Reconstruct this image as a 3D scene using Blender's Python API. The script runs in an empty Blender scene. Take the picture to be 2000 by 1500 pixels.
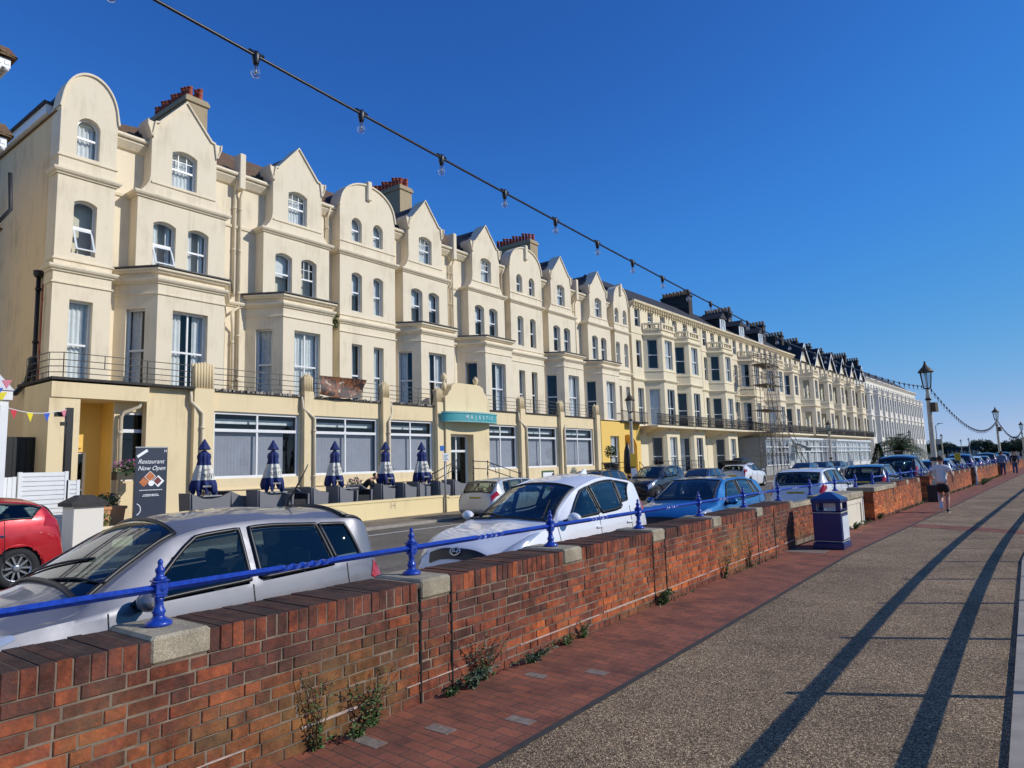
import bpy, bmesh, math, random
from mathutils import Vector, Matrix
from mathutils.geometry import tessellate_polygon
R_ = math.radians
random.seed(7)
sc = bpy.context.scene
COL = sc.collection

# ------------------------------------------------------------------ camera
cam = bpy.data.cameras.new('camera'); cam.sensor_width = 36.0; cam.lens = 23.94
cam.clip_start = 0.05; cam.clip_end = 9000
camo = bpy.data.objects.new('camera', cam); COL.objects.link(camo)
camo.matrix_world = Matrix(((0.79722443, 0.09442591, 0.59625243, 0),
                            (0.60298336, -0.07701471, -0.79402759, 0),
                            (-0.02905657, 0.99254848, -0.11833525, 1.8), (0, 0, 0, 1)))
sc.camera = camo
# ------------------------------------------------------------------ sky and sun
SUN_DIR = Vector((0.881 * math.cos(R_(30)), 0.473 * math.cos(R_(30)), math.sin(R_(30))))
w = bpy.data.worlds.new('World'); sc.world = w; w.use_nodes = True
nt = w.node_tree
sky = nt.nodes.new('ShaderNodeTexSky'); sky.sky_type = 'NISHITA'; sky.sun_disc = False
sky.sun_elevation = R_(30); sky.sun_rotation = math.atan2(SUN_DIR.x, SUN_DIR.y)
sky.air_density = 0.5; sky.dust_density = 0.0; sky.ozone_density = 6.0; sky.altitude = 0
# colour response of the phone camera to the sky: a little more saturation, highlights near the horizon held back
K_ = 0.21
hs = nt.nodes.new('ShaderNodeHueSaturation'); hs.inputs['Saturation'].default_value = 1.15
m1 = nt.nodes.new('ShaderNodeVectorMath'); m1.operation = 'SCALE'; m1.inputs['Scale'].default_value = K_
cv = nt.nodes.new('ShaderNodeRGBCurve'); m2 = nt.nodes.new('ShaderNodeVectorMath'); m2.operation = 'SCALE'; m2.inputs['Scale'].default_value = 1 / K_
for i, pts in enumerate((((.35, .29), (.7, .42), (1, .47)), ((.111, .112), (.22, .24), (.45, .37), (.81, .46), (1, .50)), ((.18, .21), (.357, .43), (.65, .69), (.85, .72), (1, .73)))):
    c_ = cv.mapping.curves[i]
    while len(c_.points) > 2: c_.points.remove(c_.points[1])
    c_.points[0].location = (0, 0); c_.points[-1].location = pts[-1]
    for p_ in pts[:-1]: c_.points.new(*p_)
cv.mapping.update()
nt.links.new(sky.outputs[0], hs.inputs['Color']); nt.links.new(hs.outputs[0], m1.inputs[0]); nt.links.new(m1.outputs[0], cv.inputs['Color']); nt.links.new(cv.outputs[0], m2.inputs[0])
nt.links.new(m2.outputs[0], nt.nodes['Background'].inputs[0])
nt.nodes['Background'].inputs[1].default_value = 0.15
sun = bpy.data.lights.new('sun', 'SUN'); sun.energy = 2.5; sun.angle = R_(0.5); sun.color = (1, 0.955, 0.89)
so = bpy.data.objects.new('sun', sun); COL.objects.link(so)
so.rotation_euler = SUN_DIR.to_track_quat('Z', 'Y').to_euler()
sc.view_settings.view_transform = 'Standard'; sc.view_settings.look = 'None'
sc.view_settings.exposure = 0.485; sc.view_settings.gamma = 1.0
sc.cycles.max_bounces = 6; sc.cycles.transparent_max_bounces = 12
sc.cycles.use_adaptive_sampling = True; sc.cycles.adaptive_threshold = 0.02
try: sc.cycles.use_denoising = True
except Exception: pass

# ------------------------------------------------------------------ materials
MATS = {}
def nodes(name):
    m = bpy.data.materials.new(name); m.use_nodes = True
    n = m.node_tree.nodes; b = n['Principled BSDF']; MATS[name] = m
    return m, n, m.node_tree.links, b
def plain(name, col, rough=0.6, metal=0.0, coat=0.0, spec=0.5, var=0.0, scale=3.0, bump=0.0, emit=None):
    """a plain colour with an optional wear noise and bump"""
    m, n, l, b = nodes(name)
    b.inputs['Base Color'].default_value = (*col, 1)
    b.inputs['Roughness'].default_value = rough; b.inputs['Metallic'].default_value = metal
    b.inputs['Coat Weight'].default_value = coat; b.inputs['Coat Roughness'].default_value = 0.04
    b.inputs['Specular IOR Level'].default_value = spec
    if var or bump:
        tc = n.new('ShaderNodeTexCoord'); nz = n.new('ShaderNodeTexNoise')
        nz.inputs['Scale'].default_value = scale; nz.inputs['Detail'].default_value = 6; nz.inputs['Roughness'].default_value = 0.6
        l.new(tc.outputs['Object'], nz.inputs['Vector'])
        if var:
            r = n.new('ShaderNodeValToRGB'); r.color_ramp.elements[0].position = 0.3; r.color_ramp.elements[1].position = 0.7
            r.color_ramp.elements[0].color = (*[c * (1 - var) for c in col], 1); r.color_ramp.elements[1].color = (*[min(1, c * (1 + var * 0.6)) for c in col], 1)
            l.new(nz.outputs['Fac'], r.inputs['Fac']); l.new(r.outputs['Color'], b.inputs['Base Color'])
        if bump:
            bp = n.new('ShaderNodeBump'); bp.inputs['Strength'].default_value = bump; bp.inputs['Distance'].default_value = 0.02
            l.new(nz.outputs['Fac'], bp.inputs['Height']); l.new(bp.outputs['Normal'], b.inputs['Normal'])
    return m
def render_wall(name, col, stain=(0.35, 0.30, 0.2), amt=0.35, rough=0.85):
    """painted render: faint trowel bump, vertical rain streaks and patchy grime"""
    m, n, l, b = nodes(name); b.inputs['Roughness'].default_value = rough; b.inputs['Specular IOR Level'].default_value = 0.25
    tc = n.new('ShaderNodeNewGeometry')
    mp = n.new('ShaderNodeMapping'); mp.inputs['Scale'].default_value = (2.2, 2.2, 0.28); l.new(tc.outputs['Position'], mp.inputs['Vector'])
    st = n.new('ShaderNodeTexNoise'); st.inputs['Scale'].default_value = 2.5; st.inputs['Detail'].default_value = 8; st.inputs['Roughness'].default_value = 0.65
    l.new(mp.outputs[0], st.inputs['Vector'])
    pa = n.new('ShaderNodeTexNoise'); pa.inputs['Scale'].default_value = 0.9; pa.inputs['Detail'].default_value = 7; l.new(tc.outputs['Position'], pa.inputs['Vector'])
    mu = n.new('ShaderNodeMath'); mu.operation = 'MULTIPLY'; l.new(st.outputs['Fac'], mu.inputs[0]); l.new(pa.outputs['Fac'], mu.inputs[1])
    rp = n.new('ShaderNodeValToRGB'); rp.color_ramp.elements[0].position = 0.25; rp.color_ramp.elements[1].position = 0.5
    rp.color_ramp.elements[0].color = (0, 0, 0, 1); rp.color_ramp.elements[1].color = (amt, amt, amt, 1)
    l.new(mu.outputs[0], rp.inputs['Fac'])
    mx = n.new('ShaderNodeMix'); mx.data_type = 'RGBA'; mx.inputs['A'].default_value = (*col, 1); mx.inputs['B'].default_value = (*stain, 1)
    l.new(rp.outputs['Color'], mx.inputs['Factor']); l.new(mx.outputs['Result'], b.inputs['Base Color'])
    fi = n.new('ShaderNodeTexNoise'); fi.inputs['Scale'].default_value = 28; fi.inputs['Detail'].default_value = 4; l.new(tc.outputs['Position'], fi.inputs['Vector'])
    bp = n.new('ShaderNodeBump'); bp.inputs['Strength'].default_value = 0.18; bp.inputs['Distance'].default_value = 0.012
    l.new(fi.outputs['Fac'], bp.inputs['Height']); l.new(bp.outputs['Normal'], b.inputs['Normal'])
    return m
def glass(name, tint=(0.9, 0.95, 0.97), base=0.10):
    """window glass: mirror-like at grazing angles, clear face on"""
    m, n, l, b = nodes(name); n.remove(b); out = n['Material Output']
    t = n.new('ShaderNodeBsdfTransparent'); t.inputs[0].default_value = (*tint, 1)
    g = n.new('ShaderNodeBsdfGlossy'); g.inputs['Roughness'].default_value = 0.015
    tc = n.new('ShaderNodeNewGeometry'); nz = n.new('ShaderNodeTexNoise'); nz.inputs['Scale'].default_value = 0.9
    l.new(tc.outputs['Position'], nz.inputs['Vector'])
    bp = n.new('ShaderNodeBump'); bp.inputs['Strength'].default_value = 0.06; bp.inputs['Distance'].default_value = 0.05
    l.new(nz.outputs['Fac'], bp.inputs['Height']); l.new(bp.outputs['Normal'], g.inputs['Normal'])
    f = n.new('ShaderNodeLayerWeight'); f.inputs['Blend'].default_value = 0.5
    pw = n.new('ShaderNodeMath'); pw.operation = 'POWER'; pw.inputs[1].default_value = 3.6; l.new(f.outputs['Facing'], pw.inputs[0])
    ad = n.new('ShaderNodeMath'); ad.operation = 'MULTIPLY_ADD'; ad.inputs[1].default_value = 0.85; ad.inputs[2].default_value = base
    l.new(pw.outputs[0], ad.inputs[0])
    mx = n.new('ShaderNodeMixShader'); l.new(ad.outputs[0], mx.inputs[0]); l.new(t.outputs[0], mx.inputs[1]); l.new(g.outputs[0], mx.inputs[2])
    l.new(mx.outputs[0], out.inputs['Surface'])
    return m
def M(n): return MATS[n]

render_wall('cream', (0.800, 0.698, 0.516), (0.46, 0.38, 0.25), 0.55)
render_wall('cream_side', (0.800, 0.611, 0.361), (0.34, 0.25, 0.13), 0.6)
render_wall('ochre', (0.800, 0.650, 0.396), (0.46, 0.35, 0.2), 0.55)
render_wall('yellow', (0.84, 0.56, 0.15), (0.6, 0.36, 0.08), 0.2)
render_wall('pale_yellow', (0.800, 0.698, 0.488), (0.5, 0.41, 0.25), 0.35)
render_wall('ivory', (0.800, 0.688, 0.488), (0.5, 0.42, 0.28), 0.35)
render_wall('garden_yellow', (0.840, 0.688, 0.378), (0.5, 0.4, 0.22), 0.3)
render_wall('white_render', (0.780, 0.732, 0.635), (0.5, 0.48, 0.42), 0.4)
render_wall('stack_render', (0.420, 0.334, 0.206), (0.2, 0.17, 0.12), 0.6)
plain('stack_dark', (0.16, 0.14, 0.12), 0.9, var=0.4)
plain('terracotta', (0.38, 0.085, 0.045), 0.8, var=0.35, scale=8)
plain('white_paint', (0.80, 0.80, 0.78), 0.35, var=0.05)
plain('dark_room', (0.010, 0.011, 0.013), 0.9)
plain('net_curtain', (0.78, 0.76, 0.72), 0.9, var=0.12, scale=6)
plain('blind_grey', (0.34, 0.325, 0.355), 0.9, var=0.10, scale=2)
plain('black_paint', (0.012, 0.012, 0.014), 0.4)
plain('lead', (0.12, 0.115, 0.105), 0.7, var=0.3, scale=5)
plain('cream_pipe', (0.72, 0.62, 0.44), 0.5, var=0.1)
glass('window_glass', base=.06)
def tiles(name, c1, c2, scale=4.0):
    m, n, l, b = nodes(name); b.inputs['Roughness'].default_value = 0.85
    tc = n.new('ShaderNodeNewGeometry'); mp = n.new('ShaderNodeMapping'); mp.inputs['Rotation'].default_value = (0, 0, R_(90))
    l.new(tc.outputs['Position'], mp.inputs['Vector'])
    br = n.new('ShaderNodeTexBrick'); br.inputs['Scale'].default_value = scale; br.inputs['Color1'].default_value = (*c1, 1); br.inputs['Color2'].default_value = (*c2, 1)
    br.inputs['Mortar'].default_value = (*[c * 0.35 for c in c1], 1); br.inputs['Mortar Size'].default_value = 0.02; br.inputs['Row Height'].default_value = 0.35
    l.new(mp.outputs[0], br.inputs['Vector'])
    nz = n.new('ShaderNodeTexNoise'); nz.inputs['Scale'].default_value = 1.7; nz.inputs['Detail'].default_value = 6; l.new(tc.outputs['Position'], nz.inputs['Vector'])
    mx = n.new('ShaderNodeMix'); mx.data_type = 'RGBA'; mx.blend_type = 'MULTIPLY'; mx.inputs['Factor'].default_value = 0.6
    l.new(br.outputs['Color'], mx.inputs['A']); l.new(nz.outputs['Color'], mx.inputs['B']); l.new(mx.outputs['Result'], b.inputs['Base Color'])
tiles('roof_tile', (0.22, 0.12, 0.06), (0.30, 0.19, 0.10))
tiles('slate', (0.055, 0.055, 0.065), (0.09, 0.085, 0.09))

# ------------------------------------------------------------------ mesh helpers
class MB:
    """collects shapes and links them as ONE mesh object"""
    def __init__(s): s.v = []; s.f = []; s.m = []; s.sm = []
    def add(s, vs, fs, mat=0, smooth=False):
        o = len(s.v); s.v += [tuple(p) for p in vs]
        for f in fs: s.f.append([i + o for i in f]); s.m.append(mat); s.sm.append(smooth)
        return s
    def box(s, x0, x1, y0, y1, z0, z1, mat=0):
        v = [(x, y, z) for x in (x0, x1) for y in (y0, y1) for z in (z0, z1)]
        return s.add(v, [(0, 1, 3, 2), (4, 6, 7, 5), (0, 4, 5, 1), (2, 3, 7, 6), (0, 2, 6, 4), (1, 5, 7, 3)], mat)
    def bbox(s, x0, x1, y0, y1, z0, z1, b=0.01, mat=0):
        """box with chamfered edges"""
        pts = []
        for zi, (z, q) in enumerate(((z0, b), (z0 + b, 0), (z1 - b, 0), (z1, b))):
            c = 0 if zi in (1, 2) else 0
            a0, a1, e0, e1 = x0 + q, x1 - q, y0 + q, y1 - q
            k = b * 0.7
            pts.append([(a0 + k, e0, z), (a1 - k, e0, z), (a1, e0 + k, z), (a1, e1 - k, z), (a1 - k, e1, z), (a0 + k, e1, z), (a0, e1 - k, z), (a0, e0 + k, z)])
        return s.loft(pts, True, mat)
    def loft(s, rings, caps=True, mat=0, smooth=False, closed=True):
        n = len(rings[0]); vs = [p for r in rings for p in r]; fs = []
        for i in range(len(rings) - 1):
            for j in range(n if closed else n - 1):
                k = (j + 1) % n
                fs.append((i * n + j, i * n + k, (i + 1) * n + k, (i + 1) * n + j))
        s.add(vs, fs, mat, smooth)
        if caps and closed:
            s.add(rings[0], [tuple(range(n))[::-1]], mat); s.add(rings[-1], [tuple(range(n))], mat)
        return s
    def tube(s, pts, r, n=8, mat=0, caps=True, smooth=True):
        pts = [Vector(p) for p in pts]; rings = []; m = len(pts); up = None
        for i, p in enumerate(pts):
            t = (pts[min(i + 1, m - 1)] - pts[max(i - 1, 0)]).normalized()
            a = Vector((0, 0, 1)) if abs(t.z) < 0.9 else Vector((0, 1, 0))
            if up is not None: a = up
            b = t.cross(a).normalized(); c = b.cross(t).normalized(); up = c
            rr = r[i] if isinstance(r, (list, tuple)) else r
            rings.append([p + (b * math.cos(q) + c * math.sin(q)) * rr for q in [2 * math.pi * k / n for k in range(n)]])
        return s.loft(rings, caps, mat, smooth)
    def lathe(s, prof, cx=0, cy=0, n=16, mat=0, smooth=True, caps=True, sq=False):
        rings = []
        for r, z in prof:
            rings.append([(cx + r * math.cos(2 * math.pi * (k + 0.5) / n), cy + r * math.sin(2 * math.pi * (k + 0.5) / n), z) for k in range(n)])
        return s.loft(rings, caps, mat, smooth)
    def grid(s, fn, nu, nv, mat=0, smooth=True, flip=False):
        vs = [fn(i / nu, j / nv) for i in range(nu + 1) for j in range(nv + 1)]
        fs = []
        for i in range(nu):
            for j in range(nv):
                a = i * (nv + 1) + j; q = (a, a + nv + 1, a + nv + 2, a + 1)
                fs.append(q[::-1] if flip else q)
        return s.add(vs, fs, mat, smooth)
    def prism(s, poly, axis, a0, a1, mat=0, smooth=False):
        """2-D polygon extruded along an axis: 'x' poly=(y,z), 'y' poly=(x,z), 'z' poly=(x,y)"""
        def P(p, a): return (a, p[0], p[1]) if axis == 'x' else ((p[0], a, p[1]) if axis == 'y' else (p[0], p[1], a))
        n = len(poly); v0 = [P(p, a0) for p in poly]; v1 = [P(p, a1) for p in poly]
        tri = tessellate_polygon([[Vector((p[0], p[1], 0)) for p in poly]])
        s.add(v0, [tuple(t) for t in tri], mat); s.add(v1, [tuple(t)[::-1] for t in tri], mat)
        return s.add(v0 + v1, [(i, (i + 1) % n, n + (i + 1) % n, n + i) for i in range(n)], mat, smooth)
    def panel(s, O, U, outline, holes=(), depth=0.3, reveal=0.18, mat=0, sides=True):
        """vertical wall sheet with openings: outline and holes in (along, height), front at O, returns and reveals going back"""
        O = Vector(O); U = Vector(U).normalized(); Z = Vector((0, 0, 1)); N = U.cross(Z)
        P = lambda p, d=0: O + U * p[0] + Z * p[1] - N * d
        loops = [list(outline)] + [list(h) for h in holes]
        flat = [p for lp in loops for p in lp]
        tri = tessellate_polygon([[Vector((p[0], p[1], 0)) for p in lp] for lp in loops])
        fs = []
        for t in tri:
            a, b, c = [Vector((*flat[i], 0)) for i in t]
            fs.append(tuple(t) if (b - a).cross(c - a).z > 0 else tuple(t)[::-1])
        s.add([P(p) for p in flat], fs, mat)
        for lp, d, on in [(loops[0], depth, sides)] + [(h, reveal, True) for h in loops[1:]]:
            if not on: continue
            n = len(lp); s.add([P(p) for p in lp] + [P(p, d) for p in lp], [(i, n + i, n + (i + 1) % n, (i + 1) % n) for i in range(n)], mat)
        return s
    def mould(s, path, z, prof, mat=0, closed=False):
        """moulding: profile (out, up) swept along a plan path, outward on the left-hand side; the back edge is let into the wall"""
        pts = [Vector((p[0], p[1])) for p in path]; m = len(pts); rings = []
        for i in range(m):
            d0 = (pts[i] - pts[i - 1]).normalized() if i > 0 else (pts[1] - pts[0]).normalized()
            d1 = (pts[i + 1] - pts[i]).normalized() if i < m - 1 else d0
            n0 = Vector((-d0.y, d0.x)); n1 = Vector((-d1.y, d1.x)); q = (n0 + n1); q = q / max(q.dot(n0), 0.2)
            rings.append([(pts[i].x + q.x * (o or -.02), pts[i].y + q.y * (o or -.02), z + u) for o, u in prof])
        return s.loft(rings, True, mat)
    def build(s, name, mats, parent=None, loc=None, weld=False):
        me = bpy.data.meshes.new(name)
        off = Vector(loc) if loc is not None else None
        vs = [tuple(Vector(p) - off) for p in s.v] if off is not None else s.v
        me.from_pydata(vs, [], s.f)
        if not isinstance(mats, (list, tuple)): mats = [mats]
        for mm in mats: me.materials.append(MATS[mm] if isinstance(mm, str) else mm)
        me.polygons.foreach_set('material_index', s.m); me.polygons.foreach_set('use_smooth', s.sm)
        bm = bmesh.new(); bm.from_mesh(me)
        bmesh.ops.remove_doubles(bm, verts=bm.verts, dist=1e-5)
        bmesh.ops.recalc_face_normals(bm, faces=bm.faces)
        bm.to_mesh(me); bm.free(); me.update()
        return link(name, me, parent)
def link(name, me, parent=None):
    o = bpy.data.objects.new(name, me); COL.objects.link(o)
    if parent is not None: o.parent = parent
    return o
def tag(o, label=None, cat=None, group=None, kind=None):
    for k, v in (('label', label), ('category', cat), ('group', group), ('kind', kind)):
        if v: o[k] = v
    return o
def thing(name, label, cat, loc=(0, 0, 0), rz=0, group=None):
    o = bpy.data.objects.new(name, None); COL.objects.link(o); o.empty_display_size = 0.3
    o.location = loc; o.rotation_euler = (0, 0, rz); return tag(o, label, cat, group)
def children(o): return list(o.children)
def copy_tree(o, parent=None):
    c = o.copy(); COL.objects.link(c)
    if parent is not None: c.parent = parent
    for ch in children(o): copy_tree(ch, c)
    return c
def dup(o, label, loc=None, rz=None, scale=None, group=None):
    c = copy_tree(o); c['label'] = label
    if loc is not None: c.location = loc
    if rz is not None: c.rotation_euler = (0, 0, rz)
    if scale is not None: c.scale = scale if isinstance(scale, tuple) else (scale,) * 3
    if group: c['group'] = group
    return c
def text_part(name, body, size, mat, parent, loc, rot, ext=0.004, align='CENTER', shear=0, sx=1.0):
    cu = bpy.data.curves.new(name, 'FONT'); cu.body = body; cu.size = size; cu.extrude = ext; cu.align_x = align; cu.align_y = 'CENTER'; cu.shear = shear
    t = bpy.data.objects.new(name, cu); me = bpy.data.meshes.new_from_object(t); bpy.data.objects.remove(t)
    me.materials.clear(); me.materials.append(MATS[mat]); o = link(name, me)
    o.parent = parent; o.location = loc; o.rotation_euler = rot; o.scale = (sx, 1, 1); return o
FACE_X = (R_(90), 0, R_(90))     # text that stands up and faces +X

# plan lines: the sea wall bends to the right past y=14, the terrace past y=50
def wx(y): return -3.91 + 0.043 * max(0, y - 14)
def sbend(y): return 1.0 if y < 50 else 1 - 0.00115 * (y - 50)
def fac(y, d=0.0):
    """a point on the facade line, d metres in front of it"""
    s_ = sbend(y); a = Vector((-25 * s_, y * s_)); y2 = y + 0.5; b = Vector((-25 * sbend(y2), y2 * sbend(y2)))
    t = (b - a).normalized(); return a + Vector((t.y, -t.x)) * d
# ================================================================== setting
def sheet(name, rows, mat, z=None, mb=None):
    """a ground strip from rows of (left point, right point)"""
    m = MB(); vs = []
    for a, b in rows: vs += [(a[0], a[1], z), (b[0], b[1], z)]
    m.add(vs, [(2 * i, 2 * i + 1, 2 * i + 3, 2 * i + 2) for i in range(len(rows) - 1)])
    o = m.build(name, mat); return tag(o, kind='structure')

def speckle(name, cols, scale, bump, rough=0.85, patch=0.15, patch_scale=0.6, gum=False):
    """exposed-aggregate surface: cell colours, dark gaps, and broad worn patches"""
    m, n, l, b = nodes(name); b.inputs['Roughness'].default_value = rough; b.inputs['Specular IOR Level'].default_value = 0.35
    g = n.new('ShaderNodeNewGeometry')
    vo = n.new('ShaderNodeTexVoronoi'); vo.inputs['Scale'].default_value = scale; l.new(g.outputs['Position'], vo.inputs['Vector'])
    sp = n.new('ShaderNodeSeparateColor'); l.new(vo.outputs['Color'], sp.inputs[0])
    rp = n.new('ShaderNodeValToRGB'); rp.color_ramp.interpolation = 'CONSTANT'
    for i, (p, c) in enumerate(cols):
        e = rp.color_ramp.elements[i] if i < 2 else rp.color_ramp.elements.new(p)
        e.position = p; e.color = (*c, 1)
    l.new(sp.outputs[0], rp.inputs['Fac'])
    nz = n.new('ShaderNodeTexNoise'); nz.inputs['Scale'].default_value = patch_scale; nz.inputs['Detail'].default_value = 8; nz.inputs['Roughness'].default_value = 0.65
    l.new(g.outputs['Position'], nz.inputs['Vector'])
    r2 = n.new('ShaderNodeValToRGB'); r2.color_ramp.elements[0].position = 0.35; r2.color_ramp.elements[1].position = 0.68
    r2.color_ramp.elements[0].color = (1 - patch * 2, 1 - patch * 2, 1 - patch * 2, 1); r2.color_ramp.elements[1].color = (1 + patch, 1 + patch, 1 + patch, 1)
    l.new(nz.outputs['Fac'], r2.inputs['Fac'])
    mx = n.new('ShaderNodeMix'); mx.data_type = 'RGBA'; mx.blend_type = 'MULTIPLY'; mx.inputs['Factor'].default_value = 1
    l.new(rp.outputs['Color'], mx.inputs['A']); l.new(r2.outputs['Color'], mx.inputs['B']); l.new(mx.outputs['Result'], b.inputs['Base Color'])
    if gum:   # trodden-in gum and drip stains
        v2 = n.new('ShaderNodeTexVoronoi'); v2.inputs['Scale'].default_value = 1.9; l.new(g.outputs['Position'], v2.inputs['Vector'])
        r4 = n.new('ShaderNodeValToRGB'); r4.color_ramp.elements[0].position = .035; r4.color_ramp.elements[0].color = (.42, .40, .38, 1); r4.color_ramp.elements[1].position = .06; r4.color_ramp.elements[1].color = (1, 1, 1, 1); l.new(v2.outputs['Distance'], r4.inputs['Fac'])
        n5 = n.new('ShaderNodeTexNoise'); n5.inputs['Scale'].default_value = 2.4; n5.inputs['Detail'].default_value = 10; n5.inputs['Roughness'].default_value = .75; l.new(g.outputs['Position'], n5.inputs['Vector'])
        r5 = n.new('ShaderNodeValToRGB'); r5.color_ramp.elements[0].position = .30; r5.color_ramp.elements[0].color = (.62, .60, .58, 1); r5.color_ramp.elements[1].position = .44; r5.color_ramp.elements[1].color = (1, 1, 1, 1); l.new(n5.outputs['Fac'], r5.inputs['Fac'])
        a1 = n.new('ShaderNodeMix'); a1.data_type = 'RGBA'; a1.blend_type = 'MULTIPLY'; a1.inputs['Factor'].default_value = 1; l.new(mx.outputs['Result'], a1.inputs['A']); l.new(r4.outputs['Color'], a1.inputs['B'])
        a2 = n.new('ShaderNodeMix'); a2.data_type = 'RGBA'; a2.blend_type = 'MULTIPLY'; a2.inputs['Factor'].default_value = 1; l.new(a1.outputs['Result'], a2.inputs['A']); l.new(r5.outputs['Color'], a2.inputs['B']); l.new(a2.outputs['Result'], b.inputs['Base Color'])
    bp = n.new('ShaderNodeBump'); bp.inputs['Strength'].default_value = bump; bp.inputs['Distance'].default_value = 0.006
    l.new(vo.outputs['Distance'], bp.inputs['Height']); bp.invert = True; l.new(bp.outputs['Normal'], b.inputs['Normal'])
speckle('aggregate', [(0, (0.088, 0.054, 0.027)), (0.24, (0.239, 0.164, 0.091)), (0.58, (0.382, 0.270, 0.154)), (0.82, (0.732, 0.540, 0.309)), (0.95, (0.206, 0.095, 0.046))], 120, 0.9, patch=0.15, gum=True)
speckle('tarmac', [(0, (0.128, 0.112, 0.086)), (0.4, (0.184, 0.163, 0.125)), (0.8, (0.270, 0.235, 0.180))], 90, 0.4, patch=0.16, patch_scale=0.4)
speckle('pavement_tarmac', [(0, (0.213, 0.170, 0.116)), (0.4, (0.284, 0.230, 0.158)), (0.8, (0.370, 0.301, 0.201))], 70, 0.3, patch=0.2, patch_scale=0.7)
speckle('concrete', [(0, (0.350, 0.295, 0.202)), (0.5, (0.433, 0.369, 0.255)), (0.85, (0.515, 0.443, 0.317))], 160, 0.45, patch=0.2, patch_scale=3)
plain('soil', (0.08, 0.07, 0.05), 0.95, var=0.3)
plain('dark_stone_and_shade', (0.05, 0.045, 0.04), 0.9, var=0.35, scale=9)
plain('kerb_stone', (0.34, 0.30, 0.25), 0.85, var=0.25, scale=4)
plain('road_paint', (0.6, 0.58, 0.52), 0.8, var=0.2, scale=9)
def pavers(name, rot, scale, c1, c2, mortar, bw, rh, msize, stains=0.5):
    m, n, l, b = nodes(name); b.inputs['Roughness'].default_value = 0.85
    g = n.new('ShaderNodeNewGeometry'); mp = n.new('ShaderNodeMapping'); mp.inputs['Rotation'].default_value = rot; l.new(g.outputs['Position'], mp.inputs['Vector'])
    br = n.new('ShaderNodeTexBrick'); br.inputs['Scale'].default_value = scale; br.inputs['Brick Width'].default_value = bw; br.inputs['Row Height'].default_value = rh
    br.inputs['Mortar Size'].default_value = msize; br.inputs['Mortar Smooth'].default_value = 0.2; br.inputs['Bias'].default_value = -0.1
    br.inputs['Color1'].default_value = (*c1, 1); br.inputs['Color2'].default_value = (*c2, 1); br.inputs['Mortar'].default_value = (*mortar, 1)
    l.new(mp.outputs[0], br.inputs['Vector'])
    nz = n.new('ShaderNodeTexNoise'); nz.inputs['Scale'].default_value = 2.1; nz.inputs['Detail'].default_value = 9; nz.inputs['Roughness'].default_value = 0.7; l.new(g.outputs['Position'], nz.inputs['Vector'])
    r2 = n.new('ShaderNodeValToRGB'); r2.color_ramp.elements[0].position = 0.36; r2.color_ramp.elements[1].position = 0.62
    k = 1 - stains; r2.color_ramp.elements[0].color = (k, k, k, 1); r2.color_ramp.elements[1].color = (1.15, 1.1, 1.05, 1); l.new(nz.outputs['Fac'], r2.inputs['Fac'])
    f2 = n.new('ShaderNodeTexNoise'); f2.inputs['Scale'].default_value = 60; f2.inputs['Detail'].default_value = 4; l.new(g.outputs['Position'], f2.inputs['Vector'])
    mx = n.new('ShaderNodeMix'); mx.data_type = 'RGBA'; mx.blend_type = 'MULTIPLY'; mx.inputs['Factor'].default_value = 1
    l.new(br.outputs['Color'], mx.inputs['A']); l.new(r2.outputs['Color'], mx.inputs['B'])
    m3 = n.new('ShaderNodeMix'); m3.data_type = 'RGBA'; m3.blend_type = 'OVERLAY'; m3.inputs['Factor'].default_value = 0.35
    l.new(mx.outputs['Result'], m3.inputs['A']); l.new(f2.outputs['Fac'], m3.inputs['B']); l.new(m3.outputs['Result'], b.inputs['Base Color'])
    bp = n.new('ShaderNodeBump'); bp.inputs['Strength'].default_value = 0.6; bp.inputs['Distance'].default_value = 0.008; bp.invert = True
    l.new(br.outputs['Fac'], bp.inputs['Height']); l.new(bp.outputs['Normal'], b.inputs['Normal'])
pavers('paver', (0, 0, R_(4)), 1.0, (0.32, 0.105, 0.055), (0.21, 0.078, 0.047), (0.09, 0.065, 0.045), 0.21, 0.108, 0.005, 0.45)
pavers('brick_far', (R_(90), 0, R_(-90)), 1.0, (0.42, 0.15, 0.06), (0.26, 0.09, 0.05), (0.36, 0.29, 0.2), 0.225, 0.075, 0.009, 0.4)

YS = [-8, 0, 6, 14, 22, 30, 40, 50, 65, 80, 100, 130, 170, 230]
g = MB(); g.box(-900, 900, -400, 2600, -1.2, -0.62); tag(g.build('ground', 'soil'), kind='structure')
sheet('promenade', [((wx(y), y), (wx(y) + 3.72, y)) for y in YS], 'aggregate', 0.0)
sheet('brick_paving', [((wx(y) - 0.05, y), (wx(y) + 1.09, y)) for y in YS], 'paver', 0.004)
e = MB()
for i in range(len(YS) - 1):
    a, b = YS[i], YS[i + 1]
    e.add([(wx(a) + 1.09, a, 0.006), (wx(a) + 1.15, a, 0.006), (wx(b) + 1.15, b, 0.006), (wx(b) + 1.09, b, 0.006)], [(0, 1, 2, 3)])
tag(e.build('path_edging', 'dark_stone_and_shade'), kind='structure')
xb = MB(); xb.add([(-2.6, 19.6, .005), (-0.0, 18.5, .005), (0.0, 19.3, .005), (-2.55, 20.5, .005)], [(0, 1, 2, 3)]); tag(xb.build('brick_band', 'paver'), kind='structure')
k = MB()
k.mould([(wx(y) + 3.66, y) for y in YS], 0, [(.01, -0.3), (.01, 0.035), (-0.09, 0.035), (-0.09, -0.3)]); tag(k.build('kerb', 'kerb_stone'), kind='structure')
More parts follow.
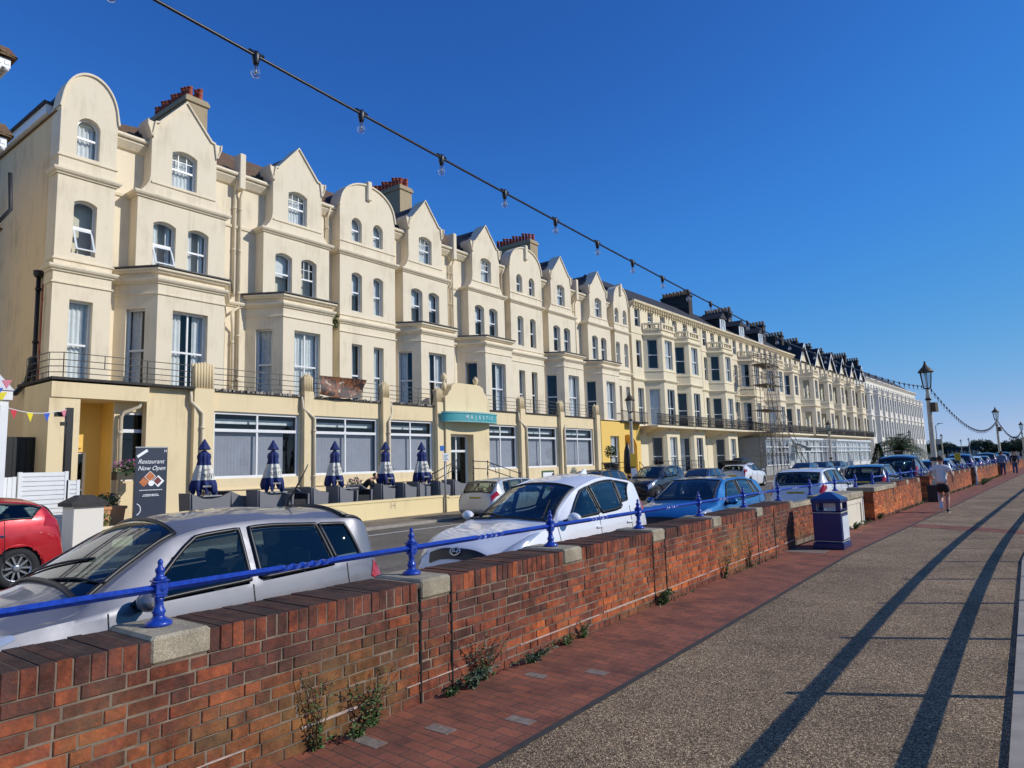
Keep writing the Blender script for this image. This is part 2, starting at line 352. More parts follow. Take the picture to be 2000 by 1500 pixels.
sheet('kerb_shade_strip', [((wx(y) + 3.7, y), (wx(y) + 4.2, y)) for y in YS], 'dark_stone_and_shade', -0.045)  # no real channel: dark colour painted in for the shade beside the kerb
sheet('lower_path', [((wx(y) + 4.2, y), (wx(y) + 60, y)) for y in YS], 'pavement_tarmac', -0.05)
road_rows = []
for y in YS:
    p = fac(y, 8.5); road_rows.append(((p.x, p.y), (wx(y) - 1.25, y)))
sheet('road', road_rows, 'tarmac', -0.08)
sheet('wall_footway', [((wx(y) - 1.25, y), (wx(y) - .4, y)) for y in YS], 'pavement_tarmac', -0.0)
kn = MB(); kn.mould([(wx(y) - 1.25, y) for y in YS], -0.08, [(.12, -.1), (.12, .086), (-.02, .086), (-.02, -.1)]); tag(kn.build('kerb', 'kerb_stone'), kind='structure')
kr = MB(); kr.mould([tuple(fac(y, 8.3)) for y in YS][::-1], -0.08, [(0.2, -0.1), (0.2, 0.075), (0.19, 0.085), (-.02, 0.085), (-.02, -0.1)]); tag(kr.build('kerb_far', 'kerb_stone'), kind='structure')
sheet('pavement', [(tuple(fac(y, -14)), tuple(fac(y, 8.3))) for y in YS], 'pavement_tarmac', 0.0)
rl = MB()
for y in range(-6, 120, 6):
    p0 = fac(y, 15.2); p1 = fac(y + 2, 15.2)
    rl.add([(p0.x, p0.y, -.076), (p0.x + .1, p0.y, -.076), (p1.x + .1, p1.y, -.076), (p1.x, p1.y, -.076)], [(0, 1, 2, 3)])
tag(rl.build('road_marking', 'road_paint'), kind='structure')
pl = MB(); pl_ = [tuple(fac(y, 8.9)) for y in YS]
for i in range(len(pl_) - 1):
    a, b = pl_[i], pl_[i + 1]; pl.add([(a[0] + .8, a[1], -.076), (a[0] + .95, a[1], -.076), (b[0] + .95, b[1], -.076), (b[0] + .8, b[1], -.076)], [(0, 1, 2, 3)])
tag(pl.build('road_edge_line', 'road_paint'), kind='structure')
pp = MB()
for x, y, a in ((-3.05, 4.05, .11), (-3.42, 3.62, .11), (-3.7, 3.2, .16), (-3.55, 4.95, .10), (-3.15, 5.3, .10), (-3.6, 13.95, .42)):
    pp.box(x - a, x + a * .9, y - .052 if a < .3 else y - .2, y + .054 if a < .3 else y + .28, -.02, .007)
plain('worn_paver', (.24, .19, .15), .9, var=.4, scale=22); tag(pp.build('paving_patch', 'worn_paver'), kind='structure')
hl = MB()
def hill(u, v):
    x = -500 + 1300 * u; y = 1100 + 500 * v
    return (x, y, -1 + (12.5 + 1.5 * math.sin(u * 5 + 0.4) + .8 * math.sin(u * 17)) * math.sin(min(1, v * 1.6) * 1.57))
hl.grid(hill, 60, 6); plain('hill_green', (0.10, 0.13, 0.11), 0.95, var=0.4, scale=0.02); tag(hl.build('hills', 'hill_green'), kind='structure')
# ================================================================== windows and the hotel terrace
XR, XU, XB, XE = -25.6, -25.0, -24.2, -23.0
def op_rect(y0, y1, z0, z1): return [(y0, z0), (y1, z0), (y1, z1), (y0, z1)]
def op_arch(y0, y1, z0, z1, rise, n=8):
    """opening with a segmental (or round) head; z1 is the crown"""
    c = (y0 + y1) / 2; h = (y1 - y0) / 2; pts = [(y0, z0), (y1, z0)]
    if rise >= h - 1e-6:
        pts += [(c + h * math.cos(a), z1 - h + h * math.sin(a)) for a in [math.pi * i / (2 * n) for i in range(2 * n + 1)]]
    else:
        r = (h * h + rise * rise) / (2 * rise); a0 = math.asin(h / r)
        pts += [(c + r * math.sin(a0 - 2 * a0 * i / n), z1 - r + r * math.cos(a0 - 2 * a0 * i / n)) for i in range(n + 1)]
    return pts
WCACHE = {}
def frame_strip(mb, outer, t, x0, x1, mat=0):
    """a frame of width t just inside an outline (outline in (y,z), convex)"""
    c = Vector((sum(p[0] for p in outer) / len(outer), sum(p[1] for p in outer) / len(outer)))
    ys = [p[0] for p in outer]; zs = [p[1] for p in outer]; W = max(ys) - min(ys); H = max(zs) - min(zs)
    cy, cz = (max(ys) + min(ys)) / 2, (max(zs) + min(zs)) / 2
    inner = [(cy + (p[0] - cy) * (1 - 2 * t / W), cz + (p[1] - cz) * (1 - 2 * t / H)) for p in outer]
    n = len(outer)
    vs = [(x0, *p) for p in outer] + [(x0, *p) for p in inner] + [(x1, *p) for p in inner]
    fs = [(i, (i + 1) % n, n + (i + 1) % n, n + i) for i in range(n)] + [(n + i, n + (i + 1) % n, 2 * n + (i + 1) % n, 2 * n + i) for i in range(n)]
    mb.add(vs, fs, mat); return inner
def window_mesh(kind, W, H, rise, style, reveal):
    key = (kind, round(W, 2), round(H, 2), round(rise, 2), style, reveal)
    if key in WCACHE: return WCACHE[key]
    out = op_arch(-W / 2, W / 2, 0, H, rise) if rise else op_rect(-W / 2, W / 2, 0, H)
    f = MB(); X = -reveal
    t = 0.055 if W < 1.2 else (0.07 if kind != 'shop' else .095)
    inner = frame_strip(f, out, t, X + 0.05, X - 0.03)
    iy = W / 2 - t; f.box(X - 0.10, X + 0.07, -W / 2, W / 2, -0.001, 0.06)
    mid = H * (0.5 if kind != 'shop' else 0.0)
    if kind == 'sash':
        f.box(X - 0.02, X + 0.045, -iy, iy, mid - 0.035, mid + 0.035)
        if style & 1:
            for q in (-W / 6, W / 6): f.box(X - 0.01, X + 0.025, q - 0.012, q + 0.012, mid, H - t)
            f.box(X - 0.01, X + 0.022, -iy, iy, mid * 1.5 - 0.012, mid * 1.5 + 0.012)
    elif kind == 'tall':
        f.box(X - 0.02, X + 0.045, -iy, iy, H * 0.47 - 0.035, H * 0.47 + 0.035)
        if W > 1.2: f.box(X - 0.02, X + 0.03, -0.03, 0.03, t, H - t)
    elif kind == 'hopper':
        f.box(X - 0.02, X + 0.045, -iy, iy, mid - 0.04, mid + 0.04)
        # lower light pushed out at the bottom
        def T(y, z, d=0):
            a = R_(24); r = mid - 0.04 - z
            return (X + 0.05 + math.sin(a) * r + d, y, mid - 0.04 - math.cos(a) * r)
        for (ya, yb, za, zb) in ((-iy, iy, 0.06, 0.12), (-iy, iy, mid - 0.11, mid - 0.05), (-iy, -iy + .06, .12, mid - .11), (iy - .06, iy, .12, mid - .11)):
            f.add([T(ya, za), T(yb, za), T(yb, zb), T(ya, zb), T(ya, za, -.04), T(yb, za, -.04), T(yb, zb, -.04), T(ya, zb, -.04)],
                  [(0, 1, 2, 3), (7, 6, 5, 4), (0, 4, 5, 1), (1, 5, 6, 2), (2, 6, 7, 3), (3, 7, 4, 0)])
    elif kind == 'shop':
        tz = H * 0.72
        f.box(X - 0.03, X + 0.06, -iy, iy, tz - 0.055, tz + 0.055)
        f.box(X - 0.02, X + 0.035, -0.035, 0.035, t, tz - .055); f.box(X - 0.02, X + 0.035, -0.035, 0.035, tz + .055, H - t)
    p = MB(); n = len(inner)
    if kind == 'hopper':
        p.add([(X, *q) for q in op_rect(-iy, iy, mid, H - t)], [(0, 1, 2, 3)])
        p.add([T(-iy, .1), T(iy, .1), T(iy, mid - .1), T(-iy, mid - .1)], [(0, 1, 2, 3)])
    else:
        p.add([(X, *q) for q in inner], [tuple(range(n))])
    c = MB(); cx = X - 0.30
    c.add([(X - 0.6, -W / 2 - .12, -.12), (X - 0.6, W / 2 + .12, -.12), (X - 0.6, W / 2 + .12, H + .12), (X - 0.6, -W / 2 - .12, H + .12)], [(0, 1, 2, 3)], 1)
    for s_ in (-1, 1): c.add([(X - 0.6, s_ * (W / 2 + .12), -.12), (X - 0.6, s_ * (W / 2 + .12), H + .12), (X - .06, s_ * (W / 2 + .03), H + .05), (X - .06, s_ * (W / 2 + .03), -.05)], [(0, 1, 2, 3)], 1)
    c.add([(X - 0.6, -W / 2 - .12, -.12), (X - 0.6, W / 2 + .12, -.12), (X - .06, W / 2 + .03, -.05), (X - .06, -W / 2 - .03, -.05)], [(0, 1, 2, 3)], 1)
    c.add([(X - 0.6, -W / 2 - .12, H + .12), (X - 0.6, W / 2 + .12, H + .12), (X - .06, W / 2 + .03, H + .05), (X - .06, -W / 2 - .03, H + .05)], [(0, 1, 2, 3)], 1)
    rr = random.Random(str(key))
    def drape(a, b, z0, z1):
        ph = rr.random() * 6
        c.grid(lambda u, v: (cx + .15 + 0.03 * math.sin(ph + u * (b - a) * 42) + 0.012 * math.sin(u * 90 + v * 3), a + (b - a) * u, z0 + (z1 - z0) * v), max(6, int((b - a) * 40)), 2, 0)
    if style in (0, 1): drape(-W / 2, W / 2, 0, H)
    elif style == 2: drape(-W / 2, -W * .12, 0, H); drape(W * .2, W / 2, 0, H)
    elif style == 3: drape(-W / 2, W * .05, 0, H)
    elif style == 4: c.box(cx + .1, cx + .12, -W / 2, W / 2, H * .45, H, 0)
    elif style == 6:
        ya_, yb_ = -W / 2, W / 2 - (.55 if abs(W - 3.58) < .03 else .0)
        c.grid(lambda u, v: (X - .16 + .006 * math.sin(u * W * 40 + W), ya_ + (yb_ - ya_) * u, H * .70 * v), int(W * 20), 1, 0)
        c.box(X - .5, X - .3, -W / 2, W / 2, H * .83, H * .90, 2)
    elif style == 7:
        c.box(cx, cx + .02, -W / 2, -W * .15, H * .1, H * .7, 0)
    res = []
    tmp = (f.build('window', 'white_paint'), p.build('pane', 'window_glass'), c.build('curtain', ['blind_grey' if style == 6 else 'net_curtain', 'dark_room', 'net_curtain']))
    for o in tmp:
        res.append(o.data); bpy.data.objects.remove(o)
    WCACHE[key] = res; return res
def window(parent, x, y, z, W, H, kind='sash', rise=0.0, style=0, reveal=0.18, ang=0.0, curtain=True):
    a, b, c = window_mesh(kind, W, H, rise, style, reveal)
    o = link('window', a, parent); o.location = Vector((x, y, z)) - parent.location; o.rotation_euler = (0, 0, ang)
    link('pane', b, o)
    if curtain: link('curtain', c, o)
    return o

COR = [(0, 0), (0.06, 0.0), (0.07, 0.05), (0.13, 0.07), (0.17, 0.13), (0.17, 0.19), (0.0, 0.24)]
STR = [(0, 0), (0.05, 0.02), (0.05, 0.07), (0.0, 0.10)]
LEDG = [(0, 0), (0.10, 0.0), (0.14, 0.06), (0.20, 0.08), (0.20, 0.15), (0.0, 0.18)]
hotel = thing('hotel', 'long cream gabled seafront hotel with an ochre ground floor and curved turquoise canopy', 'hotel', (-25, 24, 0))
guest = thing('guest_house', 'cream gabled house with a yellow painted ground floor and arched porch', 'house', (-25, 45.5, 0))
def rr_(y): return random.Random(int(y * 100))
def attic_front(mb, c, hw, kind, holes, z0=9.1, mat=0):
    """front of a projecting bay above the first floor: flared foot, shoulders and gable or round top"""
    b = hw - 0.43
    if kind == 'gable':
        R = [(hw, z0), (hw, 12.1)]
        R += [(b + (hw - b) * (1 - math.sin(t * 1.57)) ** 1.6, 12.12 + 1.0 * t) for t in [i / 6 for i in range(1, 7)]]
        R += [(b, 14.35), (b + .10, 14.62), (b + .17, 14.80), (b + .17, 15.0), (b - .10, 14.98), (b - .24, 15.02)]
        out = [(c + u, z) for u, z in R] + [(c, 16.25)] + [(c - u, z) for u, z in R[::-1]]
    else:
        h = hw; R = [(h, z0), (h, 14.25), (h + .04, 14.3)]
        A = [(h * math.cos(a), 14.35 + 1.45 * math.sin(a) ** .9) for a in [math.pi * i / 20 for i in range(1, 20)]]
        out = [(c + u, z) for u, z in R] + [(c + u, z) for u, z in A] + [(c - u, z) for u, z in R[::-1]]
    mb.panel((XU, 0, 0), (0, 1, 0), out, holes, depth=0.75, reveal=0.22, mat=mat)
    # coping along the top edge
    top = [p for p in out if p[1] > 14.28]
    top.sort(key=lambda p: p[0])
    n = len(top); cop = []
    for x0, x1, d0, d1 in ((XU - .6, XU + .07, 0.0, 0.07),):
        vs = []
        for (u, z) in top:
            dx, dz = u - c, z - 14.0; L = math.hypot(dx * .6, dz) or 1; vs.append((u + dx * .6 / L * .03, z + dz / L * .035, u, z))
        pts = [(x1, a, b_) for a, b_, _, _ in vs] + [(x0, a, b_) for a, b_, _, _ in vs] + [(x1, a - (a - e_) * 2.2, b_ - (b_ - f_) * 2.2) for a, b_, e_, f_ in vs]
        mb.add(pts, [(i, i + 1, n + i + 1, n + i) for i in range(n - 1)] + [(2 * n + i, 2 * n + i + 1, i + 1, i) for i in range(n - 1)] , mat)
        pts2 = [(x1, a - (a - e_) * 2.2, b_ - (b_ - f_) * 2.2) for a, b_, e_, f_ in vs] + [(XU - .01, a - (a - e_) * 2.2, b_ - (b_ - f_) * 2.2) for a, b_, e_, f_ in vs]
        mb.add(pts2, [(i, i + 1, n + i + 1, n + i) for i in range(n - 1)], mat)
def slate_cap(parent, c, kind, hw, big):
    r = MB(); b = hw - .43
    if kind == 'gable': poly = [(c - b - .12, 14.5), (c - b - .12, 14.86), (c, 16.12), (c + b + .12, 14.86), (c + b + .12, 14.5)]
    else: poly = [(c - hw + .05, 14.2)] + [(c + (hw - .05) * math.cos(a), 14.3 + 1.38 * math.sin(a) ** .9) for a in [math.pi - math.pi * i / 14 for i in range(15)]] + [(c + hw - .05, 14.2)]
    r.prism(poly, 'x', XU - .62, -28.6, 0); return r.build('dormer_roof', 'slate', parent, parent.location)
def unit_b(parent, c, glow=0, ground='balcony'):
    r = rr_(c); m = MB()
    h3 = [op_arch(c - .70 - .42, c - .70 + .42, 9.42, 11.22, .14), op_arch(c + .60 - .41, c + .60 + .41, 9.42, 11.22, .14)]
    h4 = [op_arch(c - .5, c + .48, 12.72, 14.2, .16)]
    attic_front(m, c, 1.70, 'gable', h3 + h4)
    m.mould([(XR, c + 1.70), (XU, c + 1.70), (XU, c - 1.70), (XR, c - 1.70)], 11.96, COR)
    m.mould([(XU, c + 1.25), (XU, c - 1.25)], 12.58, STR)
    # canted bay
    F, y0, y1, d = XB, c - 1.25, c + 1.27, .86
    zb = 4.85
    m.panel((F, 0, 0), (0, 1, 0), op_rect(y0, y1, zb, 9.12), [op_rect(c - .70, c + .62, zb + .06, 7.72)], depth=.02, reveal=.24, sides=False)
    for s_, ya in ((-1, y0), (1, y1)):
        P = Vector((F, ya, 0)); Q = Vector((XR, ya + s_ * d, 0)); L = (Q - P).length
        O, U = (Q, P - Q) if s_ < 0 else (P, Q - P)
        mid = L * .5; m.panel(O, U, op_rect(0, L, zb, 9.12), [op_rect(mid - .36, mid + .36, zb + .06, 7.72)], depth=.02, reveal=.2, sides=False)
    path = [(XR, y1 + d), (F, y1), (F, y0), (XR, y0 - d)]
    m.mould(path, 8.20, STR); m.mould(path, 8.62, COR); m.mould(path, 9.0, LEDG)
    m.build('wall', 'cream', parent, parent.location)
    t = MB(); lp = [(XR, y1 + d + .3), (F + .26, y1 + .12), (F + .26, y0 - .12), (XR, y0 - d - .3)]
    t.add([(x, y, 9.181) for x, y in lp] + [(x, y, 9.225) for x, y in lp], [(0, 3, 2, 1), (4, 5, 6, 7), (0, 1, 5, 4), (1, 2, 6, 5), (2, 3, 7, 6), (3, 0, 4, 7)])
    t.build('bay_roof', 'lead', parent, parent.location)
    window(parent, XU, c - .01, 12.72, .98, 1.48, 'sash', .16, 1, .22)
    hop = r.random()
    window(parent, XU, c - .70, 9.42, .84, 1.80, 'hopper' if abs(c - 12.65) < .1 else 'sash', .14, r.choice([4, 5, 2]), .22)
    window(parent, XU, c + .60, 9.42, .82, 1.80, 'sash', .14, r.choice([4, 5, 2, 0]), .22)
    window(parent, F, c - .04, zb + .06, 1.32, 2.81, 'tall', 0, r.choice([0, 2, 0]), .24)
    for s_, ya in ((-1, y0), (1, y1)):
        P = Vector((F, ya, 0)); Q = Vector((XR, ya + s_ * d, 0)); mid = (P + Q) / 2
        nx = Vector((d, s_ * (F - XR), 0)).normalized()
        window(parent, mid.x, mid.y, zb + .06, .72, 2.81, 'tall', 0, r.choice([0, 3, 5]), .2, math.atan2(nx.y, nx.x))
    slate_cap(parent, c, 'gable', 1.70, 1)
def unit_c(parent, c, hw=1.75, key=True, single=False, w0=4.85):
    r = rr_(c); m = MB(); cs = [(-.02, .72)] if single else [(-.73, .64), (.63, .64)]
    hs = []
    for u, W in cs:
        hs += [op_arch(c + u - W / 2, c + u + W / 2, 12.76, 13.95 if not single else 14.2, 9), op_arch(c + u - W / 2, c + u + W / 2, 9.3, 11.22, .12), op_rect(c + u - W / 2, c + u + W / 2, w0 + .06, 7.72)]
    attic_front(m, c, hw, 'round', hs, z0=w0)
    path = [(XR, c + hw), (XU, c + hw), (XU, c - hw), (XR, c - hw)]
    m.mould(path, 11.96, COR); m.mould(path, 12.58, STR); m.mould(path, 8.20, STR); m.mould(path, 8.62, COR); m.mould(path, 9.0, STR)
    if key: m.bbox(XU - .3, XU + .16, c - .13, c + .13, 15.0, 16.0, .04)
    m.build('wall', 'cream', parent, parent.location)
    for u, W in cs:
        window(parent, XU, c + u, 12.76, W, 1.19 if not single else 1.44, 'sash', 9, 0, .22)
        window(parent, XU, c + u, 9.3, W, 1.92, 'hopper' if single else 'sash', .12, r.choice([5, 4]) if single else r.choice([0, 4, 2]), .22)
        window(parent, XU, c + u, w0 + .06, W, 2.81, 'tall', 0, r.choice([0, 2, 3]), .24)
    slate_cap(parent, c, 'round', hw, 0)
def drain_pipe(parent, pts, r=.05, mat='cream_pipe'):
    t = MB(); t.tube(pts, r, 8)
    for p, q in zip(pts, pts[1:]):
        if abs(Vector(p).z - Vector(q).z) > 1.5 and abs(p[1] - q[1]) < .2:
            z = max(p[2], q[2]) - .5
            while z > min(p[2], q[2]) + .2:
                t.tube([(p[0], p[1], z - .04), (p[0], p[1], z + .04)], r * 1.35, 8); z -= 1.8
    return t.build('drainpipe', mat, parent, parent.location)
TIPS = [12.65, 17.78, 25.86, 31.03, 39.28, 44.45]
def recess(parent, a, b, z0):
    m = MB(); m.panel((XR, 0, 0), (0, 1, 0), op_rect(a, b, z0, 14.1), [], depth=.2)
    m.mould([(XR, b), (XR, a)], 8.62, COR); m.mould([(XR, b), (XR, a)], 11.97, [(0, 0), (.05, 0), (.07, .1), (0, .14)])
    m.mould([(XR, b), (XR, a)], 13.75, [(0, 0), (.1, .05), (.3, .28), (.3, .36), (0, .36)])
    m.build('wall', 'cream', parent, parent.location)
    gt = MB(); gt.mould([(XR + .28, b), (XR + .28, a)], 14.12, [(0, 0), (.1, .0), (.13, .05), (.13, .13), (.0, .13)]); gt.build('gutter', 'cream_pipe', parent, parent.location)
def main_roof(parent, a, b):
    r = MB(); r.prism([(XR + .3, 14.24), (-29.2, 16.95), (-33.4, 14.2), (-33.4, 14.05), (XR + .3, 14.14)], 'y', a, b); r.build('roof', 'roof_tile', parent, parent.location)
def chimney(parent, y, npots=11):
    c = MB(); c.box(-32.6, -29.1, y - .5, y + .5, 14.5, 18.75); c.bbox(-32.68, -29.02, y - .58, y + .58, 18.75, 18.95, .02); c.bbox(-32.63, -29.07, y - .53, y + .53, 18.95, 19.06, .02)
    o = c.build('chimney', 'stack_render', parent, parent.location)
    for i in range(npots):
        for s_ in (-.24, .24):
            x = -29.32 - i * 3.1 / (npots - 1); p = MB(); h = .5 + .08 * ((i * 7 + (s_ > 0)) % 3)
            p.lathe([(.13, 19.04), (.13, 19.10), (.115, 19.12), (.11, 19.04 + h * .55), (.13, 19.04 + h * .6), (.11, 19.04 + h * .66), (.105, 19.0 + h), (.135, 19.02 + h), (.135, 19.06 + h), (.09, 19.06 + h)], x, y + s_, 10)
            q = p.build('chimney_pot', 'terracotta', None); q.parent = o; q.location = -parent.location
recess(hotel, 8.45, 41.9, 4.7); recess(guest, 41.9, 49.6, 0.1)
hr_ = MB(); P_ = [(-25.3, 8.3, 14.24), (-33.4, 8.3, 14.2), (-29.2, 14.5, 16.95), (-25.3, 41.9, 14.24), (-29.2, 41.9, 16.95), (-33.4, 41.9, 14.2)]
hr_.add(P_, [(0, 3, 4, 2), (0, 2, 1), (1, 2, 4, 5), (3, 5, 4), (0, 1, 5, 3)]); hr_.build('roof', 'roof_tile', hotel, hotel.location); main_roof(guest, 41.9, 49.6)
unit_c(hotel, 9.28, .90, False, True)
for t in TIPS[:5]: unit_b(hotel, t)
unit_b(guest, TIPS[5]); unit_c(hotel, 21.85); unit_c(hotel, 35.12)
unit_c(guest, 48.05, 1.2)
for y in (15.2, 28.45): chimney(hotel, y)
chimney(guest, 42.1)
for y, top in ((15.15, 1), (28.4, 1), (41.7, 1)):
    for dy in (-.12, .14):
        drain_pipe(hotel, [(XR + .35, y + dy, 14.1), (XR + .33, y + dy, 13.8), (XR + .1, y + dy, 13.3), (XR + .1, y + dy, 9.0 if dy < 0 else 4.9)])
    drain_pipe(hotel, [(XR + .1, y + .14, 8.6), (XR + .35, y - .3, 8.3), (XR + .35, y - .3, 8.0), (XR + .12, y - .12, 7.6), (XR + .12, y - .12, 4.9)], .055)
    p = MB(); p.bbox(XR + .0, XR + .5, y - .13, y + .13, 13.55, 15.1, .03); p.build('party_wall_cap', 'cream', hotel, hotel.location)
for y in (19.75, 33.15): drain_pipe(hotel, [(XR + .35, y, 14.15), (XR + .12, y, 13.7), (XR + .12, y, 4.9)])
drain_pipe(guest, [(XR + .35, 46.4, 14.15), (XR + .12, 46.4, 13.7), (XR + .12, 46.4, 0.3)])
# end wall and its corner
ew = MB(); ew.panel((-37, 8.385, 0), (1, 0, 0), op_rect(0, 11.25, -.03, 14.5), [], depth=.3)
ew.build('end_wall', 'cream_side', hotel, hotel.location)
vb = MB(); vb.box(-37, -25.85, 8.20, 8.46, 14.3, 14.62, 0); vb.box(-37.05, -25.8, 8.12, 8.5, 14.62, 14.72, 1); vb.build('verge_board', ['white_paint', 'slate'], hotel, hotel.location)
drain_pipe(hotel, [(-25.9, 8.28, 8.6), (-25.9, 8.28, 0.1)], .07, 'black_paint'); drain_pipe(hotel, [(-25.55, 8.3, 8.2), (-25.55, 8.3, 0.1)], .025, 'terracotta')
sp = MB(); sp.lathe([(.1, 8.5), (.16, 8.6), (.16, 8.72), (.0, 8.72)], -25.9, 8.27, 10); sp.tube([(-25.9, 8.2, 5.5), (-26.2, 8.2, 5.0), (-27.2, 8.2, 4.7)], .09, 8); sp.lathe([(.12, 5.35), (.14, 5.5), (.14, 5.75), (.1, 5.8)], -25.9, 8.25, 10); sp.build('soil_stack_fitting', 'black_paint', hotel, hotel.location)

# --------------------------------------------------- ground-floor extension
ex = MB()
WIN = [(12.92, 16.5), (17.10, 20.64), (21.24, 24.15), (28.1, 31.0), (31.62, 35.12), (35.78, 39.42)]
holes = [op_rect(a, b, 1.62, 4.03) for a, b in WIN] + [op_rect(25.05, 26.75, .5, 3.4)]
ex.panel((XE, 0, 0), (0, 1, 0), op_rect(10.6, 40.1, -.03, 4.72), holes, depth=.3, reveal=.14)
ex.box(-25.7, XE - .3, 9.0, 40.08, 4.45, 4.70)
ex.panel((-25.8, 40.1, 0), (1, 0, 0), op_rect(0, 2.8, 0, 4.7), [], depth=.02, sides=False)
ex.box(XE + .002, XE + .06, 12.85, 24.2, 1.2, 1.24); ex.box(XE + .002, XE + .05, 12.85, 24.2, .85, .88)
# porch: slab, column and recessed wall
ex.box(-24.9, -22.75, 7.75, 10.55, 4.2, 4.66); ex.box(-24.8, -22.8, 7.72, 8.55, -.03, 4.2)
ex.panel((-23.35, 0, 0), (0, 1, 0), op_rect(9.75, 12.1, -.03, 4.45), [op_rect(9.92, 11.98, 1.66, 3.9)], depth=.1, reveal=.1)
ex.build('wall', 'ochre', hotel, hotel.location)
yl = MB(); yl.panel((-24.3, 0, 0), (0, 1, 0), op_rect(8.5, 9.8, 0, 4.2), [op_rect(8.55, 9.35, .35, 2.62)], depth=.1, reveal=.1); yl.panel((-24.4, 9.76, 0), (1, 0, 0), op_rect(0, 1.04, 0, 4.2), [], depth=.02, sides=False)
yl.box(-24.3, -24.22, 8.5, 9.2, 2.75, 2.83); yl.build('porch_wall', 'yellow', hotel, hotel.location)
window(hotel, -24.3, 8.95, .35, .8, 2.27, 'tall', 0, 5, .1)
window(hotel, -23.35, 10.95, 1.66, 2.06, 2.24, 'shop', 0, 5, .1)
for i, (a, b) in enumerate(WIN): window(hotel, XE, (a + b) / 2, 1.62, b - a, 2.41, 'shop', 0, 6 if i not in (0,) else 6, .14)
# door
dr = window(hotel, XE, 25.9, .5, 1.7, 2.9, 'shop', 0, 7, .14); dr.name = 'entrance_door'
# entrance block with stepped parapet, urn finials and curved canopy
en = MB()
def stepped(c):
    R = [(1.72, 4.3), (1.72, 5.25), (1.55, 5.35), (1.42, 5.55), (1.30, 5.62), (1.22, 5.85), (.95, 5.98), (.7, 6.0)]
    return [(c - u, z) for u, z in R] + [(c + u, z) for u, z in R[::-1]]
en.prism(stepped(26.42)[::-1], 'x', XE - .2, XE + .32); en.box(XE - .05, XE + .33, 24.7, 25.04, -.03, 4.3); en.box(XE - .05, XE + .33, 26.77, 28.06, -.03, 4.3)
en.box(XE - .05, XE + .33, 25.04, 26.77, 3.42, 4.3)
en.build('entrance_block', 'ochre', hotel, hotel.location)
for y in (24.85, 27.3):
    u = MB(); u.lathe([(.12, 5.6 if y < 25 else 5.86), (.12, 5.95), (.05, 6.0), (.07, 6.05), (.14, 6.2), (.15, 6.3), (.08, 6.42), (.02, 6.48)], XE + .1, y, 12); u.build('finial', 'ochre', hotel, hotel.location)
plain('turquoise', (0.06, 0.34, 0.36), 0.45, var=0.1); plain('turquoise_light', (0.28, 0.52, 0.5), 0.5)
cn = MB()
def canopy_path(r): return [(XE + .32 + r * math.sin(a) * .62, 26.45 - (r + .95) * math.cos(a)) for a in [math.pi * i / 24 for i in range(25)]]
pth = canopy_path(1.15)
for z0, z1, o, mt in ((4.03, 4.43, 0, 0), (4.0, 4.03, .03, 1), (4.43, 4.50, .04, 1)):
    ring = [(x + o * .6, y, 0) for x, y in pth]
    cn.prism([(p[0] + o, p[1]) for p in pth][::-1], 'z', z0, z1, mt)
cno = cn.build('canopy', ['turquoise', 'turquoise_light'], hotel, hotel.location)
plain('sign_white', (0.85, 0.86, 0.86), 0.5)
word = 'MAJESTIC'
a0, a1 = 1.15, 2.15
for i, ch in enumerate(word):
    if ch == ' ': continue
    a = a0 + (a1 - a0) * i / (len(word) - 1)
    x, y = XE + .32 + 1.15 * math.sin(a) * .62, 26.45 - 2.1 * math.cos(a)
    tx, ty = 1.15 * math.cos(a) * .62, 2.1 * math.sin(a); th = math.atan2(ty, tx)
    o = text_part('letter', ch, .25, 'sign_white', cno, Vector((x, y, 4.23)) - Vector((25 * 0, 0, 0)) - hotel.location, (R_(90), 0, th), .012)
# pilasters with fluted heads
for i, y in enumerate((12.45, 16.8, 20.95, 24.45, 31.3, 35.45, 39.85)):
    hw = .36 if i == 0 else .22; zt = 5.72; dz = .95 if i == 0 else .75
    p = MB(); p.box(XE - .12, XE + .22, y - hw, y + hw, -.03, zt - dz)
    nf = 7 if i == 0 else 5
    for k_ in range(nf):
        yy = y - hw + (k_ + .5) * 2 * hw / nf; q = zt - .18 * abs(k_ - (nf - 1) / 2) / (nf / 2) * (0.4 if i == 0 else 1)
        p.lathe([(hw / nf * .99, zt - dz + .002), (hw / nf * .99, q - .05), (hw / nf * .5, q)], XE + .14, yy, 8); p.lathe([(hw / nf * .99, zt - dz + .002), (hw / nf * .99, q - .05), (hw / nf * .5, q)], XE - .06, yy, 8)
    p.box(XE - .08, XE + .15, y - hw + .02, y + hw - .02, zt - dz, zt - .25)
    p.build('pilaster', 'ochre', hotel, hotel.location)
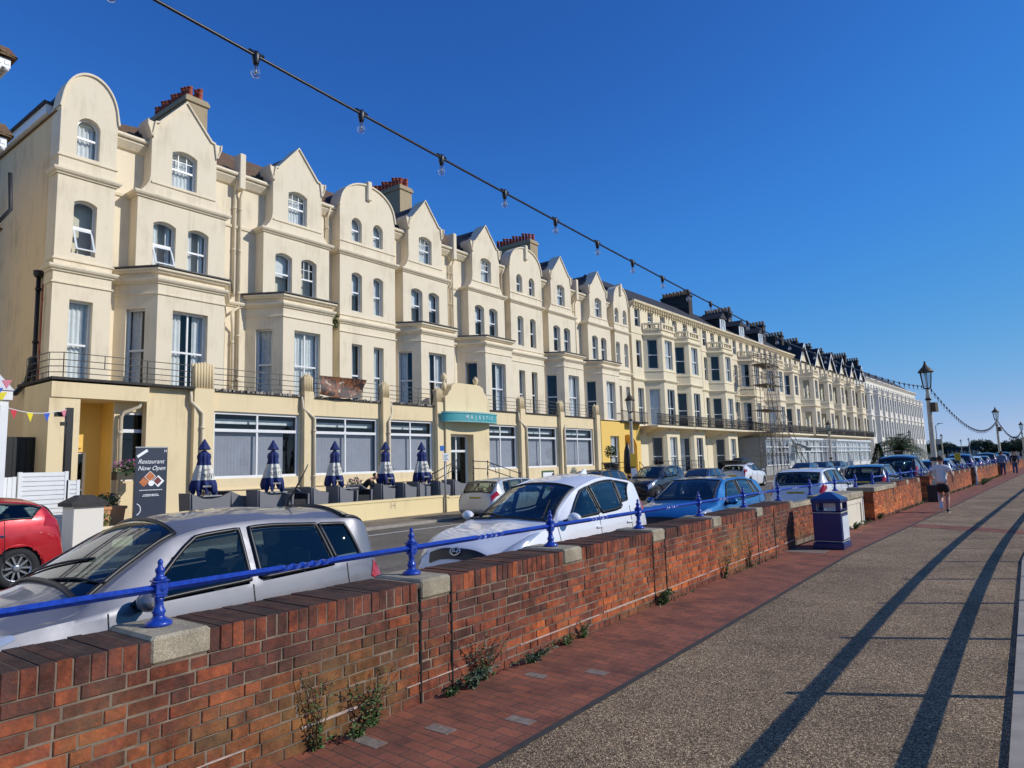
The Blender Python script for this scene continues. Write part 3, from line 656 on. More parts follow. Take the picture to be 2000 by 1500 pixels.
# balcony edge, felt and railing
be = MB(); be.box(-25.55, XE + .06, 12.82, 24.2, 4.722, 4.80); be.box(-25.55, XE + .06, 28.15, 40.05, 4.722, 4.80); be.box(-25.5, -22.7, 7.72, 12.08, 4.722, 4.80)
rf_ = random.Random(5)
for i in range(90):
    y = rf_.uniform(12.9, 24.0); s_ = rf_.uniform(.03, .09); be.box(XE - .1, XE + .08, y, y + s_, 4.74, 4.80 + rf_.uniform(.01, .05), 1)
be.build('balcony_edge', ['dark_stone_and_shade', 'kerb_stone'], hotel, hotel.location)
plain('rail_grey', (0.10, 0.09, 0.07), 0.5)
br_ = MB()
def rails(pts):
    for z in (4.98, 5.16, 5.36, 5.58): br_.tube([(x, y, z) for x, y in pts], .014, 6)
    for (a, b) in zip(pts, pts[1:]):
        L = math.hypot(b[0] - a[0], b[1] - a[1]); n = max(1, int(L / .9))
        for i in range(n + 1):
            x, y = a[0] + (b[0] - a[0]) * i / n, a[1] + (b[1] - a[1]) * i / n
            br_.tube([(x, y, 4.8 if i % 2 == 0 else 5.16), (x, y, 5.58)], .014, 6)
            if i < n and i % 2: br_.tube([(x + (b[0] - a[0]) / n * .5, y + (b[1] - a[1]) / n * .5, 4.8), (x + (b[0] - a[0]) / n * .5, y + (b[1] - a[1]) / n * .5, 5.0)], .014, 6)
rails([(-25, 7.8), (-23.2, 7.8), (-22.95, 8.1), (-22.95, 10.4), (XE - .05, 10.6), (XE - .05, 12.1)])
for a, b in ((12.85, 16.55), (17.05, 20.7), (21.2, 24.2), (28.15, 31.05), (31.55, 35.2), (35.7, 39.8)): rails([(XE - .05, a), (XE - .05, b)])
br_.build('balcony_railing', 'rail_grey', hotel, hotel.location)
# swan-neck downpipes
for y in (12.0, 16.55, 21.3, 31.0, 35.7):
    s_ = -1 if y in (12.0, 16.55, 31.0) else 1
    e_ = {12.0: 12.35, 16.55: 17.0, 21.3: 21.0, 31.0: 31.5, 35.7: 35.5}[y]
    drain_pipe(hotel, [(XE + .1, y - .15 * 0, 4.75), (XE + .16, y, 4.45), (XE + .16, y, 4.3), (XE + .30, e_, 3.9), (XE + .30, e_, .0)], .055, 'cream_pipe')
drain_pipe(hotel, [(-22.9, 10.4, 4.3), (-22.95, 10.35, 4.05), (-23.1, 9.95, 3.85), (-23.2, 9.9, 3.7), (-23.2, 9.9, 0)], .06, 'cream_pipe')
# side lights wall of the guest house ground floor (yellow)
gy = MB(); gy.panel((-24.0, 0, 0), (0, 1, 0), op_rect(42.3, 44.4 + 1.4, -.03, 4.75), [op_rect(43.6, 44.9, .9, 3.7)], depth=.3, reveal=.2)
gy.panel((XR, 42.3 - .86, 0), (1.6, .86, 0), op_rect(0, 1.82, 0, 4.84), [], depth=.02, sides=False)
gy.panel((-24.6, 0, 0), (0, 1, 0), op_rect(45.8, 49.6, -.03, 4.75), [op_arch(46.1, 48.9, .2, 3.9, .8)], depth=.3, reveal=.9)
gy.box(-25.5, -25.45, 45.8, 49.6, 0, 4.7)
gy.build('wall', 'yellow', guest, guest.location)
window(guest, -24.0, 44.25, .9, 1.3, 2.8, 'tall', 0, 0, .2)
ba = MB(); ba.tube([(-23.9, 45.2, 5.6), (-23.9, 49.6, 5.6)], .03, 6); ba.box(-24.6, -23.85, 45.2, 49.6, 4.75, 4.86)
for i in range(26): ba.tube([(-23.9, 45.2 + i * .176, 4.86), (-23.9, 45.2 + i * .176, 5.6)], .014, 5)
ba.build('balcony', 'black_paint', guest, guest.location)
# ================================================================== sea-front wall, railing, bin, lamps
def brick_material():
    m, n, l, b = nodes('brick'); b.inputs['Roughness'].default_value = 0.85; b.inputs['Specular IOR Level'].default_value = 0.3
    at = n.new('ShaderNodeAttribute'); at.attribute_name = 'tone'
    rp = n.new('ShaderNodeValToRGB'); cs = [(0, (.11, .05, .038)), (.22, (.20, .062, .036)), (.5, (.38, .10, .04)), (.75, (.56, .145, .042)), (1, (.80, .225, .05))]
    for i, (p, c) in enumerate(cs):
        e = rp.color_ramp.elements[i] if i < 2 else rp.color_ramp.elements.new(p)
        e.position = p; e.color = (*c, 1)
    g = n.new('ShaderNodeNewGeometry')
    n1 = n.new('ShaderNodeTexNoise'); n1.inputs['Scale'].default_value = 11; n1.inputs['Detail'].default_value = 8; n1.inputs['Roughness'].default_value = .7; l.new(g.outputs['Position'], n1.inputs['Vector'])
    ad = n.new('ShaderNodeMath'); ad.operation = 'MULTIPLY_ADD'; ad.inputs[1].default_value = 1.1; l.new(n1.outputs['Fac'], ad.inputs[0])
    sb = n.new('ShaderNodeMath'); sb.operation = 'SUBTRACT'; sb.inputs[1].default_value = .55; l.new(at.outputs['Fac'], sb.inputs[0]); l.new(sb.outputs[0], ad.inputs[2]); l.new(ad.outputs[0], rp.inputs['Fac'])
    # algae low on the wall
    n2 = n.new('ShaderNodeTexNoise'); n2.inputs['Scale'].default_value = 0.55; n2.inputs['Detail'].default_value = 9; n2.inputs['Roughness'].default_value = .65; l.new(g.outputs['Position'], n2.inputs['Vector'])
    r2 = n.new('ShaderNodeValToRGB'); r2.color_ramp.elements[0].position = .50; r2.color_ramp.elements[1].position = .70; r2.color_ramp.elements[1].color = (.6, .6, .6, 1); l.new(n2.outputs['Fac'], r2.inputs['Fac'])
    sx = n.new('ShaderNodeSeparateXYZ'); l.new(g.outputs['Position'], sx.inputs[0])
    mr = n.new('ShaderNodeMapRange'); mr.inputs[1].default_value = .78; mr.inputs[2].default_value = .45; l.new(sx.outputs['Z'], mr.inputs[0])
    mm = n.new('ShaderNodeMath'); mm.operation = 'MULTIPLY'; l.new(r2.outputs['Color'], mm.inputs[0]); l.new(mr.outputs[0], mm.inputs[1])
    mx = n.new('ShaderNodeMix'); mx.data_type = 'RGBA'; mx.inputs['B'].default_value = (.29, .20, .055, 1); l.new(mm.outputs[0], mx.inputs['Factor']); l.new(rp.outputs['Color'], mx.inputs['A'])
    # salt specks
    n3 = n.new('ShaderNodeTexVoronoi'); n3.inputs['Scale'].default_value = 130; l.new(g.outputs['Position'], n3.inputs['Vector'])
    r3 = n.new('ShaderNodeValToRGB'); r3.color_ramp.elements[0].position = .0; r3.color_ramp.elements[0].color = (.65, .65, .65, 1); r3.color_ramp.elements[1].position = .17; r3.color_ramp.elements[1].color = (0, 0, 0, 1); l.new(n3.outputs['Distance'], r3.inputs['Fac'])
    m5 = n.new('ShaderNodeMath'); m5.operation = 'MULTIPLY'; l.new(r3.outputs['Color'], m5.inputs[0]); l.new(n1.outputs['Fac'], m5.inputs[1])
    m4 = n.new('ShaderNodeMix'); m4.data_type = 'RGBA'; m4.inputs['B'].default_value = (.42, .32, .22, 1); l.new(m5.outputs[0], m4.inputs['Factor']); l.new(mx.outputs['Result'], m4.inputs['A'])
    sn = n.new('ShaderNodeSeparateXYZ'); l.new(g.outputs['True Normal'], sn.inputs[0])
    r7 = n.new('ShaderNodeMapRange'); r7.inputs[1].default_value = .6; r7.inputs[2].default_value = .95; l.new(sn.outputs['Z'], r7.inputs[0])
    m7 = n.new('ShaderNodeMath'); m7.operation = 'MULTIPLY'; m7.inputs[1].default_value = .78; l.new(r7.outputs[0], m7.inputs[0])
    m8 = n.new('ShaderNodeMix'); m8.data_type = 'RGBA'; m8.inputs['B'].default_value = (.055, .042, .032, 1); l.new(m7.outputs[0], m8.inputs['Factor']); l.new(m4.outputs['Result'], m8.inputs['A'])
    ng = n.new('ShaderNodeTexNoise'); ng.inputs['Scale'].default_value = 3.2; ng.inputs['Detail'].default_value = 10; ng.inputs['Roughness'].default_value = .72; l.new(g.outputs['Position'], ng.inputs['Vector'])
    rg = n.new('ShaderNodeValToRGB'); rg.color_ramp.elements[0].position = .36; rg.color_ramp.elements[0].color = (.42, .38, .36, 1); rg.color_ramp.elements[1].position = .58; rg.color_ramp.elements[1].color = (1.08, 1.04, 1, 1); l.new(ng.outputs['Fac'], rg.inputs['Fac'])
    m9 = n.new('ShaderNodeMix'); m9.data_type = 'RGBA'; m9.blend_type = 'MULTIPLY'; m9.inputs['Factor'].default_value = 1; l.new(m8.outputs['Result'], m9.inputs['A']); l.new(rg.outputs['Color'], m9.inputs['B'])
    l.new(m9.outputs['Result'], b.inputs['Base Color'])
    bp = n.new('ShaderNodeBump'); bp.inputs['Strength'].default_value = .7; bp.inputs['Distance'].default_value = .007
    n6 = n.new('ShaderNodeTexNoise'); n6.inputs['Scale'].default_value = 55; n6.inputs['Detail'].default_value = 6; l.new(g.outputs['Position'], n6.inputs['Vector']); l.new(n6.outputs['Fac'], bp.inputs['Height']); l.new(bp.outputs['Normal'], b.inputs['Normal'])
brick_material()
plain('mortar', (0.22, 0.165, 0.115), 0.95, var=0.65, scale=5, bump=0.5)
plain('mortar_pale', (0.50, 0.38, 0.31), 0.95, var=0.4, scale=9)
plain('joint_black', (0.01, 0.009, 0.008), 0.95)
def brickwork(name, parent, L, rnd, T=.52, piers=(), coping=True, H=.765, blocks=(), tint=0.0):
    """courses of separate bricks on a mortar core; local frame: y along, front face at x=0"""
    V = []; F = []; MI = []; TN = []
    def bx(x0, x1, y0, y1, z0, z1, mi, tone, j=.0):
        o = len(V); q = lambda: rnd.uniform(-j, j); b = .004
        fx = x1 + q()
        V.extend([(x0, y0, z0), (x0, y1, z0), (x0, y1, z1), (x0, y0, z1), (fx - b, y0, z0), (fx - b, y1, z0), (fx - b, y1, z1), (fx - b, y0, z1),
                  (fx, y0 + b, z0 + b), (fx, y1 - b, z0 + b), (fx, y1 - b, z1 - b), (fx, y0 + b, z1 - b)])
        for f in ((0, 3, 2, 1), (0, 1, 5, 4), (1, 2, 6, 5), (2, 3, 7, 6), (3, 0, 4, 7), (4, 5, 9, 8), (5, 6, 10, 9), (6, 7, 11, 10), (7, 4, 8, 11), (8, 9, 10, 11)):
            F.append([i + o for i in f]); MI.append(mi); TN.append(tone)
    bx(-T + .006, -.006, .006, L - .006, -.1, H + (.137 if coping else 0), 1, .5)
    nc = int(round(H / .0765)); ch = H / nc
    for c in range(nc):
        z0 = c * ch; y = -rnd.uniform(0, .3); k = rnd.randint(0, 3)
        while y < L:
            w = (.1025 if k % 2 else .215) if c % 2 else (.1025 if k % 6 == 0 else .215)
            if rnd.random() < .10: w = .1025
            a, b_ = max(y, 0), min(y + w, L)
            if b_ - a > .03:
                base = .35 + tint + .16 * math.sin(a * .55 + 1.2) - .12 * (c > nc - 4) + .10 * (c in (1, 2, 3))
                t = min(1, max(0, rnd.gauss(base, .13)))
                if c == 0: t = .2
                e1, e2 = rnd.uniform(-.002, .003), rnd.uniform(-.002, .003)
                bx(-T, 0, a + e1, b_ + e2, z0 + .005 + e2 * .8, z0 + ch - .005 + e1 * .8, 0, t, .005)
            y += w + .011; k += 1
    if coping:
        y = 0
        while y < L - .02:
            w = min(.0705, L - y)
            if not any(a - .01 < y + w / 2 < b_ + .01 for a, b_ in blocks):
                bx(-T - .006, .0, y, y + w, H + .005, H + .141 + rnd.uniform(-.004, .004), 0, min(1, max(0, rnd.gauss(.17 + tint * .5, .15))), .005)
            y += .0775
    me = bpy.data.meshes.new(name); me.from_pydata(V, [], F); me.materials.append(MATS['brick']); me.materials.append(MATS['mortar'])
    me.polygons.foreach_set('material_index', MI); a = me.attributes.new('tone', 'FLOAT', 'FACE'); a.data.foreach_set('value', TN); me.update()
    o = link(name, me, parent)
    if piers:
        j = MB()
        for y in piers: j.box(-.03, .0065, y - .009, y + .009, -.01, H + .1)
        j.build('expansion_joint', 'joint_black', parent)
    return o
def stone_block(parent, y0, y1, z0, z1, T=.54, out=.012):
    b = MB(); b.bbox(-T, out, y0, y1, z0, z1, .018); return b.build('coping_stone', 'concrete', parent)
def wall_thing(label, y0, y1, **kw):
    t = thing('brick_wall', label, 'wall', (wx(y0), y0, 0), -math.atan(.043) if y0 >= 14 else 0, kw.pop('group', None)); return t
rnd = random.Random(11)
POSTS = [2.035 + 2.07 * i for i in range(-2, 7)]
nw = thing('brick_wall', 'long red brick seafront wall in the foreground, topped with soldier bricks and stone blocks', 'wall', (-3.91, -3, 0), 0, 'seafront brick walls')
blk = [(p - .175 + 3, p + .175 + 3) for p in POSTS if -3 < p < 14.3] + [(14.3 + 3, 14.52 + 3)]
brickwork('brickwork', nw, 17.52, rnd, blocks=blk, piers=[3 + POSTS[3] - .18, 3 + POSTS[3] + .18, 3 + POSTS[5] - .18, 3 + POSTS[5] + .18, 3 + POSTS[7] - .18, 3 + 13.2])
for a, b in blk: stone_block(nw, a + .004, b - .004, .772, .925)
pm = MB()
yy = 0.0
while yy < 17.4:
    w_ = rnd.uniform(.5, 1.6); pm.box(-.02, .006, yy, min(yy + w_, 17.5), .150 + rnd.uniform(-.004, .004), .163 + rnd.uniform(-.003, .006)); yy += w_ + rnd.choice([0, 0, .1, .4])
pm.build('mortar_line', 'mortar_pale', nw)
# set-back section behind the bin, painted pier, then the rest of the wall
RZ = -math.atan(.043)
def seg(label, y0, L, dx=0, group='seafront brick walls'):
    return thing('brick_wall', label, 'wall', (wx(y0) + dx, y0, 0), RZ, group)
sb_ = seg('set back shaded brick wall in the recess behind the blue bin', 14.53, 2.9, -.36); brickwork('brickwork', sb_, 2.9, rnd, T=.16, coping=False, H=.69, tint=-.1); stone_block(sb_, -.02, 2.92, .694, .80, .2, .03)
wp = thing('painted_wall', 'short cream painted wall panel with stone coping beside the blue bin', 'wall', (wx(17.45) + .02, 17.45, 0), RZ)
q = MB(); q.box(-.54, 0, .0, 2.45, -.05, .70); q.box(-.01, .03, .05, .16, 0, .70); q.box(-.01, .03, 2.31, 2.43, 0, .70); q.box(-.01, .025, .16, 2.31, .58, .68); q.box(-.01, .028, .05, 2.43, -.02, .07)
render_wall('flaking_paint', (0.72, 0.66, 0.52), (0.25, 0.22, 0.15), .8); q.build('panel', 'flaking_paint', wp); stone_block(wp, -.08, 1.2, .705, .865, .6, .06); stone_block(wp, 1.205, 2.5, .705, .865, .6, .06)
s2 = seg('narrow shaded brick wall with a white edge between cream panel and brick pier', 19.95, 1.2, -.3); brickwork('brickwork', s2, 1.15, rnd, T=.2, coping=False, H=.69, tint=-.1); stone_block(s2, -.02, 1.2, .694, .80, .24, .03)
ep = MB(); ep.box(.02, .13, .99, 1.06, 0, .74); ep.build('white_edge', 'white_paint', s2)
b3 = seg('clean red brick pier with long stone coping just before the runner', 21.15, 2.75, .06); brickwork('brickwork', b3, 2.7, rnd, coping=False, tint=.2, T=.6); stone_block(b3, -.06, 2.78, .77, .90, .66, .05)
def far_wall(label, y0, L):
    t = seg(label, y0, L); bl = []; y = .3
    while y < L - .3: bl.append((y, y + .35)); y += 2.07
    brickwork('brickwork', t, L, rnd, blocks=bl, tint=.2)
    for a, b in bl: stone_block(t, a, b, .772, .925)
far_wall('red brick seafront wall the runner is passing, to the left of his arm', 23.95, 5.0)
far_wall('red brick seafront wall to the right of the runner, weedy along its foot', 31.0, 13.2)
far_wall('red brick seafront wall beyond the white notice board', 47.0, 13.5)
far_wall('farthest red brick seafront wall, behind the distant walkers', 62.5, 40)

plain('blue_paint', (0.012, 0.052, 0.36), 0.34, var=0.35, scale=30, bump=0.25, coat=0.2)
def post_profile():
    return [(.072, 0), (.078, .012), (.070, .026), (.046, .036), (.034, .052), (.031, .066), (.040, .078), (.034, .09), (.026, .11), (.023, .14), (.030, .152), (.022, .162)]
pm_ = MB(); pm_.lathe(post_profile(), 0, 0, 16)
for z0, z1, h in ((.162, .178, .034), (.178, .250, .036), (.250, .262, .044)): pm_.bbox(-h, h, -h, h, z0, z1 - .0005, .006)
for ax in (0, 1):
    for s_ in (-1, 1):
        c = [(.0, .0, .214), (.0, .022, .214), (0, 0, .24), (0, -.022, .214), (0, 0, .188)]
        pts = [((s_ * .036, p[1], p[2]) if ax == 0 else (p[1], s_ * .036, p[2])) for p in c]; d = (s_ * .047, 0, .214) if ax == 0 else (0, s_ * .047, .214)
        pm_.add([d] + pts[1:], [(0, 1, 2), (0, 2, 3), (0, 3, 4), (0, 4, 1)])
pm_.lathe([(.036, .262), (.040, .272), (.026, .282), (.020, .296), (.027, .312), (.027, .326), (.015, .336), (.012, .350), (.017, .362), (.012, .374), (.003, .384)], 0, 0, 14)
POST_ME = pm_.build('post', 'blue_paint'); PD = POST_ME.data; bpy.data.objects.remove(POST_ME)
def railing(label, ys, xo):
    y0 = ys[0]; t = thing('railing', label, 'railing', (wx(y0) - xo, y0, .925), 0)
    P = [Vector((wx(y) - xo, y, .925)) - t.location for y in ys]
    for p in P: o = link('post', PD, t); o.location = p
    for p, q_ in zip(P, P[1:]):
        r = MB(); d = q_ - p; L = d.length; n = 60; rings = []
        u = d / L; sx_ = Vector((u.y, -u.x, 0)); up = Vector((0, 0, 1))
        for i in range(n + 1):
            s_ = .034 + (L - .068) * i / n; f = s_ / L; tw = 0
            if .40 < f < .60: tw = (f - .40) / .20 * math.pi * 2.5
            elif f >= .6: tw = math.pi * 2.5
            c = p + u * s_ + up * .214; rings.append([c + (sx_ * math.cos(tw + a) + up * math.sin(tw + a)) * .0235 for a in (0, 1.5708, 3.1416, 4.7124)])
        r.loft(rings, True); r.build('rail', 'blue_paint', t)
railing('bright blue cast iron railing with finialed posts along the near brick wall', [p for p in POSTS] + [16.6, 18.67, 20.74], .27)
railing('distant blue railing running on past the runner along the far brick walls', [22.8 + 2.07 * i for i in range(34)], .27)

# sea-side railing: its shadow falls across the promenade
sr = thing('sea_railing', 'dark seaward railing that shades the promenade', 'railing', (.1, 0, 0), 0)
plain('sea_rail', (0.02, 0.03, 0.05), 0.5)
ry = [-6.0 + 1.94 * i for i in range(30)]
def rx(y): return .15 + .043 * (0 if y < 8 else (y - 8) ** 2 / 24 if y < 20 else y - 14)
for z in (1.08, .57):
    m_ = MB(); m_.tube([(rx(y) - .1, y, z) for y in (-6, 4, 8, 10, 12, 14, 16, 18, 20, 30, 50)], .045, 10); m_.build('rail', 'sea_rail', sr)
for y in ry:
    m_ = MB(); yb = y + .95; m_.tube([(rx(yb) - .1, yb, -.1), (rx(yb) - .1, yb, 1.18)], [.040, .036], 8); m_.build('post', 'sea_rail', sr)

# ------------------------------------------------------------------ litter bin
plain('bin_blue', (0.007, 0.026, 0.13), 0.32, coat=.3, var=.1); plain('bin_band', (0.55, 0.50, 0.38), .5); plain('poster', (.62, .66, .70), .5, var=.15, scale=14)
bn = thing('litter_bin', 'dark blue square litter bin with domed lid standing by the wall recess', 'bin', (-3.27, 14.75, .004), 0)
B = MB(); hx, hy = .26, .32
B.bbox(-hx - .02, hx + .02, -hy - .02, hy + .02, 0, .12, .012)
B.bbox(-hx, hx, -hy, hy, .12, .72, .02)
for a, b_, c, d in ((-hx, -hx + .085, -hy, -hy + .07), (hx - .085, hx, -hy, -hy + .07), (-hx, -hx + .085, hy - .07, hy), (hx - .085, hx, hy - .07, hy)): B.box(a, b_, c, d, .72, .9)
B.box(-hx, hx, -hy, hy, .715, .735); B.box(-hx, -hx + .02, -hy + .07, hy - .07, .72, .76); B.box(hx - .02, hx, -hy + .07, hy - .07, .72, .76); B.build('body', 'bin_blue', bn)
Ld = MB(); Ld.bbox(-hx - .015, hx + .015, -hy - .015, hy + .015, .88, .955, .01)
Ld.loft([[(-hx - .01, -hy - .01, .955), (hx + .01, -hy - .01, .955), (hx + .01, hy + .01, .955), (-hx - .01, hy + .01, .955)], [(-hx * .55, -hy * .55, 1.035), (hx * .55, -hy * .55, 1.035), (hx * .55, hy * .55, 1.035), (-hx * .55, hy * .55, 1.035)], [(-.05, -.06, 1.085), (.05, -.06, 1.085), (.05, .06, 1.085), (-.05, .06, 1.085)]]); Ld.build('lid', 'bin_blue', bn)
for z in (.14, .69):
    bd = MB(); bd.box(-hx - .004, hx + .004, -hy - .004, hy + .004, z, z + .014); bd.build('band', 'bin_band', bn)
po = MB(); po.box(hx + .001, hx + .006, -hy + .08, hy - .03, .18, .62); po.build('poster', 'poster', bn)

# ------------------------------------------------------------------ lamp posts
plain('lamp_cream', (0.66, 0.60, 0.46), .45, var=.15, scale=4); plain('lamp_roof', (0.085, 0.06, 0.03), .6, var=.4); glass('lamp_glass', (.86, .9, .92), .2); plain('bulb_glow', (.7, .66, .55), .4); plain('yellow_sign', (.70, .42, .03), .5)
def lamp_post(label, x, y, H, col='lamp_cream', box=True, group='cast iron promenade lamp posts'):
    t = thing('street_lamp', label, 'street lamp', (x, y, 0), random.Random(int(y)).uniform(0, 1), group); k = H / 5.3
    c = MB(); c.lathe([(.17, 0), (.17, .9), (.14, .95), (.12, 1.05), (.10, 1.5), (.075, H - 1.35), (.085, H - 1.33), (.06, H - 1.2), (.075, H - 1.15), (.04, H - 1.05)], 0, 0, 14); c.build('column', col, t)
    bd = MB(); bd.lathe([(.16, 1.5), (.165, 1.52), (.165, 1.6), (.12, 1.64)], 0, 0, 14); bd.lathe([(.105, H - 1.5), (.105, H - 1.42)], 0, 0, 12); bd.build('collar', 'black_paint', t)
    L = MB(); z0, z1 = H - 1.05, H - .42; r0, r1 = .13, .21
    for i in range(6):
        a = i * math.pi / 3; L.tube([(r0 * math.cos(a), r0 * math.sin(a), z0), (r1 * math.cos(a), r1 * math.sin(a), z1)], .013, 5)
    for r, z in ((r0, z0), (r1, z1)): L.tube([(r * math.cos(i * math.pi / 3), r * math.sin(i * math.pi / 3), z) for i in range(7)], .016, 5)
    L.lathe([(.05, z0 - .04), (r0, z0)], 0, 0, 6); L.build('lantern', 'black_paint', t)
    g_ = MB(); g_.loft([[(r0 * .97 * math.cos(i * math.pi / 3), r0 * .97 * math.sin(i * math.pi / 3), z0) for i in range(6)], [(r1 * .97 * math.cos(i * math.pi / 3), r1 * .97 * math.sin(i * math.pi / 3), z1) for i in range(6)]], False); g_.build('glass', 'lamp_glass', t)
    R = MB(); R.lathe([(.265, z1 - .02), (.265, z1 + .02), (.18, z1 + .12), (.10, z1 + .2), (.05, z1 + .3), (.035, z1 + .33), (.045, z1 + .36), (.012, H)], 0, 0, 12); R.build('roof', 'lamp_roof', t)
    if box: b_ = MB(); b_.bbox(.09, .27, -.12, .12, H - 1.95, H - 1.6, .01); b_.build('speaker_box', 'lamp_roof', t); t.rotation_euler[2] = -.3
    return t
near_lamp = lamp_post('tall cream lamp post with brown lantern rising behind the runner', -2.86, 30, 5.28)
lamp_post('second cream promenade lamp post, joined by light strings on both sides', -1.86, 66.5, 5.3)
lamp_post('promenade lamp post cut by the right edge of the photo', -.50, 103, 5.3, box=False)
lamp_post('promenade lamp post behind the camera end of the light string', -3.75, -7, 5.3, box=False)
fl_ = 'lamp posts across the road'
L1 = lamp_post('lamp post on the far pavement in front of the arched yellow porch, with yellow notices', -16.3, 31.85, 5.4, box=False, group=fl_)
for z0, z1, m_, w_ in ((1.55, 2.2, 'yellow_sign', .16), (.95, 1.45, 'poster', .15), (.4, .9, 'yellow_sign', .17)):
    s_ = MB(); s_.bbox(.17, .20, -w_, w_, z0, z1, .004); s_.build('notice', m_, L1)
L1.rotation_euler[2] = -.9
for lab, px in (('lamp post on the far pavement before the white glazed frontage', 72.4), ('far pavement lamp post standing in front of the palm', 118)):
    p_ = fac(px / sbend(px), 8.7); lamp_post(lab, p_.x * .99, p_.y, 5.3, box=False, group=fl_)
for lab, x, y in (('cream lamp post just right of the palm, farther along the parking row', -13.0, 152), ('slim distant lamp post left of the pavilion', -15.0, 228), ('slim distant lamp post right of the pavilion', -12.0, 208)): lamp_post(lab, x, y, 5.4, box=False, group='distant lamp posts')
bx_ = thing('cabinet', 'grey cabinet with pale edge at the foot of the lamp post by the runner', 'cabinet', (-2.98, 29.7, 0), 0)
m_ = MB(); m_.bbox(-.17, .15, -.15, .15, 0, .62, .01); m_.build('body', 'dark_stone_and_shade', bx_); m_ = MB(); m_.box(.152, .2, -.13, .13, .0, .60); m_.build('edge', 'white_paint', bx_)

# ------------------------------------------------------------------ strings of bulbs
glass('bulb_glass', (.95, .97, 1), .25); plain('cable', (.012, .013, .02), .4); plain('brass', (.5, .33, .12), .35, metal=.8)
hm = MB(); hm.lathe([(.0, .03), (.022, .03), (.028, .01), (.028, -.03), (.022, -.055), (.018, -.07)], 0, 0, 10); hm.tube([(0, -.06, .015), (0, .06, .015)], .016, 6); HO = hm.build('lamp_holder', 'cable'); HD = HO.data; bpy.data.objects.remove(HO)
bm_ = MB(); bm_.lathe([(.016, -.07), (.02, -.085), (.034, -.115), (.036, -.135), (.026, -.16), (.003, -.17)], 0, 0, 12); BO = bm_.build('bulb', 'bulb_glass'); BD = BO.data; bpy.data.objects.remove(BO)
fm = MB(); fm.lathe([(.005, -.08), (.007, -.14), (.001, -.145)], 0, 0, 6); FO = fm.build('filament', 'brass'); FD = FO.data; bpy.data.objects.remove(FO)
def string(label, P, z, ys, r, step, y0, big=.85):
    t = thing('string_lights', label, 'string lights', P(ys[0]), 0); o0 = t.location.copy()
    n = 60; m = MB(); m.tube([Vector(P(ys[0] + (ys[1] - ys[0]) * i / n)) - o0 for i in range(n + 1)], r, 6); m.build('cable', 'cable', t)
    y = y0
    while y < ys[1] - .2:
        if y > ys[0] + .2:
            p = Vector(P(y)) - o0; a = link('lamp_holder', HD, t); a.location = p; a.scale = (big,) * 3; b = link('bulb', BD, a); link('filament', FD, b)
        y += step
def zs1(y): return 4.0 + (.00118 if y < 20 else .0031) * (y - 20) ** 2
string('long cable of clear bulbs slanting down across the sky to the nearest lamp post', lambda y: (-3.6 + .043 * max(0, y - 14), y, zs1(y)), None, (-6.9, 29.9), .0095, .84, 2.245 - .84 * 10)
string('sagging string of bulbs between the two promenade lamp posts', lambda y: (-2.8 + 1.0 * (y - 30) / 36.5, y, 4.3 - 1.25 * 4 * ((y - 30) / 36.5) * (1 - (y - 30) / 36.5)), None, (30.1, 66.4), .009, .84, 30.6, 1.05)
string('farthest string of bulbs running off the right edge', lambda y: (-1.8 + 1.3 * (y - 66.5) / 36.5, y, 4.25 - 1.1 * 4 * ((y - 66.5) / 36.5) * (1 - (y - 66.5) / 36.5)), None, (66.6, 102.9), .011, .84, 67, 1.2)
# ================================================================== cars
def car_paint(name, col, metal=0.3, rough=0.32):
    m, n, l, b = nodes(name); b.inputs['Base Color'].default_value = (*col, 1); b.inputs['Metallic'].default_value = metal; b.inputs['Roughness'].default_value = rough
    b.inputs['Coat Weight'].default_value = 1.0; b.inputs['Coat Roughness'].default_value = .02
    g = n.new('ShaderNodeTexCoord'); nz = n.new('ShaderNodeTexNoise'); nz.inputs['Scale'].default_value = 5; nz.inputs['Detail'].default_value = 9; nz.inputs['Roughness'].default_value = .7; l.new(g.outputs['Object'], nz.inputs['Vector'])
    mr = n.new('ShaderNodeMapRange'); mr.inputs[1].default_value = .3; mr.inputs[2].default_value = .8; mr.inputs[3].default_value = rough - .06; mr.inputs[4].default_value = rough + .16; l.new(nz.outputs['Fac'], mr.inputs[0]); l.new(mr.outputs[0], b.inputs['Roughness'])
    m2 = n.new('ShaderNodeMapRange'); m2.inputs[1].default_value = .35; m2.inputs[2].default_value = .8; m2.inputs[3].default_value = .015; m2.inputs[4].default_value = .09; l.new(nz.outputs['Fac'], m2.inputs[0]); l.new(m2.outputs[0], b.inputs['Coat Roughness'])
car_paint('paint_silver', (.20, .20, .22), .35, .42); car_paint('paint_white', (.80, .81, .83), 0); car_paint('paint_blue', (.014, .15, .38), .45); car_paint('paint_red', (.50, .010, .018), .3)
car_paint('paint_black', (.012, .013, .018), .2); car_paint('paint_navy', (.012, .022, .055), .3); car_paint('paint_pale', (.52, .53, .52), .5); car_paint('paint_dkblue', (.012, .035, .12), .4); car_paint('paint_midblue', (.05, .14, .30), .4); car_paint('paint_grey', (.11, .12, .135), .5)
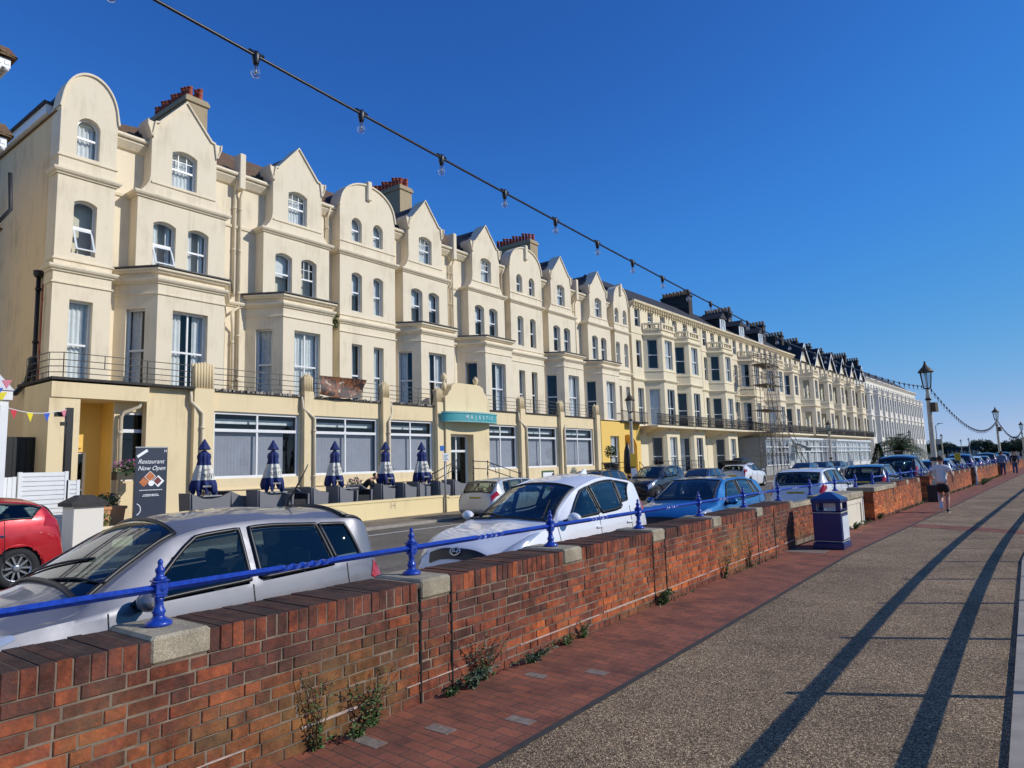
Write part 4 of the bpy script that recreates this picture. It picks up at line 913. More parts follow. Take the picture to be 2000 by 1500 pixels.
def car_glass():
    m, n, l, b = nodes('car_glass'); n.remove(b); out = n['Material Output']
    t = n.new('ShaderNodeBsdfTransparent'); t.inputs[0].default_value = (.50, .60, .58, 1)
    g = n.new('ShaderNodeBsdfGlossy'); g.inputs['Roughness'].default_value = .01; g.inputs[0].default_value = (.95, .97, 1, 1)
    f = n.new('ShaderNodeLayerWeight'); f.inputs['Blend'].default_value = .5; pw = n.new('ShaderNodeMath'); pw.operation = 'POWER'; pw.inputs[1].default_value = 3.2; l.new(f.outputs['Facing'], pw.inputs[0])
    ad = n.new('ShaderNodeMath'); ad.operation = 'MULTIPLY_ADD'; ad.inputs[1].default_value = .85; ad.inputs[2].default_value = .06; l.new(pw.outputs[0], ad.inputs[0])
    mx = n.new('ShaderNodeMixShader'); l.new(ad.outputs[0], mx.inputs[0]); l.new(t.outputs[0], mx.inputs[1]); l.new(g.outputs[0], mx.inputs[2]); l.new(mx.outputs[0], out.inputs['Surface'])
car_glass(); plain('car_glass_dark', (.012, .016, .02), .03, coat=1, spec=.8)
plain('trim_black', (.012, .012, .013), .42); plain('cabin_dark', (.016, .017, .018), .85, var=.3); plain('seat_cloth', (.035, .036, .04), .9, var=.3, scale=12)
plain('rubber', (.018, .018, .019), .85); plain('alloy', (.42, .43, .45), .3, metal=.8); plain('chrome', (.7, .72, .74), .12, metal=1)
plain('lamp_red', (.42, .008, .012), .12, coat=1); plain('lamp_clear', (.62, .64, .66), .08, metal=.5, coat=1); plain('plate_yellow', (.72, .50, .04), .4); plain('plate_white', (.75, .75, .72), .4); plain('plate_text', (.01, .01, .01), .5)
def spline(tab):
    xs = [t[0] for t in tab]; ys = [t[1] for t in tab]; n = len(xs)
    d = [(ys[i + 1] - ys[i]) / (xs[i + 1] - xs[i]) for i in range(n - 1)]
    m = [d[0]] + [0 if d[i - 1] * d[i] <= 0 else 2 * d[i - 1] * d[i] / (d[i - 1] + d[i]) for i in range(1, n - 1)] + [d[-1]]
    def f(x):
        if x <= xs[0]: return ys[0]
        if x >= xs[-1]: return ys[-1]
        i = 0
        while x > xs[i + 1]: i += 1
        h = xs[i + 1] - xs[i]; t = (x - xs[i]) / h
        return (2 * t ** 3 - 3 * t * t + 1) * ys[i] + (t ** 3 - 2 * t * t + t) * h * m[i] + (-2 * t ** 3 + 3 * t * t) * ys[i + 1] + (t ** 3 - t * t) * h * m[i + 1]
    return f
class Shape:
    """car skin S(y, v): y along the car (front = -L/2 towards -y), v up one side from sill (0) over belt (5) to roof centre (9)"""
    def __init__(s, p):
        s.p = p; s.top = spline(p['top']); s.belt = spline(p['belt']); s.hw = spline(p['hw']); s.tw = spline(p['tw']); s.bot = spline(p['bot']); s.L = p['L']
    def ring(s, y):
        hw = s.hw(y); tw = min(s.tw(y), hw - .05); zt = s.top(y); zb = s.bot(y); cr = s.p.get('crown', .05)
        bl = min(s.belt(y), zt - .05); ze = max(zt - cr, bl + .012); H = bl - zb
        k = min(1, max(0, (ze - bl) / .12)); be = hw - .035 - .03 * (1 - k)
        m6 = tw + .035 * k + (be - .03 - tw) * (1 - k) * .6
        return [(0, zb), (hw - .16, zb), (hw - .045, zb + .05), (hw - .004, zb + H * .36), (hw, zb + H * .72), (be, bl), (m6, ze - .012 * k), (m6 - .06, ze + .02 * k + .006), ((m6 - .06) * .55, zt - cr * .18), (0, zt)]
    def pt(s, y, v, side=1, off=0.0):
        r = s.ring(y); i = min(int(v), 8); t = v - i
        g = lambda k: Vector((-r[-k][0], r[-k][1])) if k < 0 else (Vector((-r[18 - k][0], r[18 - k][1])) if k > 9 else Vector(r[k]))
        a, b, c, d = g(i - 1) if i > 0 else g(0), g(i), g(i + 1), g(i + 2)
        if i in (5,): m0 = (c - b); 
        else: m0 = (c - a) * .5
        m1 = (d - b) * .5 if i + 1 != 5 else (c - b)
        q = (2 * t ** 3 - 3 * t * t + 1) * b + (t ** 3 - 2 * t * t + t) * m0 + (-2 * t ** 3 + 3 * t * t) * c + (t ** 3 - t * t) * m1
        P = Vector((q.x * side, y, q.y))
        if off: P += s.nrm(y, v, side) * off
        return P
    def nrm(s, y, v, side=1):
        e = .02; v2 = min(v + .12, 9); v1 = v2 - .24 if v2 - .24 > 0 else 0
        a = s.pt(min(y + e, s.L / 2), v, side) - s.pt(max(y - e, -s.L / 2), v, side); b = s.pt(y, v2, side) - s.pt(y, v1, side)
        n = a.cross(b); n = n.normalized() if n.length > 1e-9 else Vector((side, 0, 0))
        c = Vector((0, y * .6, .55)); 
        if n.dot(s.pt(y, v, side) - c) < 0: n = -n
        return n
    def side_x(s, y, z):
        r = s.ring(y)
        for a, b in zip(r[2:7], r[3:8]):
            if a[1] <= z <= b[1]: return a[0] + (b[0] - a[0]) * (z - a[1]) / max(b[1] - a[1], 1e-6)
        return s.hw(y)
def make_car(label, p, paint, det=1.0, group=None, plate=None, interior=True, name='parked_car'):
    gm = 'car_glass' if interior else 'car_glass_dark'
    S = Shape(p); L = p['L']; t = thing(name, label, p.get('cat', 'car'), (0, 0, 0), 0, group)
    WR = p.get('wr', .315); WY = p['wheels']; AR = WR + .055
    ny = int(64 * det); nv = int(26 * det)
    # stations denser near the ends
    ys = [-L / 2 + L * (.5 - .5 * math.cos(math.pi * (i / ny))) * .5 + L * (i / ny) * .5 for i in range(ny + 1)]
    b = MB(); vs = []; cols = 2 * nv + 1
    for y in ys:
        for j in range(cols):
            v = 9 * (j / nv) if j <= nv else 9 * ((2 * nv - j) / nv); vs.append(S.pt(y, v, 1 if j <= nv else -1))
    holes = p['glass'](S)
    def in_glass(y, v, q):
        for kind, y0, y1, v0, v1 in holes:
            if kind == 'top' and v > v0 + .03 and y0 + .005 < y < y1 - .005: return True
            if kind == 'side':
                a, b_, c, d = y0; u = min(1, max(0, (v - v0) / (v1 - v0))); 
                if v0 + .02 < v < v1 - .02 and a + (b_ - a) * u + .004 < y < c + (d - c) * u - .004: return True
        return False
    fs = []
    for i in range(ny):
        for j in range(cols - 1):
            a = i * cols + j; f = (a, a + 1, a + cols + 1, a + cols); c = sum((Vector(vs[k]) for k in f), Vector()) / 4
            if any(math.hypot(c.y - w, c.z - WR) < AR for w in WY) and c.z < AR + WR and abs(c.x) > S.hw(c.y) - .22: continue
            jj = j + .5; v = 9 * jj / nv if jj <= nv else 9 * (2 * nv - jj) / nv
            if interior and in_glass((ys[i] + ys[i + 1]) / 2, v, c.x): continue
            fs.append(f)
    b.add(vs, fs, 0, True)
    for k in (0, ny): b.add(vs[k * cols:(k + 1) * cols], [tuple(range(cols))], 0, True)
    body = b.build('body', paint, t)
    body.data.set_sharp_from_angle(angle=R_(40))
    # glass
    for kind, y0, y1, v0, v1 in holes:
        if kind == 'top':
            g = MB()
            def fn(u, w):
                vv = v0 + (9 - v0) * (2 * w) if w <= .5 else v0 + (9 - v0) * (2 - 2 * w)
                e = abs(w - .5) * 2; yy = y0 + (y1 - y0) * u
                return S.pt(yy, min(vv, 8.999), 1 if w <= .5 else -1, .010)
            g.grid(fn, 12, 20); nm = 'windscreen' if y1 < 0 else 'rear_window'; g.build(nm, gm, t)
            r = MB(); ring = [fn(u, 0) for u in [i / 12 for i in range(13)]] + [fn(1, w) for w in [i / 20 for i in range(1, 21)]] + [fn(1 - u, 1) for u in [i / 12 for i in range(1, 13)]] + [fn(0, 1 - w) for w in [i / 20 for i in range(1, 21)]]
            r.tube(ring, .020, 5); r.build('window_seal', 'trim_black', t)
        else:
            a, b_, c, d = y0
            for s_ in (1, -1):
                def fn(u, w):
                    w2 = w; A = a + (b_ - a) * w2; B = c + (d - c) * w2
                    rr = p.get('round', .0)
                    return S.pt(A + (B - A) * u, v0 + (v1 - v0) * w, s_, .009)
                g = MB(); g.grid(fn, 10, 6); g.build('side_window', gm, t)
                r = MB(); ring = [fn(i / 10, 0) for i in range(11)] + [fn(1, i / 6) for i in range(1, 7)] + [fn(1 - i / 10, 1) for i in range(1, 11)] + [fn(0, 1 - i / 6) for i in range(1, 7)]
                r.tube(ring, .019, 5); r.build('window_seal', 'trim_black', t)
    # cabin
    if interior:
        c = MB(); y0, y1 = p['cab']; hw = S.hw(0) - .12; bz = S.belt(0) - .06
        c.box(-hw, hw, y0, y1, .25, .32); c.box(-hw, hw, y0 - .1, y0 + .35, .32, bz - .02); c.box(-hw, hw, y1 - .3, y1, .32, bz - .05)
        for s_ in (-1, 1): c.box(s_ * hw - .03, s_ * hw + .03, y0, y1, .3, bz - .03)
        inner = [(v_.x * .97, v_.y * .985, .5 + (v_.z - .5) * .97) for v_ in vs]; c.add(inner, [f for f in fs if min(inner[k][2] for k in f) > S.belt(0) - .25], 0, True)
        c.build('cabin', 'cabin_dark', t)
        for yy, xs in ((y0 + 1.35, (-.36, .36)), (y1 - .75, (-.42, 0, .42))):
            for x in xs:
                st = MB(); w_ = .23 if len(xs) == 2 else .2
                st.loft([[(x - w_, yy + .0, .5), (x + w_, yy, .5), (x + w_, yy + .12, .5), (x - w_, yy + .12, .5)], [(x - w_ * .95, yy + .14, bz + .02), (x + w_ * .95, yy + .14, bz + .02), (x + w_ * .95, yy + .24, bz + .02), (x - w_ * .95, yy + .24, bz + .02)], [(x - w_ * .7, yy + .18, bz + .1), (x + w_ * .7, yy + .18, bz + .1), (x + w_ * .7, yy + .26, bz + .1), (x - w_ * .7, yy + .26, bz + .1)]])
                st.bbox(x - .12, x + .12, yy + .18, yy + .27, bz + .13, bz + .27, .03); st.build('seat', 'seat_cloth', t)
        wl = MB(); wl.tube([(.36 + .18 * math.cos(a), y0 + .62 + .05 * math.sin(a), bz - .01 + .17 * math.sin(a)) for a in [i * math.pi / 8 for i in range(17)]], .014, 6); wl.build('steering_wheel', 'trim_black', t)
    # wheels
    for w in WY:
        for s_ in (-1, 1):
            x1 = S.hw(w) - .02
            ti = MB(); rim = MB(); n = 24
            prof = [(WR * .62, x1 - .19), (WR * .93, x1 - .2), (WR, x1 - .16), (WR, x1 - .04), (WR * .94, x1 - .005), (WR * .66, x1), (WR * .62, x1 - .03)]
            ti.loft([[(s_ * x, w + r * math.cos(2 * math.pi * k / n), WR + r * math.sin(2 * math.pi * k / n)) for k in range(n)] for r, x in prof], False, 0, True)
            wo = ti.build('wheel', 'rubber', t)
            rim.loft([[(s_ * x, w + r * math.cos(2 * math.pi * k / n), WR + r * math.sin(2 * math.pi * k / n)) for k in range(n)] for r, x in ((WR * .66, x1 - .002), (WR * .62, x1 - .03), (WR * .6, x1 - .09), (.0, x1 - .1))], False, 1, False)
            for k in range(5):
                a = 2 * math.pi * k / 5 + .3
                for da in (-.16, .16):
                    ca, sa = math.cos(a + da), math.sin(a + da); cb, sb2 = math.cos(a + da * 2.2), math.sin(a + da * 2.2)
                    q = [(s_ * (x1 - .03), w + r * c_ - sgn * .016 * s2, WR + r * s2 + sgn * .016 * c_) for r, c_, s2 in ((.04, ca, sa), (WR * .63, cb, sb2)) for sgn in (-1, 1)]
                    q2 = [(v_[0] - s_ * .04, v_[1], v_[2]) for v_ in q]
                    rim.add(q + q2, [(0, 1, 3, 2), (4, 6, 7, 5), (0, 2, 6, 4), (1, 5, 7, 3)], 0)
            rim.loft([[(s_ * x, w + r * math.cos(2 * math.pi * k / n), WR + r * math.sin(2 * math.pi * k / n)) for k in range(n)] for r, x in ((WR * .1, x1 - .08), (WR * .2, x1 - .02), (WR * .1, x1 - .015), (.001, x1 - .015))], False, 0, True)
            rim.loft([[(s_ * x, w + r * math.cos(2 * math.pi * k / n), WR + r * math.sin(2 * math.pi * k / n)) for k in range(n)] for r, x in ((WR * .6, x1 - .03), (WR * .67, x1 - .0), (WR * .67, x1 - .02))], False, 0, True)
            rim.build('rim', ['alloy', 'cabin_dark'], wo)
            ar = MB(); nn = 18
            ar.loft([[(s_ * x, w + (AR + .01) * math.cos(math.pi * 1.3 * k / nn - .47), WR + (AR + .01) * math.sin(math.pi * 1.3 * k / nn - .47)) for k in range(nn + 1)] for x in (x1 - .3, x1 - .01)], False, 0, True, closed=False)
            ar.add([(s_ * (x1 - .28), w + AR * math.cos(2 * math.pi * k / n), WR + AR * math.sin(2 * math.pi * k / n)) for k in range(n)], [tuple(range(n))], 0)
            ar.build('wheel_arch', 'cabin_dark', t)
            lp = MB(); pts = []
            for k in range(nn + 1):
                a = math.pi * k / nn * 1.12 - .19; yy, zz = w + AR * math.cos(a), WR + AR * math.sin(a); pts.append((s_ * (S.side_x(yy, zz) - .012), yy, zz))
            lp.tube(pts, .020, 6); lp.build('arch_lip', paint if not p.get('clad') else 'trim_black', t)
    # mirrors, handles, lamps, plates
    ym = p['mirror']; zb = S.belt(ym)
    for s_ in (-1, 1):
        x = S.side_x(ym, zb - .01); m = MB(); rings = []
        for k in range(7):
            u = k / 6; rr = math.sin(math.pi * (.12 + .83 * u)) ** .6; cx = x + .05 + .19 * u
            rings.append([(s_ * cx, ym - .05 + .085 * rr * math.cos(a) * .9, zb + .055 + .075 * rr * math.sin(a)) for a in [2 * math.pi * q / 12 for q in range(12)]])
        m.loft(rings, True, 0, True); m.box(min(s_ * (x - .03), s_ * (x + .07)), max(s_ * (x - .03), s_ * (x + .07)), ym - .08, ym - .01, zb - .02, zb + .03, 1); m.build('mirror', [paint, 'trim_black'], t)
        for yh in p['handles']:
            x2 = S.side_x(yh, zb - .15); h = MB(); h.bbox(min(s_ * (x2 - .02), s_ * (x2 + .028)), max(s_ * (x2 - .02), s_ * (x2 + .028)), yh - .09, yh + .09, zb - .165, zb - .13, .01); h.build('door_handle', p.get('handle_mat', paint), t)
        for yj in p['joints']:
            jn = MB(); jn.tube([S.pt(yj + .02 * math.sin(v_), v_, s_, .0) for v_ in [2.2 + .28 * k for k in range(11)]], .006, 5); jn.build('door_gap', 'trim_black', t)
        def patch(nm, mat, quad, off=.008, n=(8, 5)):
            (ya, va), (yb, vb), (yc, vc), (yd, vd) = quad
            g = MB()
            def fn(u, w): 
                y = (ya * (1 - u) + yb * u) * (1 - w) + (yd * (1 - u) + yc * u) * w; v = (va * (1 - u) + vb * u) * (1 - w) + (vd * (1 - u) + vc * u) * w
                return S.pt(y, v, s_, off)
            g.grid(fn, *n); return g.build(nm, mat, t)
        patch('headlight', 'lamp_clear', p['headlight']); patch('tail_light', 'lamp_red', p['taillight'])
    for quad, nm in p.get('front', []):
        g = MB()
        def fn(u, w):
            (ya, va), (yb, vb) = quad; y = ya + (yb - ya) * u; v = va + (9 - va) * 2 * w if w <= .5 else va + (9 - va) * (2 - 2 * w)
            return S.pt(y, min(v, 8.999), 1 if w <= .5 else -1, .01)
        g.grid(fn, 6, 20); g.build(nm, 'trim_black', t)
    zp = p.get('plate_z', .78); pr = MB(); yb = L / 2
    while S.top(yb) < zp + .08 and yb > L / 2 - .4: yb -= .01
    yb += .03
    pr.bbox(-.26, .26, yb - .02, yb + .012, zp - .055, zp + .055, .004); po = pr.build('number_plate', 'plate_yellow', t)
    if plate: text_part('plate_text', plate, .085, 'plate_text', po, (0, yb + .0145, zp), (R_(90), 0, R_(180)), .001, sx=1.05)
    return t, S
def hatch(L=4.25, W=1.76, H=1.48, bd=0, **k):
    h = W / 2; l = L / 2; s = H / 1.48
    p = dict(L=L, crown=.055,
        top=[(-l, .42), (-l + .03, .56), (-l + .10, .70), (-l + .25, .81 * s), (-l + .62, .93 * s), (-l + 1.06, 1.01 * s), (-l + 1.12, 1.035 * s), (-l + 1.50, 1.25 * s), (-l + 1.84, 1.415 * s), (-l + 2.1, 1.46 * s), (-l + 2.6, H), (l - 1.2, H - .015), (l - .62, 1.40 * s), (l - .50, 1.36 * s), (l - .22, 1.04 * s), (l - .10, .86), (l - .03, .66), (l, .48)],
        belt=[(-l, .36), (-l + .1, .60), (-l + .6, .82 * s), (-l + 1.2, .915 * s + bd), (0, .935 * s + bd), (l - .9, .975 * s + bd), (l - .45, 1.0 * s + bd), (l - .1, .8), (l, .42)],
        hw=[(-l, h - .32), (-l + .06, h - .2), (-l + .25, h - .09), (-l + .6, h - .02), (-l + 1.2, h), (l - 1.0, h), (l - .45, h - .03), (l - .15, h - .09), (l - .03, h - .17), (l, h - .26)],
        tw=[(-l, h - .4), (-l + .6, h - .12), (-l + 1.08, h - .13), (-l + 1.5, h - .22), (-l + 1.95, h - .27), (0, h - .265), (l - .8, h - .28), (l - .4, h - .2), (l, h - .3)],
        bot=[(-l, .30), (-l + .12, .2), (-l + .5, .18), (l - .5, .2), (l - .1, .27), (l, .36)],
        wheels=(-l + .88, l - .78), cab=(-l + 1.15, l - .35), mirror=-l + 1.52, handles=(-l + 2.35, -l + 3.32), joints=(-l + 1.28, -l + 2.42, -l + 3.42),
        headlight=[(-l + .10, 4.2), (-l + .72, 4.85), (-l + .62, 5.9), (-l + .16, 6.4)], taillight=[(l - .40, 4.55), (l - .07, 4.4), (l - .12, 5.9), (l - .36, 5.3)],
        front=[(((-l + .04, 7.2), (-l + .12, 7.2)), 'grille'), (((-l + .005, 6.8), (-l + .02, 6.8)), 'air_intake')])
    if k.pop('rear', 0):
        p['top'] = p['top'][:11] + [(l - .9, H - .03), (l - .45, 1.43 * s), (l - .30, 1.38 * s), (l - .14, 1.08 * s), (l - .06, .88), (l - .02, .66), (l, .48)]
    def gl(S):
        return [('top', -l + 1.13, -l + 1.86, 7.15, 9), ('top', l - .50, l - .20, 7.1, 9),
                ('side', (-l + 1.42, -l + 1.98, -l + 2.38, -l + 2.36), None, 5.08, 5.95), ('side', (-l + 2.48, -l + 2.46, -l + 3.25, -l + 3.16), None, 5.08, 5.95), ('side', (-l + 3.29, -l + 3.20, -l + 3.58, -l + 3.46), None, 5.10, 5.93)]
    p['glass'] = gl; p.update(k); return p

RZV = -.08
def put(o, x, y, rz=0, z=RZV): o.location = (x, y, z); o.rotation_euler = (0, 0, rz); return o
def wiper(t, S, ya, yb, xa, xb):
    w_ = MB(); n = 10; pts = []
    for i in range(n + 1):
        u = i / n; y = ya + (yb - ya) * u; x = xa + (xb - xa) * u; r = S.ring(y); v = 9 - 2 * min(1, abs(x) / max(r[7][0], .1)); pts.append(S.pt(y, v, 1 if x > 0 else -1, .022))
    w_.tube(pts, .010, 5); w_.build('wiper', 'trim_black', t)
golf, GS = make_car('silver grey hatchback nearest the camera, with a roof aerial and dark side mirror', hatch(4.02, 1.73, 1.56, bd=-.05, rear=1, crown=.13, taillight=[(1.70, 4.35), (1.97, 4.25), (1.95, 5.2), (1.76, 5.15)]), 'paint_silver', 2.0)
put(golf, -6.14, 2.98)
a_ = MB(); a_.lathe([(.035, 0), (.028, .02), (.012, .07)], 0, 0, 10); a_.tube([(0, .0, .05), (0, .17, .30), (0, .235, .42)], [.012, .007, .005], 6); ao = a_.build('aerial', 'trim_black', golf); ao.location = (0, 1.30, 1.53)
wiper(golf, GS, -.86, -.62, -.6, .25); wiper(golf, GS, -.87, -.70, .1, .68)
def hatch_suv(L=4.25, W=1.78, H=1.70, **k):
    l = L / 2; h = W / 2; p = hatch(L, W, H); p['crown'] = .10
    p['top'] = [(-l, .50), (-l + .03, .64), (-l + .10, .78), (-l + .22, .86), (-l + .6, .98), (-l + 1.16, 1.07), (-l + 1.24, 1.10), (-l + 1.7, 1.36), (-l + 2.1, 1.565), (-l + 2.35, 1.63), (-l + 2.8, H - .01), (0.9, H), (l - .62, H - .06), (l - .40, H - .13), (l - .2, 1.28), (l - .08, 1.0), (l - .03, .8), (l, .55)]
    p['belt'] = [(-l, .42), (-l + .1, .66), (-l + .6, .92), (-l + 1.2, 1.05), (0, 1.075), (.8, 1.10), (1.3, 1.17), (l - .2, 1.16), (l, .5)]
    p['headlight'] = [(-l + .07, 4.25), (-l + .86, 4.95), (-l + .62, 5.9), (-l + .13, 6.3)]
    p['wr'] = .345
    def gl(S):
        return [('top', -l + 1.26, -l + 2.12, 7.1, 9), ('top', l - .36, l - .13, 7.2, 9), ('side', (-l + 1.50, -l + 2.16, -l + 2.44, -l + 2.36), None, 5.08, 5.95), ('side', (-l + 2.50, -l + 2.42, -l + 3.16, -l + 3.20), None, 5.08, 5.95), ('side', (-l + 3.20, -l + 3.24, -l + 3.40, -l + 3.66), None, 5.2, 5.93)]
    p['glass'] = gl; p.update(k); return p
white, WS = make_car('white crossover facing the camera by the wall, black grille with chrome emblem', hatch_suv(4.25, 1.78, 1.71), 'paint_white', 2.0)
put(white, -6.19, 8.95)
wiper(white, WS, -.84, -.42, .52, .40); wiper(white, WS, -.86, -.66, -.1, -.65)
em = MB(); em.tube([(.085 * math.cos(a), 0, .052 * math.sin(a)) for a in [i * math.pi / 10 for i in range(21)]], .009, 6)
em.tube([(-.055, 0, -.036), (-.025, 0, .042)], .010, 6); em.tube([(.028, 0, -.042), (.055, 0, .036)], .010, 6); em.tube([(-.04, 0, .008), (.0, -.004, -.004), (.042, 0, .006)], .010, 6)
eo = em.build('emblem', 'chrome', white); eo.location = WS.pt(-2.045, 8.999, 1, .03); eo.rotation_euler = (-.35, 0, 0)
fn_ = MB(); fn_.loft([[(-.03, -.12, 0), (.03, -.12, 0), (.03, .1, 0), (-.03, .1, 0)], [(-.006, .05, .09), (.006, .05, .09), (.006, .1, .09), (-.006, .1, .09)]]); fo = fn_.build('roof_fin', 'paint_white', white); fo.location = (0, 1.25, 1.69)
blue, _ = make_car('bright blue hatchback facing the camera behind the white crossover', hatch(4.25, 1.76, 1.48), 'paint_blue', 1.0)
put(blue, wx(15.3) - 2.25, 15.3, RZ)
w2, _ = make_car('white hatchback with a yellow rear plate, seen from behind the railing', hatch(4.25, 1.77, 1.52), 'paint_white', .9, plate='PN62 ZKO'); put(w2, wx(23.9) - 2.2, 23.9, math.pi + RZ); 
# the builder's cars point to -y; these are turned round so that the tail faces the camera
dk, _ = make_car('near black hatchback parked nose away, between the white hatchback and the tall dark estate', hatch(4.2, 1.76, 1.5), 'paint_navy', .7); put(dk, wx(32.3) - 2.2, 32.3, math.pi + RZ)
lr, _ = make_car('tall dark navy four by four with roof rails, directly left of the runner', hatch_suv(4.6, 1.9, 1.84), 'paint_navy', .7); put(lr, wx(38.9) - 2.15, 38.9, math.pi + RZ)
for s_ in (-1, 1):
    r_ = MB(); r_.tube([(s_ * .62, -.7, 1.80), (s_ * .62, -.6, 1.87), (s_ * .62, 1.2, 1.87), (s_ * .62, 1.35, 1.78)], .02, 6); r_.build('roof_rail', 'chrome', lr)
base, _ = make_car('dark blue hatchback just beyond the tall four by four, half hidden by the runner', hatch(4.2, 1.76, 1.5), 'paint_dkblue', .4, interior=False); put(base, wx(45) - 2.2, 45, math.pi + RZ)
suvb, _ = make_car('dark blue people carrier standing taller than its neighbours, right of the runner', hatch_suv(4.4, 1.8, 1.75), 'paint_dkblue', .4, interior=False); put(suvb, wx(61.5) - 2.2, 61.5, math.pi + RZ)
COLS = {}
def recolour(o, mat):
    for ch in [o] + list(o.children_recursive):
        if ch.type == 'MESH' and ch.data.materials and ch.data.materials[0] and ch.data.materials[0].name.startswith('paint_'):
            k_ = (ch.data.name, mat)
            if k_ not in COLS: me = ch.data.copy(); me.materials[0] = MATS[mat]; COLS[k_] = me
            ch.data = COLS[k_]
    return o
for lab, y, src, mt in (('mid blue hatchback, first car right of the runner along the wall', 50.3, base, 'paint_midblue'), ('navy hatchback, second car right of the runner along the wall', 55.8, base, 'paint_navy'),
                        ('small white hatchback in the distant line beyond the people carrier', 67.5, base, 'paint_white'), ('dark plum saloon in the distant line along the wall', 73.5, base, 'paint_black'), ('black crossover near the far end of the wall line', 80, suvb, 'paint_black'), ('deep blue hatchback behind the standing walker', 86, base, 'paint_dkblue'), ('pale hatchback at the far end of the wall line', 92.5, base, 'paint_pale'), ('tiny navy people carrier ending the wall line', 99, suvb, 'paint_navy')):
    recolour(dup(src, lab, (wx(y) - 2.2, y, RZV), math.pi + RZ), mt)
# far side of the road
red, _ = make_car('red people carrier across the road at the left edge, with chrome door handles', hatch_suv(4.4, 1.78, 1.60, handle_mat='chrome', glass=lambda S: [('top', -.94, -.08, 7.1, 9), ('top', 1.90, 2.08, 7.2, 9), ('side', (-.7, -.04, .24, .16), None, 5.08, 5.95), ('side', (.30, .22, 1.02, .98), None, 5.08, 5.95), ('side', (1.06, 1.02, 1.62, 1.78), None, 5.08, 5.93)]), 'paint_red', 1.5); put(red, -15.12, 3.05)
sil, _ = make_car('pale silver saloon parked tail out by the cream garden wall, yellow rear plate', hatch(4.3, 1.76, 1.45), 'paint_pale', .8, plate='BC14 KHU'); put(sil, -15.35, 20.2, math.pi)
dk2, _ = make_car('dark car whose roof just shows above the white crossover', hatch(4.2, 1.76, 1.58), 'paint_black', .5, interior=False); put(dk2, -15.4, 26.2)
suv, _ = make_car('black crossover facing the camera across the road, silver front wheel showing', hatch_suv(4.4, 1.85, 1.70), 'paint_black', .8); put(suv, -15.45, 32.4)
b2, _ = make_car('dark blue car across the road between the black crossover and the white estate', hatch(4.2, 1.76, 1.40), 'paint_dkblue', .5, interior=False); put(b2, -15.4, 38.6)
ws, _ = make_car('white estate with a black roof box and its tailgate raised, across the road', hatch_suv(4.6, 1.82, 1.55), 'paint_white', .8); put(ws, -15.35, 46.0, math.pi)
rb = MB()
rb.loft([[(-.3 * k, y, z) for k, z in ((1, 1.58), (.9, 1.62), (-.9, 1.62), (-1, 1.58))] + [] for y in (0, 0)][:0] or [[(x * wd, y, 1.6 + zz * ht) for x, zz in ((-1, 0), (-.95, .7), (-.6, 1), (.6, 1), (.95, .7), (1, 0))] for y, wd, ht in ((-.7, .2, .12), (-.5, .36, .28), (0, .4, .34), (.9, .4, .34), (1.25, .36, .28), (1.35, .25, .15))])
rbo = rb.build('roof_box', 'trim_black', None); rbo.location = ws.location; rbo.rotation_euler = ws.rotation_euler
tag(rbo, 'black roof box carried on top of the white estate', 'roof box')
tg = MB(); tg.loft([[(-.72, 1.85, 1.48), (.72, 1.85, 1.48), (.72, 1.85, 1.53), (-.72, 1.85, 1.53)], [(-.68, 2.6, 1.74), (.68, 2.6, 1.74), (.68, 2.6, 1.79), (-.68, 2.6, 1.79)], [(-.62, 2.95, 1.70), (.62, 2.95, 1.70), (.62, 2.95, 1.75), (-.62, 2.95, 1.75)]]); tg.build('tailgate', 'trim_black', ws)
for lab, y, src, mt in (('blue hatchback across the road beyond the parked motorcycle', 62, b2, 'paint_midblue'), ('dark navy hatchback across the road with sky glinting on its windscreen', 67.5, b2, 'paint_navy'), ('blue grey hatchback across the road, third past the motorcycle', 73, b2, 'paint_grey'), ('dark hatchback across the road in front of the palm', 100, b2, 'paint_black'), ('grey hatchback across the road beyond the palm', 112, b2, 'paint_grey')):
    p_ = fac(y, 9.4); recolour(dup(src, lab, (p_.x, p_.y, RZV), RZ * .5), mt)
# motorcycle
mc = thing('motorcycle', 'black motorcycle parked on its stand beside the white estate', 'motorcycle', (-14.6, 52.6, RZV), .5)
for yy in (-.68, .68):
    t_ = MB(); t_.lathe([(.0, 0)], 0, 0, 3) if False else None
    t_.tube([(0, yy + .28 * math.cos(a), .31 + .28 * math.sin(a)) for a in [i * math.pi / 10 for i in range(21)]], .055, 8); wv = t_.build('wheel', 'rubber', mc)
    h_ = MB(); h_.tube([(-.04, yy, .31), (.04, yy, .31)], .12, 12); [h_.tube([(0, yy, .31), (0, yy + .25 * math.cos(a), .31 + .25 * math.sin(a))], .012, 5) for a in [i * math.pi / 4 for i in range(8)]]; h_.build('rim', 'alloy', wv)
m_ = MB(); m_.loft([[(x * wd, y, z + q * ht) for x, q in ((-1, -1), (1, -1), (1.2, 0), (.7, 1), (-.7, 1), (-1.2, 0))] for y, z, wd, ht in ((-.5, .62, .08, .1), (-.3, .68, .14, .2), (.0, .72, .16, .18), (.2, .72, .13, .1), (.6, .78, .12, .07), (.85, .86, .07, .04))]); m_.box(-.17, .17, -.28, .2, .26, .58); m_.build('body', 'paint_black', mc)
m_ = MB(); m_.tube([(-.09, -.68, .31), (-.09, -.45, .95)], .03, 6); m_.tube([(.09, -.68, .31), (.09, -.45, .95)], .03, 6); m_.tube([(-.38, -.3, 1.02), (-.15, -.45, .98), (.15, -.45, .98), (.38, -.3, 1.02)], .018, 6); m_.tube([(.16, .1, .3), (.17, .8, .38)], .05, 8); m_.build('forks_and_handlebar', 'chrome', mc)
